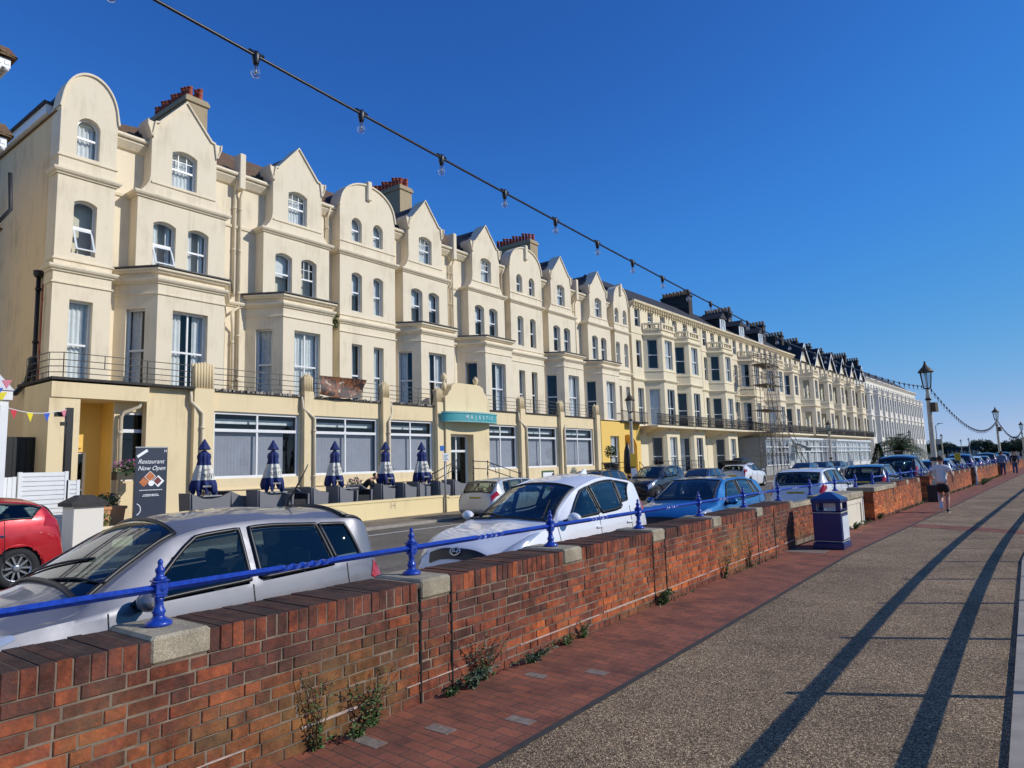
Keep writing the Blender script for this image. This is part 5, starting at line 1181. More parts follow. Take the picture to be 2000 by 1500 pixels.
# ================================================================== the rest of the terrace
plain('slate_dark', (.035, .034, .04), .85, var=.35, scale=2)
plain('stack_black', (.05, .042, .036), .9, var=.4, scale=3)
plain('pot_buff', (.30, .20, .12), .85, var=.3)
plain('ext_grey', (.36, .36, .34), .6, var=.2); plain('ext_white', (.76, .77, .75), .45, var=.06)
plain('iron', (.02, .02, .022), .55)
def wl(parent, x, y, z, W, H, kind='tall', style=0, reveal=.18, ang=0.0, curtain=True):
    a, b, c = window_mesh(kind, W, H, 0, style, reveal); o = link('window', a, parent); o.location = (x, y, z); o.rotation_euler = (0, 0, ang); link('pane', b, o)
    if curtain: link('curtain', c, o)
    return o
def house(label, ya, yb, bays, wall='pale_yellow', top='cornice', proj=1.2, ground=None, gables=(), eaves=15.0, chim=None, dormers=(), det=True, balcony=True, name='terraced_house'):
    A, B = fac(ya), fac(yb); L = (B - A).length; t = thing(name, label, 'house', (A.x, A.y, 0), math.atan2((B - A).y, (B - A).x) - math.pi / 2, 'terraced houses along the seafront')
    r = random.Random(int(ya * 10)); K = L / (yb - ya)
    bl = [(c - ya) * K for c in bays]; fw = 1.2; cd = 1.1
    def loc(me): return me
    m = MB(); holes = []; W3 = []
    n = max(2, int(round(L / 2.15))); 
    for i in range(n):
        y = (i + .5) * L / n
        W3.append(y); holes.append(op_rect(y - .48, y + .48, 12.95, 14.5))
    free = [W3[i] for i in range(n) if all(abs(W3[i] - b) > fw + cd + .3 for b in bl)]
    for y in free: holes += [op_rect(y - .45, y + .45, 9.5, 11.8), op_rect(y - .5, y + .5, 4.75, 7.8)]
    outline = [(0, -.03), (L, -.03), (L, eaves)]
    gl = sorted([(g - ya) * K for g in gables], reverse=True)
    for g in gl: outline += [(min(g + 2.2, L - .05), eaves), (g, eaves + 2.5), (max(g - 2.2, .05), eaves)]
    outline += [(0, eaves)]
    m.panel((0, 0, 0), (0, 1, 0), outline, holes, depth=.4, reveal=.2)
    path = [(0, L), (0, 0)]
    m.mould(path, 12.3, STR); m.mould(path, 8.35, COR)
    if top == 'cornice':
        m.mould(path, eaves - .35, [(0, 0), (.12, .02), (.16, .12), (.42, .2), (.46, .36), (0, .42)])
        k = int(L / .42)
        for i in range(k): y = (i + .5) * L / k; m.box(.0, .3, y - .05, y + .05, eaves - .45, eaves - .16)
    for b in bl:
        p0, p1 = b - fw, b + fw; X = proj
        for z0, z1, hz0, hz1 in ((8.0, 12.9, 9.45, 11.95), (4.65, 8.0, 4.75, 7.75), (-.03, 4.65, .75, 3.75)):
            if z0 < 0 and ground: continue
            m.panel((X, p0, 0), (0, 1, 0), op_rect(0, 2 * fw, z0, z1), [op_rect(fw - .68, fw + .68, hz0, hz1)], depth=.02, reveal=.18, sides=False)
            for s_ in (-1, 1):
                P = Vector((X, p0 if s_ < 0 else p1, 0)); Q = Vector((0, (p0 - cd) if s_ < 0 else (p1 + cd), 0)); O, U = (Q, P - Q) if s_ < 0 else (P, Q - P); l_ = U.length
                m.panel(O, U, op_rect(0, l_, z0, z1), [op_rect(l_ / 2 - .46, l_ / 2 + .46, hz0, hz1)], depth=.02, reveal=.18, sides=False)
        bp = [(0, p1 + cd), (X, p1), (X, p0), (0, p0 - cd)]
        m.mould(bp, 12.15, COR); m.mould(bp, 8.3, COR); m.mould(bp, 9.2, STR)
        # balustrade parapet
        m.mould(bp, 12.72, [(0, 0), (.1, 0), (.1, .1), (-.18, .1), (-.18, 0)]); m.mould(bp, 13.22, [(.08, 0), (.08, .12), (-.2, .12), (-.2, 0)])
        for (q0, q1) in zip(bp, bp[1:]):
            q0, q1 = Vector(q0), Vector(q1); l_ = (q1 - q0).length; d = (q1 - q0) / l_; nn = Vector((-d.y, d.x))
            for u in (.12, l_ - .12):
                c = q0 + d * u; m.box(c.x - .12, c.x + .06, c.y - .14, c.y + .14, 12.8, 13.23)
            for k in range(3): c = q0 + d * (l_ * (.32 + .18 * k)); m.box(c.x - .1, c.x + .02, c.y - .06, c.y + .06, 12.8, 13.23)
        m.add([(x, y, 12.82) for x, y in bp], [(0, 1, 2, 3)])
    m.build('wall', wall, t)
    for i, y in enumerate(W3): wl(t, 0, y, 12.95, .96, 1.55, 'sash', r.choice([0, 4, 5]), .2, 0, det)
    for y in free: wl(t, 0, y, 9.5, .9, 2.3, 'sash', r.choice([0, 4, 5, 2]), .2, 0, det); wl(t, 0, y, 4.75, 1.0, 3.05, 'tall', r.choice([0, 2, 5]), .2, 0, det)
    an = math.atan2(proj, cd)
    for b in bl:
        for z0, h in ((9.45, 2.5), (4.75, 3.0), (.75, 3.0)):
            if z0 < 2 and ground: continue
            wl(t, proj, b, z0, 1.36, h, 'tall', r.choice([0, 2, 5]), .18, 0, det)
            for s_ in (-1, 1):
                mx_, my_ = proj / 2, b + s_ * (fw + cd / 2); nx = Vector((cd, s_ * proj)).normalized(); wl(t, mx_, my_, z0, .92, h, 'tall', r.choice([0, 5, 3]), .18, math.atan2(nx.y, nx.x), det)
    # roof
    ro = MB(); ro.prism([(.2, eaves + .05), (-.15, eaves + .05), (-4.2, eaves + 3.0), (-8.4, eaves), (-8.4, eaves - .15), (.2, eaves - .05)], 'y', 0, L); 
    for g in gl: ro.prism([(g - 2.35, eaves - .02), (g, eaves + 2.66), (g + 2.35, eaves - .02), (g + 2.2, eaves - .06), (g, eaves + 2.46), (g - 2.2, eaves - .06)], 'x', -4, .28)
    ro.build('roof', 'slate_dark', t)
    for g in gl:
        bb = MB()
        for s_ in (-1, 1): bb.add([(.30, g + s_ * 2.4, eaves - .1), (.30, g, eaves + 2.64), (.30, g, eaves + 2.3), (.30, g + s_ * 2.4, eaves - .42)] + [(.34, g + s_ * 2.4, eaves - .1), (.34, g, eaves + 2.64), (.34, g, eaves + 2.3), (.34, g + s_ * 2.4, eaves - .42)], [(0, 1, 2, 3), (4, 5, 6, 7), (0, 1, 5, 4), (3, 2, 6, 7)])
        bb.build('bargeboard', 'ext_white', t)
    for c in (chim or []):
        y = (c - ya) * K; ch = MB(); ch.box(-6.2, -3.0, y - .45, y + .45, eaves, eaves + 4.2); ch.bbox(-6.28, -2.92, y - .53, y + .53, eaves + 4.2, eaves + 4.4, .02); co = ch.build('chimney', 'stack_black', t)
        for k in range(8):
            for s_ in (-.2, .2): p = MB(); p.lathe([(.11, eaves + 4.4), (.10, eaves + 4.8), (.13, eaves + 4.85), (.13, eaves + 4.92)], -6.0 + k * .41, y + s_, 8); p.build('chimney_pot', 'pot_buff', co)
    for c in dormers:
        y = (c - ya) * K; d = MB(); d.box(-3.6, -1.2, y - .75, y + .75, eaves + .4, eaves + 2.0); d.build('dormer', 'slate_dark', t)
        f = MB(); f.box(-1.2, -1.12, y - .75, y + .75, eaves + .55, eaves + 2.0); f.prism([(y - .95, eaves + 2.0), (y + .95, eaves + 2.0), (y, eaves + 2.65)], 'x', -1.2, -1.05); f.build('dormer_front', 'ext_white', t)
        wl(t, -1.1, y, eaves + .75, .8, 1.15, 'sash', 5, .0, 0, False); rf = MB(); rf.prism([(y - 1.0, eaves + 1.98), (y, eaves + 2.72), (y + 1.0, eaves + 1.98)], 'x', -3.8, -.98); rf.build('dormer_roof', 'slate_dark', t)
    if balcony:
        bx = proj + .75
        sl = MB(); sl.mould([(bx, L), (bx, 0)], 4.45, [(0, 0), (.0, .16), (-bx, .16), (-bx, 0)])
        for i in range(int(L / 1.6) + 1): y = i * 1.6 + .3; sl.prism([(.05, 4.45), (bx - .1, 4.45), (.05, 3.85)], 'y', y, y + .16)
        sl.build('balcony_slab', wall, t)
        ir = MB(); ir.tube([(bx - .05, 0, 5.52), (bx - .05, L, 5.52)], .03, 5); ir.tube([(bx - .05, 0, 4.68), (bx - .05, L, 4.68)], .025, 5)
        k = int(L / .2)
        for i in range(k):
            y = i * .2 + .05; ir.tube([(bx - .05, y, 4.62), (bx - .05, y + .10, 5.0), (bx - .05, y - .04, 5.25), (bx - .05, y + .05, 5.52)], .018, 4); ir.tube([(bx - .05, y + .1, 4.62), (bx - .05, y, 5.0), (bx - .05, y + .14, 5.25), (bx - .05, y + .05, 5.52)], .018, 4)
        ir.build('balcony_railing', 'iron', t)
    if ground:
        mat, gx, gz = ground; q = MB(); q.box(.0, gx - .12, 0.05, L - .05, -.03, .95); q.box(.02, gx + .12, -.0, L, gz - .02, gz + .22); nb = max(2, int(L / 2.2))
        for i in range(nb + 1): y = .05 + (L - .1) * i / nb; q.box(gx - .14, gx, max(y - .07, 0.02), min(y + .07, L - .02), .95, gz - .02)
        q.box(gx - .15, gx + .01, .05, L - .05, gz * .62, gz * .62 + .12); q.box(.0, gx, .03, .1, .9, gz); q.box(.0, gx, L - .1, L - .03, .9, gz); q.build('sun_lounge', mat, t)
        for i in range(nb):
            y = .05 + (L - .1) * (i + .5) / nb; wl(t, gx, y, .96, (L - .1) / nb - .15, gz - 1.0, 'shop', r.choice([5, 6, 0]), .07, 0, False)
        fl = MB(); fl.box(gx - .3, gx - .27, .1, L - .1, .95, gz - .1); fl.build('blinds', 'blind_grey' if mat == 'ext_grey' else 'net_curtain', t)
    return t
house('cream terraced house with first iron balcony, next to the yellow arched porch', 49.7, 57.2, [54.2])
house('cream terraced house between the iron balconies, second after the hotel row', 57.3, 64.6, [59.9])
house('cream terraced house with a tall dark chimney stack on its slate roof', 64.7, 73.4, [68.7], chim=[70.3])
house('cream house behind the scaffolding tower with a grey glazed lounge in front', 73.5, 82.3, [78], wall='ivory', ground=('ext_grey', 2.9, 3.7), dormers=[74.6, 81])
house('ivory house with white glazed sun lounge and black awning right of the scaffold', 82.4, 91.2, [87.3], wall='ivory', ground=('ext_white', 2.9, 3.8), dormers=[88.4], chim=[83.2])
house('last flat-fronted ivory house before the pointed gables', 91.3, 98.0, [94.3], wall='ivory', ground=('ext_white', 2.9, 3.8), chim=[97])
for i, lab in enumerate(('first pointed gable house with bargeboards after the flat cornice', 'second pointed gable house in the far row', 'third pointed gable house in the far row, grey fronted lounge below', 'fourth pointed gable house in the far row', 'fifth pointed gable house in the far row', 'last pointed gable house, next to the white terrace')):
    a = 98.1 + 8.6 * i; house(lab, a, a + 8.5, [a + 5.6], wall='ivory' if i < 5 else 'white_render', top='plain', proj=1.5, gables=[a + 5.7], eaves=14.6, chim=[a + 8.0], ground=('ext_grey' if i in (0,) else 'ext_white', 2.8, 3.8) if i < 4 else None, det=False, balcony=i < 5)
for i, lab in enumerate(('first white rendered terraced house after the gables', 'second white terraced house in the far end row', 'third white terraced house in the far end row', 'fourth white terraced house above the palm', 'fifth white terraced house, next to last', 'end house of the white terrace against the sky')):
    a = 149.8 + 13.0 * i; house(lab, a, a + 12.9, [a + 3.3, a + 9.8] if i < 5 else [a + 4], wall='white_render', proj=1.9, eaves=15.5, chim=[a + 3] if i < 2 else None, det=False, balcony=False)
# black awning on the white lounge
aw = thing('awning', 'black awning slung over the white lounge entrance', 'awning', (0, 0, 0)); p_ = fac(83.2, 3.0); aw.location = (p_.x, p_.y, 2.75)
q = MB(); q.loft([[(0, 0, .55), (0, 2.6, .55), (1.3, 2.6, -.05), (1.3, 0, -.05)], [(0, 0, .59), (0, 2.6, .59), (1.32, 2.6, -.01), (1.32, 0, -.01)]]); q.add([(1.31, 0, -.01), (1.31, 2.6, -.01), (1.31, 2.6, -.3), (1.31, 0, -.3)], [(0, 1, 2, 3)]); q.build('canopy', 'trim_black', aw)
# scaffolding tower
plain('scaffold_steel', (.22, .19, .16), .45, metal=.6); plain('boards', (.20, .15, .09), .8, var=.3)
p_ = fac(72.5, 2.6); sf = thing('scaffold', 'scaffolding tower against the cream terrace with boarded lifts', 'scaffold', (p_.x, p_.y, 0), RZ * .5, None)
q = MB(); xs = (0, 1.2); yy = (0, 1.3, 2.6, 3.7)
for x in xs:
    for y in yy: q.tube([(x, y, 0), (x, y, 12.9 if y < 4 else 7)], .035, 6)
lv = (2.0, 4.4, 6.6, 9.2, 10.2, 11.3, 12.3)
for z in lv:
    for x in xs: q.tube([(x, -.5, z), (x, 4.2, z)], .032, 6); q.tube([(x, -.5, z + .5), (x, 4.2, z + .5)], .03, 6); q.tube([(x, -.4, z + 1.0), (x, 4.1, z + 1.0)], .03, 6)
    for y in yy: q.tube([(-.5, y, z), (1.7, y, z)], .032, 6)
for i, z in enumerate(lv[:-1]):
    q.tube([(1.22, yy[i % 3], z), (1.22, yy[i % 3 + 1], lv[i + 1])], .03, 6); q.tube([(1.25, yy[(i + 1) % 3 + 1], z), (1.25, yy[(i + 1) % 3], lv[i + 1])], .03, 6)
for a, b in (((1.3, 3.2, 6.5), (1.6, 9.5, .2)), ((1.3, 2.0, 6.0), (3.0, 7.5, .1)), ((1.3, 4.6, 6.6), (1.5, 11.5, .3)), ((1.3, 1.6, 4.4), (1.3, 5.2, 0))): q.tube([a, b], .035, 6)
q.build('tubes', 'scaffold_steel', sf)
for z in (6.66, 9.26, 11.36): b = MB(); b.box(-.1, 1.3, -.2, 3.8, z, z + .035); b.build('platform', 'boards', sf)
# ================================================================== forecourt of the hotel and the left edge
plain('deck_grey', (.30, .30, .31), .7, var=.2, scale=3); plain('wicker', (.19, .19, .20), .75, var=.25, scale=40, bump=.5); plain('wicker_dark', (.018, .018, .02), .8, var=.3, scale=40)
plain('parasol_blue', (.008, .022, .13), .75, var=.2, scale=6); plain('parasol_white', (.72, .70, .62), .8, var=.1); plain('pole_wood', (.34, .22, .11), .5); plain('ink_navy', (.02, .025, .06), .7)
plain('table_top', (.33, .33, .34), .5); plain('galv', (.34, .35, .35), .45, metal=.5); plain('sign_blue', (.02, .12, .42), .5)
plain('banner_navy', (.018, .028, .055), .45, var=.25, scale=2); plain('food_orange', (.55, .17, .05), .6, var=.5, scale=30); plain('food_dark', (.18, .03, .03), .6, var=.5, scale=30)
plain('clay', (.62, .30, .14), .8, var=.12); plain('leaf', (.055, .115, .03), .6, var=.5, scale=12); plain('leaf_pale', (.13, .19, .055), .6, var=.5, scale=12); plain('leaf_grey', (.16, .20, .13), .6, var=.4, scale=12); plain('twig_red', (.14, .035, .028), .7); plain('flower_pink', (.50, .12, .34), .6, var=.4, scale=20)
deck = MB(); deck.box(-23.0, -19.25, 10.0, 24.4, -.03, .45); deck.box(-23.0, -20.6, 24.4, 40, -.03, .3); tag(deck.build('terrace_floor', 'deck_grey'), kind='structure')
gw = thing('garden_wall', 'low pale yellow garden wall in front of the hotel terrace', 'wall', (-19.1, 16, 0))
m = MB(); m.box(-.12, .12, -5.8, 4.7, -.03, .60); m.box(-.15, .15, -5.85, 4.75, .60, .68); m.box(-.12, .12, 4.7, 9.3, -.03, .55); m.box(-.15, .15, 4.75, 9.35, .55, .62); m.build('wall', 'garden_yellow', gw, None)
hm_ = MB()
for z0, z1, y0, y1 in ((.33, .55, 1.6, 1.63), (.33, .55, 1.8, 1.83), (.43, .455, 1.63, 1.8)): hm_.box(.1205, .124, y0, y1, z0, z1)
hm_.build('painted_mark', 'stack_render', gw)
pw = thing('planting_bed', 'low cream walled bed of gravel and plants beside the white gate pillar', 'flower bed', (-19.3, 8.4, 0))
m = MB(); m.box(-.9, .2, -.75, .75, -.03, .46); m.box(.1, .24, -.78, .80, .46, .54); m.box(-.9, .24, .66, .80, .46, .54); m.build('wall', 'pale_yellow', pw); m = MB(); m.box(-.9, .1, -.75, .66, .46, .50); m.build('gravel', 'soil', pw)
# tub chairs
def make_chair(label, x, y, rz):
    t = thing('wicker_chair', label, 'chair', (x, y, .45), rz, 'grey wicker tub chairs on the hotel terrace')
    s = MB(); s.bbox(-.28, .25, -.26, .26, .12, .42, .02); s.loft([[(-.268, -.30, .4), (-.262, -.30, .4), (-.262, .30, .4), (-.268, .30, .4)], [(-.325, -.30, .78), (-.318, -.30, .78), (-.318, .30, .78), (-.325, .30, .78)]]); s.box(-.26, .24, -.304, -.298, .4, .60); s.box(-.26, .24, .298, .304, .4, .60); s.box(.2505, .256, -.25, .25, .13, .41); s.build('seat', 'wicker_dark', t)
    b = MB(); b.loft([[(-.34, -.31, .0), (-.27, -.31, 0), (-.27, .31, 0), (-.34, .31, 0)], [(-.38, -.33, .80), (-.33, -.33, .80), (-.33, .33, .80), (-.38, .33, .80)]]); b.build('backrest', 'wicker', t)
    for s_ in (-1, 1):
        a = MB(); a.prism([(-.30, 0), (.27, 0), (.30, .60), (.0, .63), (-.33, .78)], 'y', s_ * .34 - .035, s_ * .34 + .035); a.build('armrest', 'wicker', t)
    return t
ch0 = None; spots = []
chairs = [(-20.0, 10.75, 1.57, 'wicker tub chair at the near end of the terrace, right behind the dark banner'), (-20.35, 11.5, -1.57, 'tub chair turned towards the banner beneath the first parasol'), (-20.9, 11.9, 1.4, 'tub chair set back between the first and second parasols'), (-20.9, 12.5, 1.6, 'middle tub chair of the three side by side between first and second parasols'), (-20.0, 12.95, 1.57, 'grey backed tub chair just left of the second parasol pole'),
          (-20.0, 14.2, 0.1, 'wide dark tub chair right of the second parasol pole'), (-20.0, 15.0, 1.57, 'tub chair showing its grey side above the car aerial'), (-20.9, 14.6, -1.5, 'tub chair at the back between second and third parasols'), (-20.9, 15.6, 1.5, 'tub chair just left of the third parasol'), (-20.0, 16.1, 1.6, 'tub chair right under the third parasol'), (-20.0, 17.0, 0.0, 'dark tub chair left of the seated man'), (-20.0, 18.15, 1.57, 'tub chair the man in black sits beside'), (-20.9, 18.9, -1.5, 'tub chair behind the fourth parasol'), (-20.0, 19.3, 1.57, 'tub chair right of the fourth parasol'), (-20.0, 20.1, 1.57, 'tub chair left of the grey sign pole'), (-20.9, 20.6, -1.57, 'tub chair behind the fifth parasol'), (-20.0, 21.3, 1.57, 'tub chair right of the grey sign pole'), (-20.0, 22.2, 1.57, 'second tub chair right of the grey sign pole'), (-20.6, 23.0, 1.5, 'tub chair at the far end near the entrance door')]
for x, y, rz, lab in chairs:
    if ch0 is None: ch0 = make_chair(lab, x, y, rz)
    else: dup(ch0, lab, (x, y, .45), rz)
tb0 = None
for y, lab in ((11.2, 'low grey table under the first parasol'), (13.55, 'low grey table under the second parasol'), (16.6, 'low grey table under the third parasol'), (18.7, 'low grey table in front of the seated man'), (20.7, 'low grey table under the fifth parasol')):
    if tb0 is None:
        tb0 = thing('table', lab, 'table', (-20.45, y, .45), 0, 'terrace tables'); m = MB(); m.bbox(-.4, .4, -.4, .4, .66, .70, .01); m.build('tabletop', 'table_top', tb0)
        m = MB(); m.bbox(-.3, .3, -.3, .3, .0, .66, .02); m.build('base', 'wicker', tb0)
    else: dup(tb0, lab, (-20.45, y, .45))
# closed parasols
def make_parasol(label, x, y, seed):
    rr = random.Random(seed); t = thing('parasol', label, 'parasol', (x, y, .45), rr.uniform(0, 1), 'closed parasols on the hotel terrace')
    m = MB(); m.lathe([(.24, 0), (.24, .06), (.04, .08), (.025, .12)], 0, 0, 14); m.build('base', 'trim_black', t)
    m = MB(); m.lathe([(.024, .08), (.022, 2.36)], 0, 0, 8); m.build('pole', 'pole_wood', t)
    prof = [(.84, .27), (.92, .315), (1.06, .295), (1.17, .262), (1.40, .215), (1.62, .17), (1.76, .150), (1.88, .175), (1.96, .16), (2.03, .085), (2.08, .05)]
    c = MB(); n = 48; rings = []; sg = rr.uniform(0, 6)
    for z, r in prof:
        rg = []
        for k in range(n):
            a = 2 * math.pi * k / n; f = 1 + (.24 + .10 * math.sin(3 * a + seed)) * math.cos(8 * a + sg + z * 1.2) * min(1, (2.15 - z) * 1.3) + .10 * math.sin(2 * a + seed * 2); sag = -.13 * math.cos(8 * a + sg) - .05 * math.cos(a * 3 + seed) if z < .95 else 0
            rg.append((r * f * math.cos(a), r * f * math.sin(a), z + sag))
        rings.append(rg)
    for i in range(len(rings) - 1):
        zm = (prof[i][0] + prof[i + 1][0]) / 2; c.loft([rings[i], rings[i + 1]], False, 1 if 1.17 < zm < 1.63 else 0, True)
    co = c.build('canopy', ['parasol_blue', 'parasol_white'], t)
    v = MB(); v.loft([[(r * math.cos(2 * math.pi * k / 8), r * math.sin(2 * math.pi * k / 8), z) for k in range(8)] for r, z in ((.16, 2.09), (.185, 2.12), (.10, 2.27), (.02, 2.42))]); v.build('vent_cap', 'parasol_blue', t)
    for body, z, size, r, mt in (('PORETTI', 1.30, .16, .285, 'ink_navy'), ('ANGELO', 1.48, .08, .245, 'ink_navy'), ('BIRRIFICIO', .98, .07, .40, 'parasol_white')):
        o = text_part('lettering', body, size, mt, co, (r * math.cos(-t.rotation_euler.z - .25), r * math.sin(-t.rotation_euler.z - .25), z), (R_(90 - 8), 0, R_(90 - 14) - t.rotation_euler.z), .004, sx=.72)
    return t
for i, (y, lab) in enumerate(((11.07, 'closed blue and white parasol nearest the banner'), (13.47, 'second closed parasol from the banner, before the big window with a gap in its blind'), (16.02, 'third closed parasol, left of the seated man'), (18.48, 'fourth closed parasol, just right of the seated man'), (20.48, 'fifth closed parasol, nearest the entrance canopy'))): make_parasol(lab, -20.2, y, i + 3)
bp = thing('parasol', 'closed black parasol in front of the yellow arched porch', 'parasol', (-20.5, 39.4, .3), 0); m = MB(); m.lathe([(.03, 0), (.03, 2.7)], 0, 0, 8); m.build('pole', 'trim_black', bp); m = MB(); m.lathe([(.2, .75), (.30, .9), (.28, 1.5), (.22, 2.2), (.1, 2.6), (.01, 2.75)], 0, 0, 10); m.build('canopy', 'trim_black', bp)
# roll-up banner
bn_ = thing('banner', 'tall dark restaurant banner on the forecourt with food pictures', 'banner', (-19.0, 8.93, .62), 0)
m = MB(); m.box(-.012, .012, -.42, .42, .02, 1.93); m.build('sheet', 'banner_navy', bn_); m = MB(); m.bbox(-.09, .09, -.44, .44, -.05, .03, .01); m.box(-.02, .02, -.43, .43, 1.93, 1.96); m.build('stand', 'galv', bn_)
m = MB(); m.box(-.05, .05, -.3, .3, -.62, -.05); m.build('plinth', 'trim_black', bn_)
text_part('lettering', 'Restaurant', .165, 'sign_white', bn_, (.016, -.02, 1.56), FACE_X, .002, shear=.35, sx=.95); text_part('lettering', 'Now Open', .165, 'sign_white', bn_, (.016, .0, 1.38), FACE_X, .002, shear=.35, sx=.95)
for z, w_ in ((.80, .30), (.68, .19), (.645, .22)):
    m = MB(); y = -w_
    rq = random.Random(int(z * 99))
    while y < w_: l_ = rq.uniform(.02, .06); m.box(.013, .015, y, min(y + l_, w_), z - .009, z + .009); y += l_ + .012
    m.build('small_print', 'sign_white', bn_)
def diamond(y, z, r, mat, x=.015): m = MB(); m.prism([(y, z - r), (y + r, z), (y, z + r), (y - r, z)], 'x', x - .002, x); return m.build('picture', mat, bn_)
diamond(-.03, 1.16, .15, 'sign_white', .0145); diamond(-.03, 1.16, .135, 'food_orange', .017); diamond(-.19, 1.02, .13, 'food_orange', .0165); diamond(.19, 1.03, .16, 'sign_white', .0146); diamond(.17, 1.04, .11, 'food_dark', .018)
m = MB(); m.lathe([(.075, 0), (.075, .004)], 0, 0, 20); d_ = m.build('plate_picture', 'sign_white', bn_); d_.location = (.016, 0, .98); d_.rotation_euler = (0, R_(90), 0)
m = MB(); m.loft([[(.013, -.40, 1.72), (.013, -.36, 1.66), (.013, -.10, 1.84), (.013, -.14, 1.90)], [(.016, -.40, 1.72), (.016, -.36, 1.66), (.016, -.10, 1.84), (.016, -.14, 1.90)]]); m.build('flash', 'sign_white', bn_)
m = MB(); m.tube([(.016, -.42 + .16 * math.cos(a), .30 + .16 * math.sin(a)) for a in [-1.2 + i * .2 for i in range(13)]], .014, 5); m.build('ring_motif', 'sign_white', bn_)
text_part('lettering', 'M', .10, 'sign_white', bn_, (.016, .36, 1.84), FACE_X, .002)
# gate pillar, fences, gates
pl = thing('gate_pillar', 'white gate pillar with a dark pyramidal cap in front of the planting bed', 'pillar', (-19.0, 7.3, 0)); m = MB(); m.bbox(-.34, .34, -.34, .34, -.03, 1.1, .01); m.build('shaft', 'white_render', pl)
m = MB(); m.box(-.43, .43, -.42, .42, 1.1, 1.19); m.loft([[(-.42, -.41, 1.19), (.42, -.41, 1.19), (.42, .41, 1.19), (-.42, .41, 1.19)], [(-.15, -.15, 1.37), (.15, -.15, 1.37), (.15, .15, 1.37), (-.15, .15, 1.37)]]); m.build('cap', 'dark_stone_and_shade', pl)
def slat_fence(label, x, y0, y1, z1, vertical=False):
    t = thing('fence', label, 'fence', (x, y0, 0)); L = y1 - y0; m = MB(); m.box(-.06, -.03, 0, L, 0, z1 - .02)
    if vertical:
        n = int(L / .14); [m.bbox(-.03, .0, i * L / n + .004, (i + 1) * L / n - .004, .05, z1, .003) for i in range(n)]
    else:
        n = int(z1 / .115); [m.bbox(-.03, .0, 0, L, i * z1 / n + .008, (i + 1) * z1 / n - .006, .004) for i in range(n)]
    m.build('boards', 'white_paint', t)
    for y in (0, L): p = MB(); p.box(-.08, .01, y - .04, y + .04, 0, z1 + .01); p.build('post', 'white_paint', t)
    return t
slat_fence('white horizontal slatted fence behind the red car', -19.9, 6.2, 7.22, 1.97); slat_fence('lower end panel of white slatted fence by the gate pillar', -19.9, 7.26, 7.5, 1.74); slat_fence('white vertical boarded gate at the left edge behind the red car', -19.9, 4.2, 6.08, 1.86, True)
dg = thing('gate', 'tall dark boarded gate in the passage beside the hotel end wall', 'gate', (-23.7, 6.6, 0)); m = MB(); m.box(-.05, .0, -.1, 1.55, -.03, 3.05); [m.box(0, .02, -.1 + i * .165, .055 + i * .165, .0, 3.0) for i in range(10)]; m.build('boards', 'trim_black', dg)
kp = thing('post', 'square dark post with a small camera at the corner of the hotel porch', 'post', (-21.3, 7.72, 0)); m = MB(); m.box(-.08, .08, -.08, .08, 0, 3.75); m.build('shaft', 'trim_black', kp); m = MB(); m.box(-.1, .1, -.34, -.08, 3.5, 3.62); m.box(-.06, .06, -.2, -.08, 3.25, 3.35); m.build('camera', 'trim_black', kp)
nb = thing('house', 'neighbouring house with white fretwork eaves cut off by the left edge', 'house', (-21.0, 0, 0))
m = MB(); m.panel((0.0, 0, 0), (0, 1, 0), op_rect(-9, 5.35, -.03, 15), [], depth=.3); m.box(-9, -.3, -9, 5.3, -.03, 13.6); m.build('wall', 'white_render', nb, None)
for z, yy_ in ((12.95, 5.72), (10.75, 5.74), (8.2, 5.62)):
    e_ = MB(); e_.prism([(-.3, z + .5), (.42, z), (.42, z + .05), (-.3, z + .62)], 'y', 0, yy_ + .1); e_.prism([(4.6, z + .3), (yy_ + .10, z), (yy_ + .10, z + .05), (4.6, z + .40)], 'x', -3, .42); e_.box(-3, .25, 4.6, yy_ - .08, z - .02, z + .0, 1); e_.build('eaves', ['roof_tile', 'ext_white'], nb)
    d_ = MB(); d_.box(.28, .32, 2, yy_ - .02, z - .28, z - .03); d_.box(-2.5, .28, yy_ - .06, yy_ - .02, z - .28, z - .03)
    for i in range(14): y = yy_ - .1 - i * .17; d_.lathe([(.0, z - .38), (.055, z - .36), (.06, z - .30), (.0, z - .27)], .30, y, 8); d_.box(.321, .335, y - .05, y + .05, z - .2, z - .08)
    d_.build('fretwork', 'white_paint', nb)
bw = MB(); bw.tube([(.1, 5.9, 9.9), (.12, 5.95, 8.9), (.0, 5.6, 8.3)], .05, 6); bw.build('bracket', 'iron', nb)
pv = thing('pavilion', 'white boarded porch of the neighbouring house at the left edge, hung with bunting', 'porch', (-19.6, 4.0, 0)); m = MB(); m.box(-2.2, 0, -4, 1.78, -.03, 3.72); [m.box(0, .015, 1.78 - .17 * (i + 1) + .006, 1.78 - .17 * i, 0, 3.6) for i in range(22)]; m.box(-2.2, .06, -4, 1.84, 3.72, 3.95); m.prism([(-2.2, 3.95), (.1, 3.95), (-1.1, 4.5)], 'y', -4, 1.86); m.build('boards', 'white_paint', pv)
bt = thing('bunting', 'string of coloured pennants from the white porch to the dark post', 'bunting', (-19.7, 5.6, 3.6)); p0, p1 = Vector((0, 0, 0)), Vector((-1.6, 2.1, .12)); q = MB(); q.tube([p0 + (p1 - p0) * (i / 10) - Vector((0, 0, .16 * math.sin(math.pi * i / 10))) for i in range(11)], .012, 5); q.build('cord', 'white_paint', bt)
for nme, c_ in (('pennant_red', (.55, .04, .06)), ('pennant_blue', (.03, .10, .5)), ('pennant_yellow', (.75, .62, .02)), ('pennant_pink', (.65, .2, .25))): plain(nme, c_, .7)
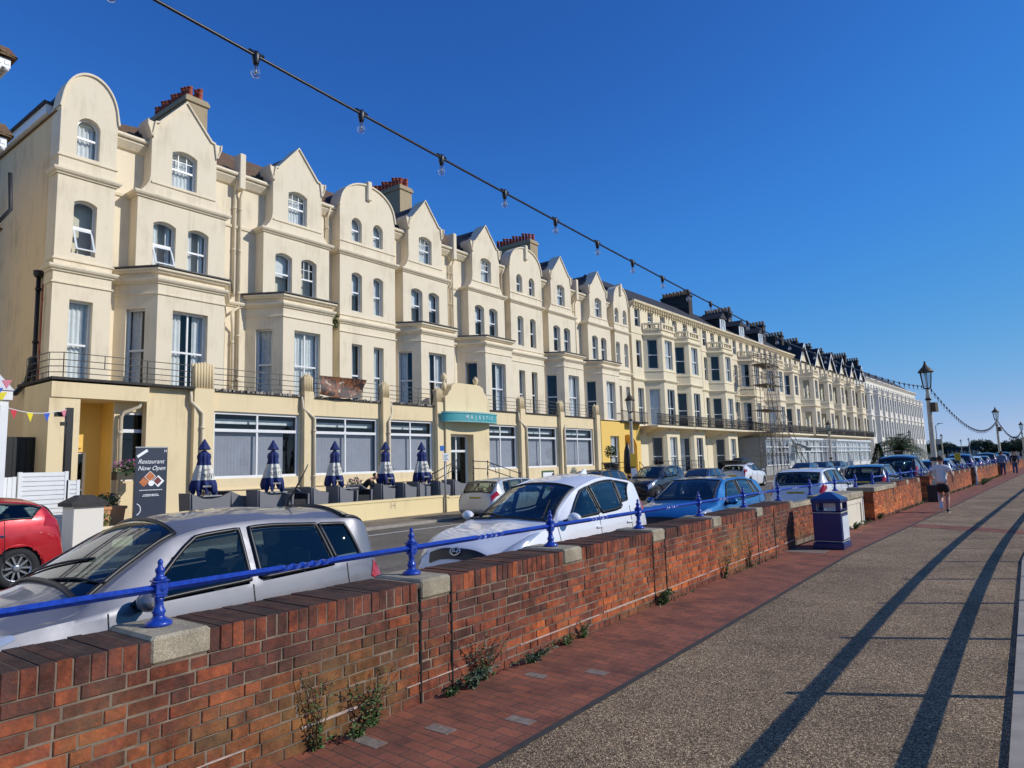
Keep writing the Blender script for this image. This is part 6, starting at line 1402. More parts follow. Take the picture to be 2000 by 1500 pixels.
for i, (f, mt) in enumerate(((.05, 'pennant_blue'), (.2, 'pennant_red'), (.42, 'pennant_yellow'), (.66, 'pennant_blue'), (.92, 'pennant_pink'))):
    c_ = p0 + (p1 - p0) * f - Vector((0, 0, .16 * math.sin(math.pi * f))); d = (p1 - p0).normalized(); a, b, e_ = c_ - d * .12, c_ + d * .12, c_ + Vector((.05, 0, -.24)); q = MB(); q.add([a, b, e_, a + Vector((.006, 0, 0)), b + Vector((.006, 0, 0)), e_ + Vector((.006, 0, 0))], [(0, 1, 2), (3, 5, 4), (0, 3, 4, 1), (1, 4, 5, 2), (2, 5, 3, 0)]); q.build('pennant', mt, bt)
bt2 = thing('bunting', 'bundle of coloured pennants draped on the white porch roof edge', 'bunting', (-19.5, 4.9, 3.9))
for i in range(9):
    a = Vector((.02 * i, .08 * i, .25 - .1 * (i % 4))); q = MB(); q.add([a, a + Vector((.03, .2, .02)), a + Vector((.08, .08, -.2)), a + Vector((.01, 0, .01)), a + Vector((.04, .2, .03)), a + Vector((.09, .08, -.19))], [(0, 1, 2), (3, 5, 4), (0, 3, 4, 1), (1, 4, 5, 2), (2, 5, 3, 0)]); q.build('pennant', ['pennant_red', 'pennant_blue', 'pennant_yellow', 'pennant_pink', 'white_paint'][i % 5], bt2)
# leafy plants
def leaves(mb, c, rad, n, size, rr, squash=1.0, mat=0, up=.3):
    for _ in range(n):
        while True:
            d = Vector((rr.uniform(-1, 1), rr.uniform(-1, 1), rr.uniform(-1, 1)))
            if .15 < d.length < 1: break
        p = Vector(c) + Vector((d.x * rad[0], d.y * rad[1], d.z * rad[2])); a = Vector((rr.gauss(0, 1), rr.gauss(0, 1), rr.gauss(0, 1) + up)).normalized(); b = a.cross(Vector((rr.gauss(0, 1), rr.gauss(0, 1), rr.gauss(0, 1)))).normalized(); s = size * rr.uniform(.6, 1.3)
        mb.add([p - a * s, p + b * s * .38, p + a * s, p - b * s * .38], [(0, 1, 2, 3)], mat)
rp_ = random.Random(21)
pt = thing('plant_trough', 'square terracotta planter with flowers beside the porch downpipe', 'planter', (-19.9, 8.25, .5)); m = MB(); m.loft([[(-.32 * k, -.32 * k, z), (.32 * k, -.32 * k, z), (.32 * k, .32 * k, z), (-.32 * k, .32 * k, z)] for k, z in ((.86, 0), (.98, .44), (1.08, .44), (1.08, .52), (.95, .52))]); m.build('pot', 'clay', pt)
m = MB(); leaves(m, (0, 0, .68), (.3, .3, .2), 160, .07, rp_); leaves(m, (0, 0, .78), (.3, .3, .16), 40, .045, rp_, mat=1); m.build('foliage', ['leaf', 'flower_pink'], pt)
hb = thing('flower_basket', 'window box of pink flowers hanging left of the banner', 'flower box', (-22.6, 10.0, 1.7)); m = MB(); m.box(-.18, .18, -.5, .5, 0, .25); m.build('box', 'soil', hb); m = MB(); leaves(m, (.05, 0, .35), (.28, .62, .26), 260, .07, rp_); leaves(m, (.1, 0, .45), (.28, .6, .22), 150, .05, rp_, mat=1); m.build('foliage', ['leaf', 'flower_pink'], hb)
fp = thing('flower_pot', 'pot of pink flowers on the terrace left of the seated man', 'flower pot', (-22.2, 18.6, .45)); m = MB(); m.lathe([(.14, 0), (.2, .4), (.2, .44)], 0, 0, 12); m.build('pot', 'clay', fp); m = MB(); leaves(m, (0, 0, .75), (.3, .35, .3), 140, .07, rp_); leaves(m, (0, 0, .85), (.3, .35, .28), 90, .05, rp_, mat=1); m.build('foliage', ['leaf', 'flower_pink'], fp)
bd_ = thing('shrub', 'small straggly shrub in the low bed by the white pillar', 'shrub', (-19.5, 7.95, .5)); m = MB(); leaves(m, (0, 0, .18), (.25, .2, .25), 120, .06, rp_); m.build('foliage', 'leaf_pale', bd_)
# sign pole and handrails
sg = thing('sign_pole', 'slim grey pole with a small blue and white sign by the garden wall', 'sign', (-18.9, 20.5, 0)); m = MB(); m.lathe([(.045, -.02), (.045, 2.35)], 0, 0, 10); m.build('pole', 'galv', sg); m = MB(); m.box(.05, .06, -.18, .18, 2.05, 2.36); m.build('plate', 'poster', sg); m = MB(); m.box(.05, .065, -.34, -.10, 2.45, 2.66); m.build('arrow_plate', 'sign_blue', sg); m = MB(); [m.box(.061, .063, -.13, .13 - .05 * (i % 3), 2.1 + i * .055, 2.12 + i * .055) for i in range(4)]; m.build('small_print', 'ink_navy', sg)
def handrail(label, x, pts, balls=False):
    t = thing('handrail', label, 'railing', (x, pts[0][0], 0)); m = MB(); y0 = pts[0][0]
    for zoff in (0, -.35): m.tube([(0, y - y0, z + zoff) for y, z in pts], .022, 6)
    for (a, b) in zip(pts, pts[1:]):
        n = max(1, int(abs(b[0] - a[0]) / .8))
        for i in range(n + 1): y = a[0] + (b[0] - a[0]) * i / n; z = a[1] + (b[1] - a[1]) * i / n; m.tube([(0, y - y0, z - 1.0), (0, y - y0, z)], .02, 6)
    if balls:
        for y, z in pts:
            for k in range(3): m.lathe([(.0, z - .02 - .3 * k), (.05, z + .03 - .3 * k), (.0, z + .08 - .3 * k)], 0, y - y0, 8)
        m.tube([(0, 1.4 + .35 * math.cos(a), 1.4 + .5 * math.sin(a)) for a in [i * .3 for i in range(12)]], .015, 5)
    m.build('bars', 'iron', t); return t
handrail('wrought iron rail with balls sloping from the hotel entrance', -21.4, [(25.2, 2.05), (26.3, 2.0), (29.0, 1.35)], True); handrail('wrought iron rail with balls left of the hotel entrance door', -21.9, [(22.9, 1.5), (24.6, 2.1)], True)
handrail('plain black railing in front of the yellow guest house window', -20.6, [(36.2, 1.78), (39.2, 1.78)]); handrail('plain black railing beyond the lamp post by the cream house steps', -20.6, [(41.2, 1.78), (42.5, 1.1)]); handrail('long black railing in front of the first cream terraced house', -20.4, [(42.8, 1.78), (52, 1.75)])
tp = thing('topiary', 'small topiary tree in front of the yellow guest house window', 'potted tree', (-20.9, 37.9, .3)); m = MB(); m.lathe([(.2, 0), (.26, .45), (.5, 1.35), (.55, 1.45), (.03, 1.46), (.03, 1.9)], 0, 0, 12); m.build('stand', 'iron', tp); m = MB(); leaves(m, (0, 0, 2.15), (.38, .38, .42), 260, .09, rp_); m.build('foliage', 'leaf', tp)
mb_ = thing('menu_board', 'small green and white board on the wall right of the entrance', 'sign', (-21.2, 31.3, .3)); m = MB(); m.box(-.03, .0, -.6, .6, .0, 1.15); m.build('board', 'leaf', mb_); m = MB(); m.box(.0, .01, -.5, .5, .75, 1.05); m.build('panel', 'sign_white', mb_)

lb = thing('banner', 'dark printed cloth banner sagging on the balcony railing', 'banner', (-22.85, 17.35, 4.9)); m = MB(); m.grid(lambda u, v: (.02 + .05 * math.sin(v * 5 + u * 3), 2.45 * u + (-.35 * (1 - v)) * u, .78 * v - .22 * u * (1 - v) * 0 + .10 * math.sin(u * 3.1) * (v - 1)), 16, 8)
bm__, n__, l__, b__ = nodes('banner_print'); nz_ = n__.new('ShaderNodeTexNoise'); nz_.inputs['Scale'].default_value = 2.6; nz_.inputs['Detail'].default_value = 3; nz_.inputs['Distortion'].default_value = 1.5; tc_ = n__.new('ShaderNodeTexCoord'); l__.new(tc_.outputs['Object'], nz_.inputs['Vector']); rr_2 = n__.new('ShaderNodeValToRGB')
for i_, (p_, c_) in enumerate(((.3, (.012, .010, .010)), (.5, (.05, .02, .012)), (.58, (.30, .09, .02)), (.64, (.02, .015, .012)), (.72, (.55, .42, .3)))):
    e__ = rr_2.color_ramp.elements[i_] if i_ < 2 else rr_2.color_ramp.elements.new(p_)
    e__.position = p_; e__.color = (*c_, 1)
l__.new(nz_.outputs['Fac'], rr_2.inputs['Fac']); l__.new(rr_2.outputs['Color'], b__.inputs['Base Color'])
m.build('cloth', 'banner_print', lb)
bc = MB
bi = thing('bicycle', 'bicycle parked behind the black crossover near the yellow guest house', 'bicycle', (-18.4, 34.9, 0), .3)
for yy in (-.5, .5): m = MB(); m.tube([(0, yy + .33 * math.cos(a), .34 + .33 * math.sin(a)) for a in [i * math.pi / 10 for i in range(21)]], .02, 6); [m.tube([(0, yy, .34), (0, yy + .32 * math.cos(a), .34 + .32 * math.sin(a))], .004, 4) for a in [i * .63 for i in range(10)]]; m.build('wheel', 'galv', bi)
m = MB(); [m.tube(p, .018, 6) for p in ([(0, -.5, .34), (0, -.35, .85), (-.02, -.38, 1.0)], [(0, -.36, .8), (0, .1, .3), (0, .25, .85)], [(0, -.36, .78), (0, .22, .78)], [(0, .1, .3), (0, .5, .34), (0, .22, .75)], [(-.25, -.4, 1.02), (.25, -.4, 1.02)])]; m.box(-.06, .06, .15, .38, .86, .91); m.build('frame', 'chrome', bi)
# ================================================================== people, plants, trees, far background
plain('skin', (.52, .27, .18), .55, var=.12, scale=14); plain('hair_dark', (.025, .016, .012), .7); plain('shirt_white', (.70, .69, .68), .8, var=.08, scale=9, bump=.25); plain('cloth_black', (.012, .012, .014), .8, bump=.2); plain('denim', (.06, .09, .16), .8); plain('cloth_red', (.42, .03, .03), .8); plain('cloth_blue', (.10, .18, .32), .8); plain('shoe', (.03, .03, .034), .6); plain('sole', (.7, .7, .68), .6)
def skin_obj(name, V, E, mat, parent, sub=2, root=None):
    """V: name -> (x,y,z,r); E: pairs; one continuous skinned surface"""
    ks = list(V); me = bpy.data.meshes.new(name); me.from_pydata([V[k][:3] for k in ks], [(ks.index(a), ks.index(b)) for a, b in E], [])
    o = bpy.data.objects.new(name, me); COL.objects.link(o); md = o.modifiers.new('s', 'SKIN'); md.use_smooth_shade = True; md.branch_smoothing = .3
    o.modifiers.new('d', 'SUBSURF').levels = sub
    sv = me.skin_vertices[0].data
    for i, k in enumerate(ks):
        r = V[k][3]; sv[i].radius = (r, r) if not isinstance(r, tuple) else r; sv[i].use_root = (k == (root or ks[0]))
    dg = bpy.context.evaluated_depsgraph_get(); m2 = bpy.data.meshes.new_from_object(o.evaluated_get(dg)); bpy.data.objects.remove(o)
    m2.materials.clear(); m2.materials.append(MATS[mat]); [setattr(p, 'use_smooth', True) for p in m2.polygons]
    return link(name, m2, parent)
def head(V, E, neck, c, f, s=1.0):
    """head: skull, jaw and nose round centre c, facing unit vector f"""
    f = Vector(f).normalized(); c = Vector(c); u = Vector((0, 0, 1))
    V['neck'] = (*neck, .052 * s); P = c - u * .06 * s; V['jaw'] = (*(P + f * .025), .064 * s); V['skull'] = (*c, .086 * s); V['crown'] = (*(c + u * .055 * s - f * .015), .07 * s)
    E += [('neck', 'jaw'), ('jaw', 'skull'), ('skull', 'crown')]
def hand(V, E, wrist, tag_, d, s_, rr=.009):
    """palm with four unequal curled fingers and a thumb from its side"""
    w = Vector(wrist); d = Vector(d).normalized(); side = d.cross(Vector((0, 1, 0))); side = (side if side.length > .2 else d.cross(Vector((1, 0, 0)))).normalized(); bend = side.cross(d).normalized()
    p = w + d * .07; V[tag_ + 'palm'] = (*p, .03); E.append((tag_ + 'wr', tag_ + 'palm'))
    for k, (off, l_) in enumerate(((-.03, .06), (-.01, .075), (.01, .07), (.03, .055))):
        a = p + d * .035 + side * off; b = a + d * l_ * .5 + bend * .012; c = b + d * l_ * .3 + bend * .035
        for q, v in (('a', a), ('b', b), ('c', c)): V[f'{tag_}f{k}{q}'] = (*v, rr)
        E += [(tag_ + 'palm', f'{tag_}f{k}a'), (f'{tag_}f{k}a', f'{tag_}f{k}b'), (f'{tag_}f{k}b', f'{tag_}f{k}c')]
    a = w + d * .05 + side * -.035 * s_ + bend * .02; b = a + d * .035 - side * .02 * s_ + bend * .02; V[tag_ + 't1'] = (*a, rr * 1.1); V[tag_ + 't2'] = (*b, rr); E += [(tag_ + 'palm', tag_ + 't1'), (tag_ + 't1', tag_ + 't2')]
def face_bits(t, c, f, s=1.0):
    f = Vector(f).normalized(); c = Vector(c); r = Vector((f.y, -f.x, 0)).normalized(); m = MB()
    for q in (-1, 1): p = c + f * .083 * s + r * q * .03; m.lathe([(.0, p.z - .006), (.011, p.z), (.0, p.z + .006)], p.x, p.y, 8)
    p = c + f * .086 - Vector((0, 0, .065)); m.tube([p - r * .022, p + f * .004, p + r * .022], .005, 5); m.build('eyes_and_mouth', 'hair_dark', t)
    n = MB(); p = c + f * .085 - Vector((0, 0, .01)); n.tube([p + Vector((0, 0, .02)), p + f * .02 - Vector((0, 0, .02)), p - Vector((0, 0, .03))], [.006, .013, .006], 7)
    for q in (-1, 1): e_ = c + r * q * .088 - Vector((0, 0, .01)); n.loft([[(e_.x + f.x * .018 * math.cos(a) + r.x * q * o, e_.y + f.y * .018 * math.cos(a) + r.y * q * o, e_.z + .03 * math.sin(a)) for a in [i * math.pi / 5 for i in range(10)]] for o in (-.008, .012)], True, 0, True)
    n.build('nose_and_ears', 'skin', t)
def hair(t, c, f, mat='hair_dark', s=1.0):
    f = Vector(f).normalized(); c = Vector(c) - f * .016 + Vector((0, 0, .03)); m = MB(); R = .100 * s; rr = random.Random(3)
    def fn(u, v):
        th = v * math.pi; ph = u * 2 * math.pi; d = Vector((math.sin(th) * math.cos(ph), math.sin(th) * math.sin(ph), math.cos(th))); k = R * (1 + .03 * math.sin(ph * 9 + v * 20)); q = Vector((d.x * .92, d.y * .92, d.z)) * k
        if d.z < .0: q = q * (1 - .25 * min(1, -d.z))
        ff = d.dot(f)
        if ff > .25 and d.z < .55: q -= f * (.05 * s * min(1, (ff - .25) * 2))
        return c + q
    m.grid(fn, 20, 12); return m.build('hair', mat, t)
# the runner, seen from behind, right foot on the ground and left foot lifting behind
rn = thing('person', 'runner seen from behind in a white t-shirt and black shorts on the promenade', 'person', (-2.22, 24.7, .004), RZ)
V = {'pelvis': (0, 0, .90, (.135, .105)), 'waist': (0, .02, 1.06, (.125, .095)), 'chest': (0, .05, 1.26, (.155, .11)), 'upper': (0, .06, 1.38, (.13, .085))}
E = [('pelvis', 'waist'), ('waist', 'chest'), ('chest', 'upper'), ('upper', 'neck')]
head(V, E, (0, .075, 1.46), (0, .10, 1.60), (0, 1, 0))
J = {'Lsh': (-.185, .05, 1.375, .058), 'Lel': (-.31, -.10, 1.15, .046), 'Lwr': (-.26, .10, 1.05, .033), 'Rsh': (.185, .05, 1.375, .058), 'Rel': (.30, -.02, 1.11, .046), 'Rwr': (.275, .17, .98, .033),
     'Rhip': (.085, 0, .84, .10), 'Rkn': (.10, .10, .47, .062), 'Rca': (.10, .02, .33, .060), 'Ran': (.09, -.05, .09, .037), 'Rto': (.10, .10, .045, .035), 'Lhip': (-.085, 0, .84, .10), 'Lkn': (-.07, .12, .49, .060), 'Lca': (-.05, -.06, .40, .058), 'Lan': (-.03, -.30, .30, .037), 'Lto': (-.03, -.33, .16, .033)}
V.update(J); E += [('upper', 'Lsh'), ('Lsh', 'Lel'), ('Lel', 'Lwr'), ('upper', 'Rsh'), ('Rsh', 'Rel'), ('Rel', 'Rwr'), ('pelvis', 'Rhip'), ('Rhip', 'Rkn'), ('Rkn', 'Rca'), ('Rca', 'Ran'), ('Ran', 'Rto'), ('pelvis', 'Lhip'), ('Lhip', 'Lkn'), ('Lkn', 'Lca'), ('Lca', 'Lan'), ('Lan', 'Lto')]
V['Lwr'], V['Rwr'] = V['Lwr'], V['Rwr']; V2 = {('Lwr' if k == 'Lwr' else k): v for k, v in V.items()}
E = [tuple(x for x in e) for e in E]
for s_, nm in ((-1, 'L'), (1, 'R')):
    V[nm + 'wr'] = J[nm + 'wr']; d = Vector(J[nm + 'wr'][:3]) - Vector(J[nm + 'el'][:3]); hand(V, E, J[nm + 'wr'][:3], nm, d, s_)
skin_obj('body', V, E, 'skin', rn, 2, 'pelvis')
hair(rn, (0, .10, 1.60), (0, 1, 0)); face_bits(rn, (0, .10, 1.60), (0, 1, 0))
g = lambda k, r: (*V[k][:3], r)
TS = {'a': (0, 0, .86, (.165, .130)), 'b': (0, .01, 1.03, (.155, .122)), 'c': (0, .045, 1.26, (.178, .130)), 'd': (0, .055, 1.39, (.145, .095)), 'e': (0, .07, 1.45, .062), 'l1': (-.19, .05, 1.37, .080), 'l2': (-.262, -.04, 1.235, .078), 'r1': (.19, .05, 1.37, .080), 'r2': (.258, .01, 1.23, .078)}
skin_obj('t_shirt', TS, [('a', 'b'), ('b', 'c'), ('c', 'd'), ('d', 'e'), ('d', 'l1'), ('l1', 'l2'), ('d', 'r1'), ('r1', 'r2')], 'shirt_white', rn, 2)
SH = {'a': (0, .0, .93, (.150, .118)), 'p': (0, 0, .84, (.165, .13)), 'l': (-.088, .03, .74, .122), 'l2': (-.082, .075, .58, .112), 'r': (.09, .025, .74, .122), 'r2': (.096, .06, .57, .112)}
skin_obj('shorts', SH, [('a', 'p'), ('p', 'l'), ('l', 'l2'), ('p', 'r'), ('r', 'r2')], 'cloth_black', rn, 2)
for nm, A_, B_, so_ in (('shoe', (.09, -.085, .055), (.10, .16, .042), (0, 0, -1)), ('shoe', (-.03, -.285, .33), (-.03, -.37, .115), (0, -1, 0))):
    A_, B_ = Vector(A_), Vector(B_); d = (B_ - A_).normalized(); sd = Vector((1, 0, 0)); up = sd.cross(d); m = MB(); rg = []
    for u, w_, h in ((0, .028, .035), (.12, .04, .052), (.45, .042, .048), (.75, .047, .036), (.95, .036, .026), (1, .02, .018)):
        c = A_.lerp(B_, u); rg.append([c + sd * w_ * math.cos(a) + up * h * math.sin(a) for a in [i * math.pi / 6 for i in range(12)]])
    m.loft(rg, True, 0, True); so_o = m.build('shoe', 'shoe', rn)
    m = MB(); rg2 = [[p - up * .0 + (-up if up.z > .3 or True else up) * .0 for p in r] for r in rg]
    m.loft([[A_.lerp(B_, u) + sd * w_ * 1.03 * q - up * .04 - up * o for q, o in ((-1, 0), (1, 0), (1, .014), (-1, .014))] for u, w_ in ((0.0, .03), (.2, .042), (.7, .05), (1, .028))]); m.build('sole', 'sole', so_o)
rn.scale = (.985,) * 3
def walker(label, x, y, top, legs, rz, walk=.12, s=1.0):
    t = thing('person', label, 'person', (x, y, .004), rz); V = {'pelvis': (0, 0, .95, (.13, .10)), 'waist': (0, 0, 1.1, (.12, .09)), 'chest': (0, 0, 1.3, (.15, .11)), 'upper': (0, 0, 1.43, (.12, .08))}
    E = [('pelvis', 'waist'), ('waist', 'chest'), ('chest', 'upper'), ('upper', 'neck')]; head(V, E, (0, .01, 1.51), (0, .03, 1.65), (0, 1, 0))
    for q, nm in ((-1, 'L'), (1, 'R')):
        w_ = walk * q; V.update({nm + 'sh': (q * .18, 0, 1.41, .055), nm + 'el': (q * .24, -.04 - w_ * .5, 1.14, .043), nm + 'wr': (q * .25, .06 - w_ * .8, .90, .032), nm + 'hip': (q * .085, 0, .88, .095), nm + 'kn': (q * .09, .05 + w_ * .6, .50, .062), nm + 'an': (q * .09, w_ * 1.6 - .03, .09, .04), nm + 'to': (q * .10, w_ * 1.6 + .12, .045, .036)})
        E += [('upper', nm + 'sh'), (nm + 'sh', nm + 'el'), (nm + 'el', nm + 'wr'), ('pelvis', nm + 'hip'), (nm + 'hip', nm + 'kn'), (nm + 'kn', nm + 'an'), (nm + 'an', nm + 'to')]; hand(V, E, V[nm + 'wr'][:3], nm, Vector(V[nm + 'wr'][:3]) - Vector(V[nm + 'el'][:3]), q)
    skin_obj('body', V, E, 'skin', t, 1, 'pelvis'); hair(t, (0, .03, 1.65), (0, 1, 0)); face_bits(t, (0, .03, 1.65), (0, 1, 0))
    h = lambda k, r: (*V[k][:3], r)
    skin_obj('top', {'a': (0, 0, .92, (.16, .125)), 'b': h('waist', (.145, .115)), 'c': h('chest', (.172, .13)), 'd': (0, 0, 1.45, (.12, .085)), 'l1': h('Lsh', .075), 'l2': h('Lel', .062), 'l3': h('Lwr', .046), 'r1': h('Rsh', .075), 'r2': h('Rel', .062), 'r3': h('Rwr', .046)}, [('a', 'b'), ('b', 'c'), ('c', 'd'), ('d', 'l1'), ('l1', 'l2'), ('l2', 'l3'), ('d', 'r1'), ('r1', 'r2'), ('r2', 'r3')], top, t, 1)
    skin_obj('trousers', {'p': (0, 0, .96, (.15, .115)), 'l1': h('Lhip', .115), 'l2': h('Lkn', .08), 'l3': h('Lan', .06), 'r1': h('Rhip', .115), 'r2': h('Rkn', .08), 'r3': h('Ran', .06)}, [('p', 'l1'), ('l1', 'l2'), ('l2', 'l3'), ('p', 'r1'), ('r1', 'r2'), ('r2', 'r3')], legs, t, 1)
    t.scale = (s,) * 3; return t
walker('walker in a blue grey top leaning at the far gap in the wall', -1.62, 60.5, 'cloth_blue', 'denim', -.3, .03); walker('walker in dark clothes farthest away on the promenade', -.95, 63.2, 'cloth_black', 'denim', math.pi, .13, .98)
# man in black bending over his table on the terrace
st = thing('person', 'man in a black jacket seated on the terrace, leaning over a table', 'person', (-20.55, 17.75, .45), -.9)
V = {'pelvis': (0, -.15, .50, (.15, .12)), 'waist': (0, -.08, .66, (.14, .11)), 'chest': (0, .10, .86, (.165, .12)), 'upper': (0, .22, .96, (.13, .09))}; E = [('pelvis', 'waist'), ('waist', 'chest'), ('chest', 'upper'), ('upper', 'neck')]
head(V, E, (0, .30, 1.00), (0, .40, 1.08), (0, 1, -.5))
for q, nm in ((-1, 'L'), (1, 'R')):
    V.update({nm + 'sh': (q * .19, .20, .93, .06), nm + 'el': (q * .27, .30, .72, .048), nm + 'wr': (q * .14, .52, .735, .034), nm + 'hip': (q * .1, -.08, .48, .10), nm + 'kn': (q * .14, .36, .46, .07), nm + 'an': (q * .14, .34, .09, .042), nm + 'to': (q * .15, .50, .045, .038)})
    E += [('upper', nm + 'sh'), (nm + 'sh', nm + 'el'), (nm + 'el', nm + 'wr'), ('pelvis', nm + 'hip'), (nm + 'hip', nm + 'kn'), (nm + 'kn', nm + 'an'), (nm + 'an', nm + 'to')]; hand(V, E, V[nm + 'wr'][:3], nm, (-.2 * q, 1, 0), q)
skin_obj('body', V, E, 'skin', st, 1, 'pelvis'); hair(st, (0, .385, 1.085), (0, 1, -.4), s=.93); face_bits(st, (0, .40, 1.08), (0, 1, -.3)); h = lambda k, r: (*V[k][:3], r)
skin_obj('jacket', {'a': h('pelvis', (.17, .135)), 'b': h('waist', (.165, .13)), 'c': h('chest', (.19, .14)), 'd': (0, .24, .965, (.14, .10)), 'l1': h('Lsh', .082), 'l2': h('Lel', .066), 'l3': h('Lwr', .048), 'r1': h('Rsh', .082), 'r2': h('Rel', .066), 'r3': h('Rwr', .048)}, [('a', 'b'), ('b', 'c'), ('c', 'd'), ('d', 'l1'), ('l1', 'l2'), ('l2', 'l3'), ('d', 'r1'), ('r1', 'r2'), ('r2', 'r3')], 'cloth_black', st, 1)
skin_obj('trousers', {'p': h('pelvis', (.16, .13)), 'l1': h('Lhip', .12), 'l2': h('Lkn', .088), 'l3': h('Lan', .062), 'r1': h('Rhip', .12), 'r2': h('Rkn', .088), 'r3': h('Ran', .062)}, [('p', 'l1'), ('l1', 'l2'), ('l2', 'l3'), ('p', 'r1'), ('r1', 'r2'), ('r2', 'r3')], 'denim', st, 1)
walker('person in a red top standing by the wall board right of the entrance', -20.6, 30.9, 'cloth_red', 'denim', -1.57, .02, .95).location.z = -.38

# ------------------------------------------------------------------ weeds at the foot of the wall
rw = random.Random(9)
def weed(label, y, h, n, mats, spread=.09, name='weed', sz=.042, low=False, x=.02):
    t = thing(name, label, 'weed', (wx(y) + x, y, 0)); sm = MB(); lf = MB()
    for i in range(n):
        a = rw.uniform(0, 6.28); ln = h * rw.uniform(.5, 1); dx, dy = rw.uniform(.0, spread), rw.gauss(0, spread); pts = []
        for k in range(7):
            u = k / 6; pts.append(Vector((.01 + dx * u + .012 * math.sin(u * 9 + i), dy * u * 1.2 + .02 * math.sin(u * 7 + i * 2), ln * u if not low else ln * math.sin(u * 1.9) * .8)))
        sm.tube(pts, [.0042 * (1 - .6 * k / 6) for k in range(7)], 5)
        for k in range(1, 7):
            for q in range(7 if not low else 6):
                p = pts[k].lerp(pts[k - 1], rw.random()); d = Vector((rw.uniform(.1, 1), rw.gauss(0, 1), rw.uniform(-.4, .7))).normalized(); sd = d.cross(Vector((rw.gauss(0, 1), rw.gauss(0, 1), rw.gauss(0, 1)))).normalized(); s_ = sz * rw.uniform(.5, 1.3) * (1 - .4 * k / 7)
                e_ = p + d * s_; lf.add([p, p + d * s_ * .5 + sd * s_ * .17, e_, p + d * s_ * .5 - sd * s_ * .17], [(0, 1, 2, 3)], 0 if rw.random() < .7 else 1)
    sm.build('stems', mats[2], t); lf.build('leaves', mats[:2], t); return t
plain('weed_green', (.085, .17, .04), .55, var=.5, scale=25); G = ('weed_green', 'leaf_pale', 'twig_red')
weed('tall straggly weed with red stems climbing the wall, nearest the camera', 2.93, .62, 7, G, .05); weed('bushy upright weed against the wall left of the paired joints', 3.42, .42, 13, G, .08, sz=.04); weed('low leafy weed on the paving under the bushy upright one', 3.22, .14, 9, G, .10, low=True, sz=.045, x=.08)
weed('fan shaped wispy weed right of the paired joints', 4.62, .44, 14, ('leaf', 'leaf_grey', 'twig_red'), .13, sz=.042); weed('dense grey green clump at the wall foot right of the joints', 4.42, .17, 16, ('leaf_grey', 'leaf', 'leaf'), .13, low=True, sz=.055, x=.07); weed('tiny tuft between the paired joints', 4.17, .09, 7, ('leaf', 'leaf_pale', 'leaf'), .06, low=True, x=.06)
weed('spiky silvery clump on the paving edge midway along the wall', 5.28, .14, 14, ('leaf_grey', 'leaf', 'leaf'), .12, low=True, sz=.06, x=.08); weed('small weed beside the third stone block', 6.25, .20, 6, G, .05); weed('low weed just past the third stone block', 5.95, .12, 8, G, .09, low=True); weed('leafy green weed below the fifth stone block', 8.2, .22, 14, ('leaf_pale', 'leaf', 'leaf'), .12, low=True, sz=.06)
weed('thin tall weed near the far end of the near wall', 11.6, .6, 6, ('leaf_pale', 'leaf', 'twig_red'), .06); weed('scruffy weed with dry stems before the bin', 10.4, .35, 9, ('leaf_pale', 'leaf', 'twig_red'), .10); weed('green weed at the foot of the cream panel', 18.6, .22, 16, ('leaf_pale', 'leaf', 'leaf'), .22, low=True, sz=.07, x=.1); weed('weed clump at the foot of the clean brick pier', 21.6, .2, 14, ('leaf', 'leaf_pale', 'leaf'), .2, low=True, sz=.07); weed('large yellow green weed patch by the white notice board', 45.6, .4, 30, ('leaf_pale', 'leaf', 'leaf'), .5, low=True, sz=.12, x=.3)
ms = MB()
for i in range(1500):
    y = rw.uniform(2, 62); u = rw.random(); 
    if math.sin(y * 1.7) + math.sin(y * .6 + 1) < .3 and y < 20: continue
    p = Vector((wx(y) + .02 + abs(rw.gauss(0, .035)), y, 0)); s_ = rw.uniform(.015, .035) * (1 + y / 25); d = Vector((rw.gauss(0, .6), rw.gauss(0, .6), 1)).normalized(); sd = Vector((rw.gauss(0, 1), rw.gauss(0, 1), 0)).normalized(); ms.add([p - sd * s_ * .3, p + sd * s_ * .3, p + d * s_ * 1.6], [(0, 1, 2)])
tag(ms.build('grass', 'leaf_pale'), 'sparse grass and moss growing along the foot of the wall', 'grass', kind='stuff')
# plant in the hotel gutter
gp = thing('plant', 'small green plant growing from the drainpipe junction beside the round gabled bay', 'plant', (-25.2, 19.95, 8.7)); m = MB(); leaves(m, (0, 0, 0), (.22, .2, .42), 130, .08, rp_); m.build('foliage', 'leaf', gp)
# notice board at the far wall gap
nbd = thing('notice_board', 'small white notice board at the gap in the far wall', 'sign', (-2.45, 45.6, 0)); m = MB(); m.box(-.03, .03, -.3, .3, .75, 1.02); m.box(-.03, .03, -.3, .3, .45, .62); [m.box(-.03, .03, y - .04, y + .04, 0, .75) for y in (-.26, .26)]; m.build('board', 'ext_white', nbd)
ys_ = thing('sign', 'yellow sign panel beyond the nearest lamp post', 'sign', (-3.4, 48, 0)); m = MB(); m.bbox(-.04, .04, -.15, .15, 1.3, 1.75, .01); m.box(-.03, .03, -.05, .05, 0, 1.15); m.build('panel', 'yellow_sign', ys_); ys_.rotation_euler = (0, 0, -1.2)
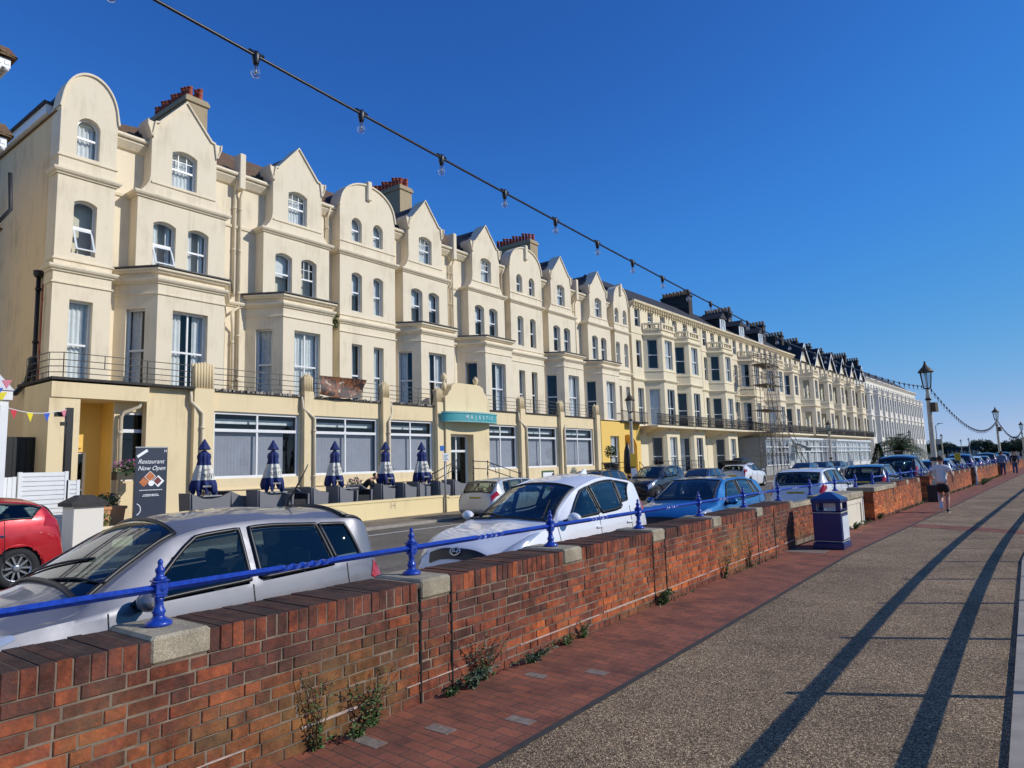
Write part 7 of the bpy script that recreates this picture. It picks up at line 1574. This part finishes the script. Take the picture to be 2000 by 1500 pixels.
# ------------------------------------------------------------------ palm, conifer and far trees
plain('palm_green', (.045, .085, .025), .6, var=.5, scale=3); plain('palm_pale', (.12, .16, .06), .6, var=.4); plain('trunk', (.10, .07, .045), .9, var=.4, scale=5); plain('conifer', (.018, .04, .016), .8, var=.5, scale=6)
pa = thing('palm_tree', 'large spreading palm in front of the white terrace', 'tree', (-14.6, 109, .0)); m = MB(); m.lathe([(.42, 0), (.36, .8), (.42, 1.6), (.5, 1.9)], 0, 0, 14); m.build('trunk', 'trunk', pa); m = MB(); rr = random.Random(4)
for i in range(64):
    az = rr.uniform(0, 6.28); el = rr.uniform(.0, 1.3); L = rr.uniform(3.6, 4.7); pts = []
    for k in range(10):
        u = k / 9; r = L * u * math.cos(el) * (1 - .12 * u); z = 2.0 + L * u * math.sin(el) * .86 - 2.7 * u ** 2.4 * (.35 + math.cos(el)); pts.append(Vector((r * math.cos(az), r * math.sin(az), z)))
    m.tube(pts, [.03 * (1 - .8 * k / 9) for k in range(10)], 4, 1)
    for k in range(1, 10):
        d = (pts[k] - pts[k - 1]).normalized(); sd = d.cross(Vector((0, 0, 1))).normalized()
        for q in range(3):
            p = pts[k - 1].lerp(pts[k], q / 3)
            for s_ in (-1, 1):
                ll = .68 * math.sin(math.pi * min(1, .15 + .8 * k / 10)); e_ = p + sd * s_ * ll * .8 + d * ll * .55 - Vector((0, 0, .18 * ll)); m.add([p, p + d * .05, e_ + d * .02, e_], [(0, 1, 2, 3)], 0 if rr.random() < .75 else 1)
m.build('crown', ['palm_green', 'palm_pale'], pa); pa.scale = (1.3, 1.3, 1.15)
cf = thing('conifer', 'dark conical conifer shrub left of the palm', 'tree', (-16.8, 107, 0)); m = MB(); m.lathe([(.1, 0), (.08, 1.0)], 0, 0, 8); m.build('trunk', 'trunk', cf); m = MB()
for i in range(2200):
    z = rr.uniform(.2, 3.2) ; r = (1.25 * (1 - z / 3.5)) * math.sqrt(rr.uniform(.4, 1)); a = rr.uniform(0, 6.28); p = Vector((r * math.cos(a), r * math.sin(a), z)); d = Vector((math.cos(a), math.sin(a), .7)).normalized(); sd = d.cross(Vector((rr.gauss(0, 1), rr.gauss(0, 1), rr.gauss(0, 1)))).normalized(); m.add([p - sd * .05, p + sd * .05, p + d * .22], [(0, 1, 2)])
m.build('crown', 'conifer', cf)
def tree(label, x, y, w_, h, mat='leaf', n=1500, sz=.5):
    t = thing('tree', label, 'tree', (x, y, -.6), 0, 'distant trees behind the parked cars'); m = MB(); m.tube([(0, 0, 0), (.1, 0, h * .4), (.0, .1, h * .7)], [w_ * .05, w_ * .035, w_ * .015], 8)
    rt = random.Random(int(x * 7 + y)); cl = []
    for i in range(9): a = rt.uniform(0, 6.28); r = w_ * .5 * rt.uniform(.2, .75); cl.append((r * math.cos(a), r * math.sin(a), h * rt.uniform(.42, .82), w_ * rt.uniform(.16, .27))); m.tube([(0, 0, h * .35), (cl[-1][0] * .8, cl[-1][1] * .8, cl[-1][2])], [w_ * .025, w_ * .008], 5)
    m.build('trunk', 'trunk', t); c = MB()
    for q in cl: leaves(c, q[:3], (q[3], q[3], q[3] * .8), n // 9, sz, rt)
    c.build('crown', mat, t); return t
plain('far_leaf', (.04, .07, .03), .7, var=.5, scale=.8); plain('far_leaf_olive', (.09, .095, .035), .7, var=.5, scale=.8)
D = 330
rt = random.Random(8); i = 0
for dx, hh, ww in ((-.112, 3.8, 7), (-.0985, 4.6, 8), (-.090, 5.2, 8), (-.0835, 5.0, 8), (-.077, 3.9, 7), (-.062, 2.6, 6), (-.0500, 5.3, 9), (-.044, 5.0, 8), (-.038, 3.9, 7), (-.032, 3.4, 7), (-.026, 3.7, 7), (-.020, 3.5, 7), (-.014, 4.1, 7), (-.0085, 5.8, 9), (-.003, 5.4, 9), (.004, 5.0, 9)):
    i += 1
    tree(['bushy dark tree left of the pavilion', 'olive tree in the distance', 'round dark tree right of the pavilion', 'low tree on the skyline'][0] + f' no {i}' if False else ('dark round tree, ' + ('left of the far pavilion' if dx < -.07 else 'right of the far pavilion' if dx < -.036 else 'near the right edge') + ', ' + ('taller than' if hh > 4.5 else 'lower than') + ' its neighbours' + (', olive' if i % 3 == 0 else ', broad' if i % 3 == 1 else '')), dx * D, D + rt.uniform(-15, 15), ww, hh + 2.2, 'far_leaf_olive' if i % 3 == 0 else 'far_leaf', 1300, .42)
pvn = thing('building', 'low flat roofed pavilion among the distant trees', 'building', (-.0635 * 300, 300, -.6)); m = MB(); m.box(-4, 4.5, 0, 8, 0, 2.4); m.build('wall', 'ext_grey', pvn); m = MB(); m.box(-5.5, 5.6, -1, 9, 3.0, 3.6); m.box(-4.8, 5, 0, 8, 3.6, 4.2); m.build('roof', 'slate_dark', pvn); m = MB(); [m.box(-5 + i * 1.3, -4.85 + i * 1.3, -.9, -.7, 0, 3.0) for i in range(8)]; m.build('columns', 'ext_white', pvn)
sl = thing('street_light', 'tall thin modern street light at the end of the white terrace', 'street lamp', (-17.2, 190, 0)); m = MB(); m.tube([(0, 0, 0), (0, 0, 8.2), (.9, 0, 8.7)], .09, 6); m.box(.4, 1.5, -.12, .12, 8.62, 8.78); m.box(-.3, 1.0, -.05, .05, 3.8, 5.0); m.build('column', 'galv', sl)
# sea on the right, out of the picture but mirrored in the windows
sea_m, n_, l_, b_ = nodes('sea_water'); b_.inputs['Base Color'].default_value = (.02, .07, .09, 1); b_.inputs['Roughness'].default_value = .12
nz = n_.new('ShaderNodeTexNoise'); nz.inputs['Scale'].default_value = .5; nz.inputs['Detail'].default_value = 6; g_ = n_.new('ShaderNodeNewGeometry'); l_.new(g_.outputs['Position'], nz.inputs['Vector']); bq = n_.new('ShaderNodeBump'); bq.inputs['Strength'].default_value = .5; l_.new(nz.outputs['Fac'], bq.inputs['Height']); l_.new(bq.outputs['Normal'], b_.inputs['Normal'])
m = MB(); m.add([(70, -3000, -.55), (6000, -3000, -.55), (6000, 6000, -.55), (150, 6000, -.55), (70, 300, -.55)], [(0, 1, 2, 3, 4)]); tag(m.build('sea', 'sea_water'), kind='structure')
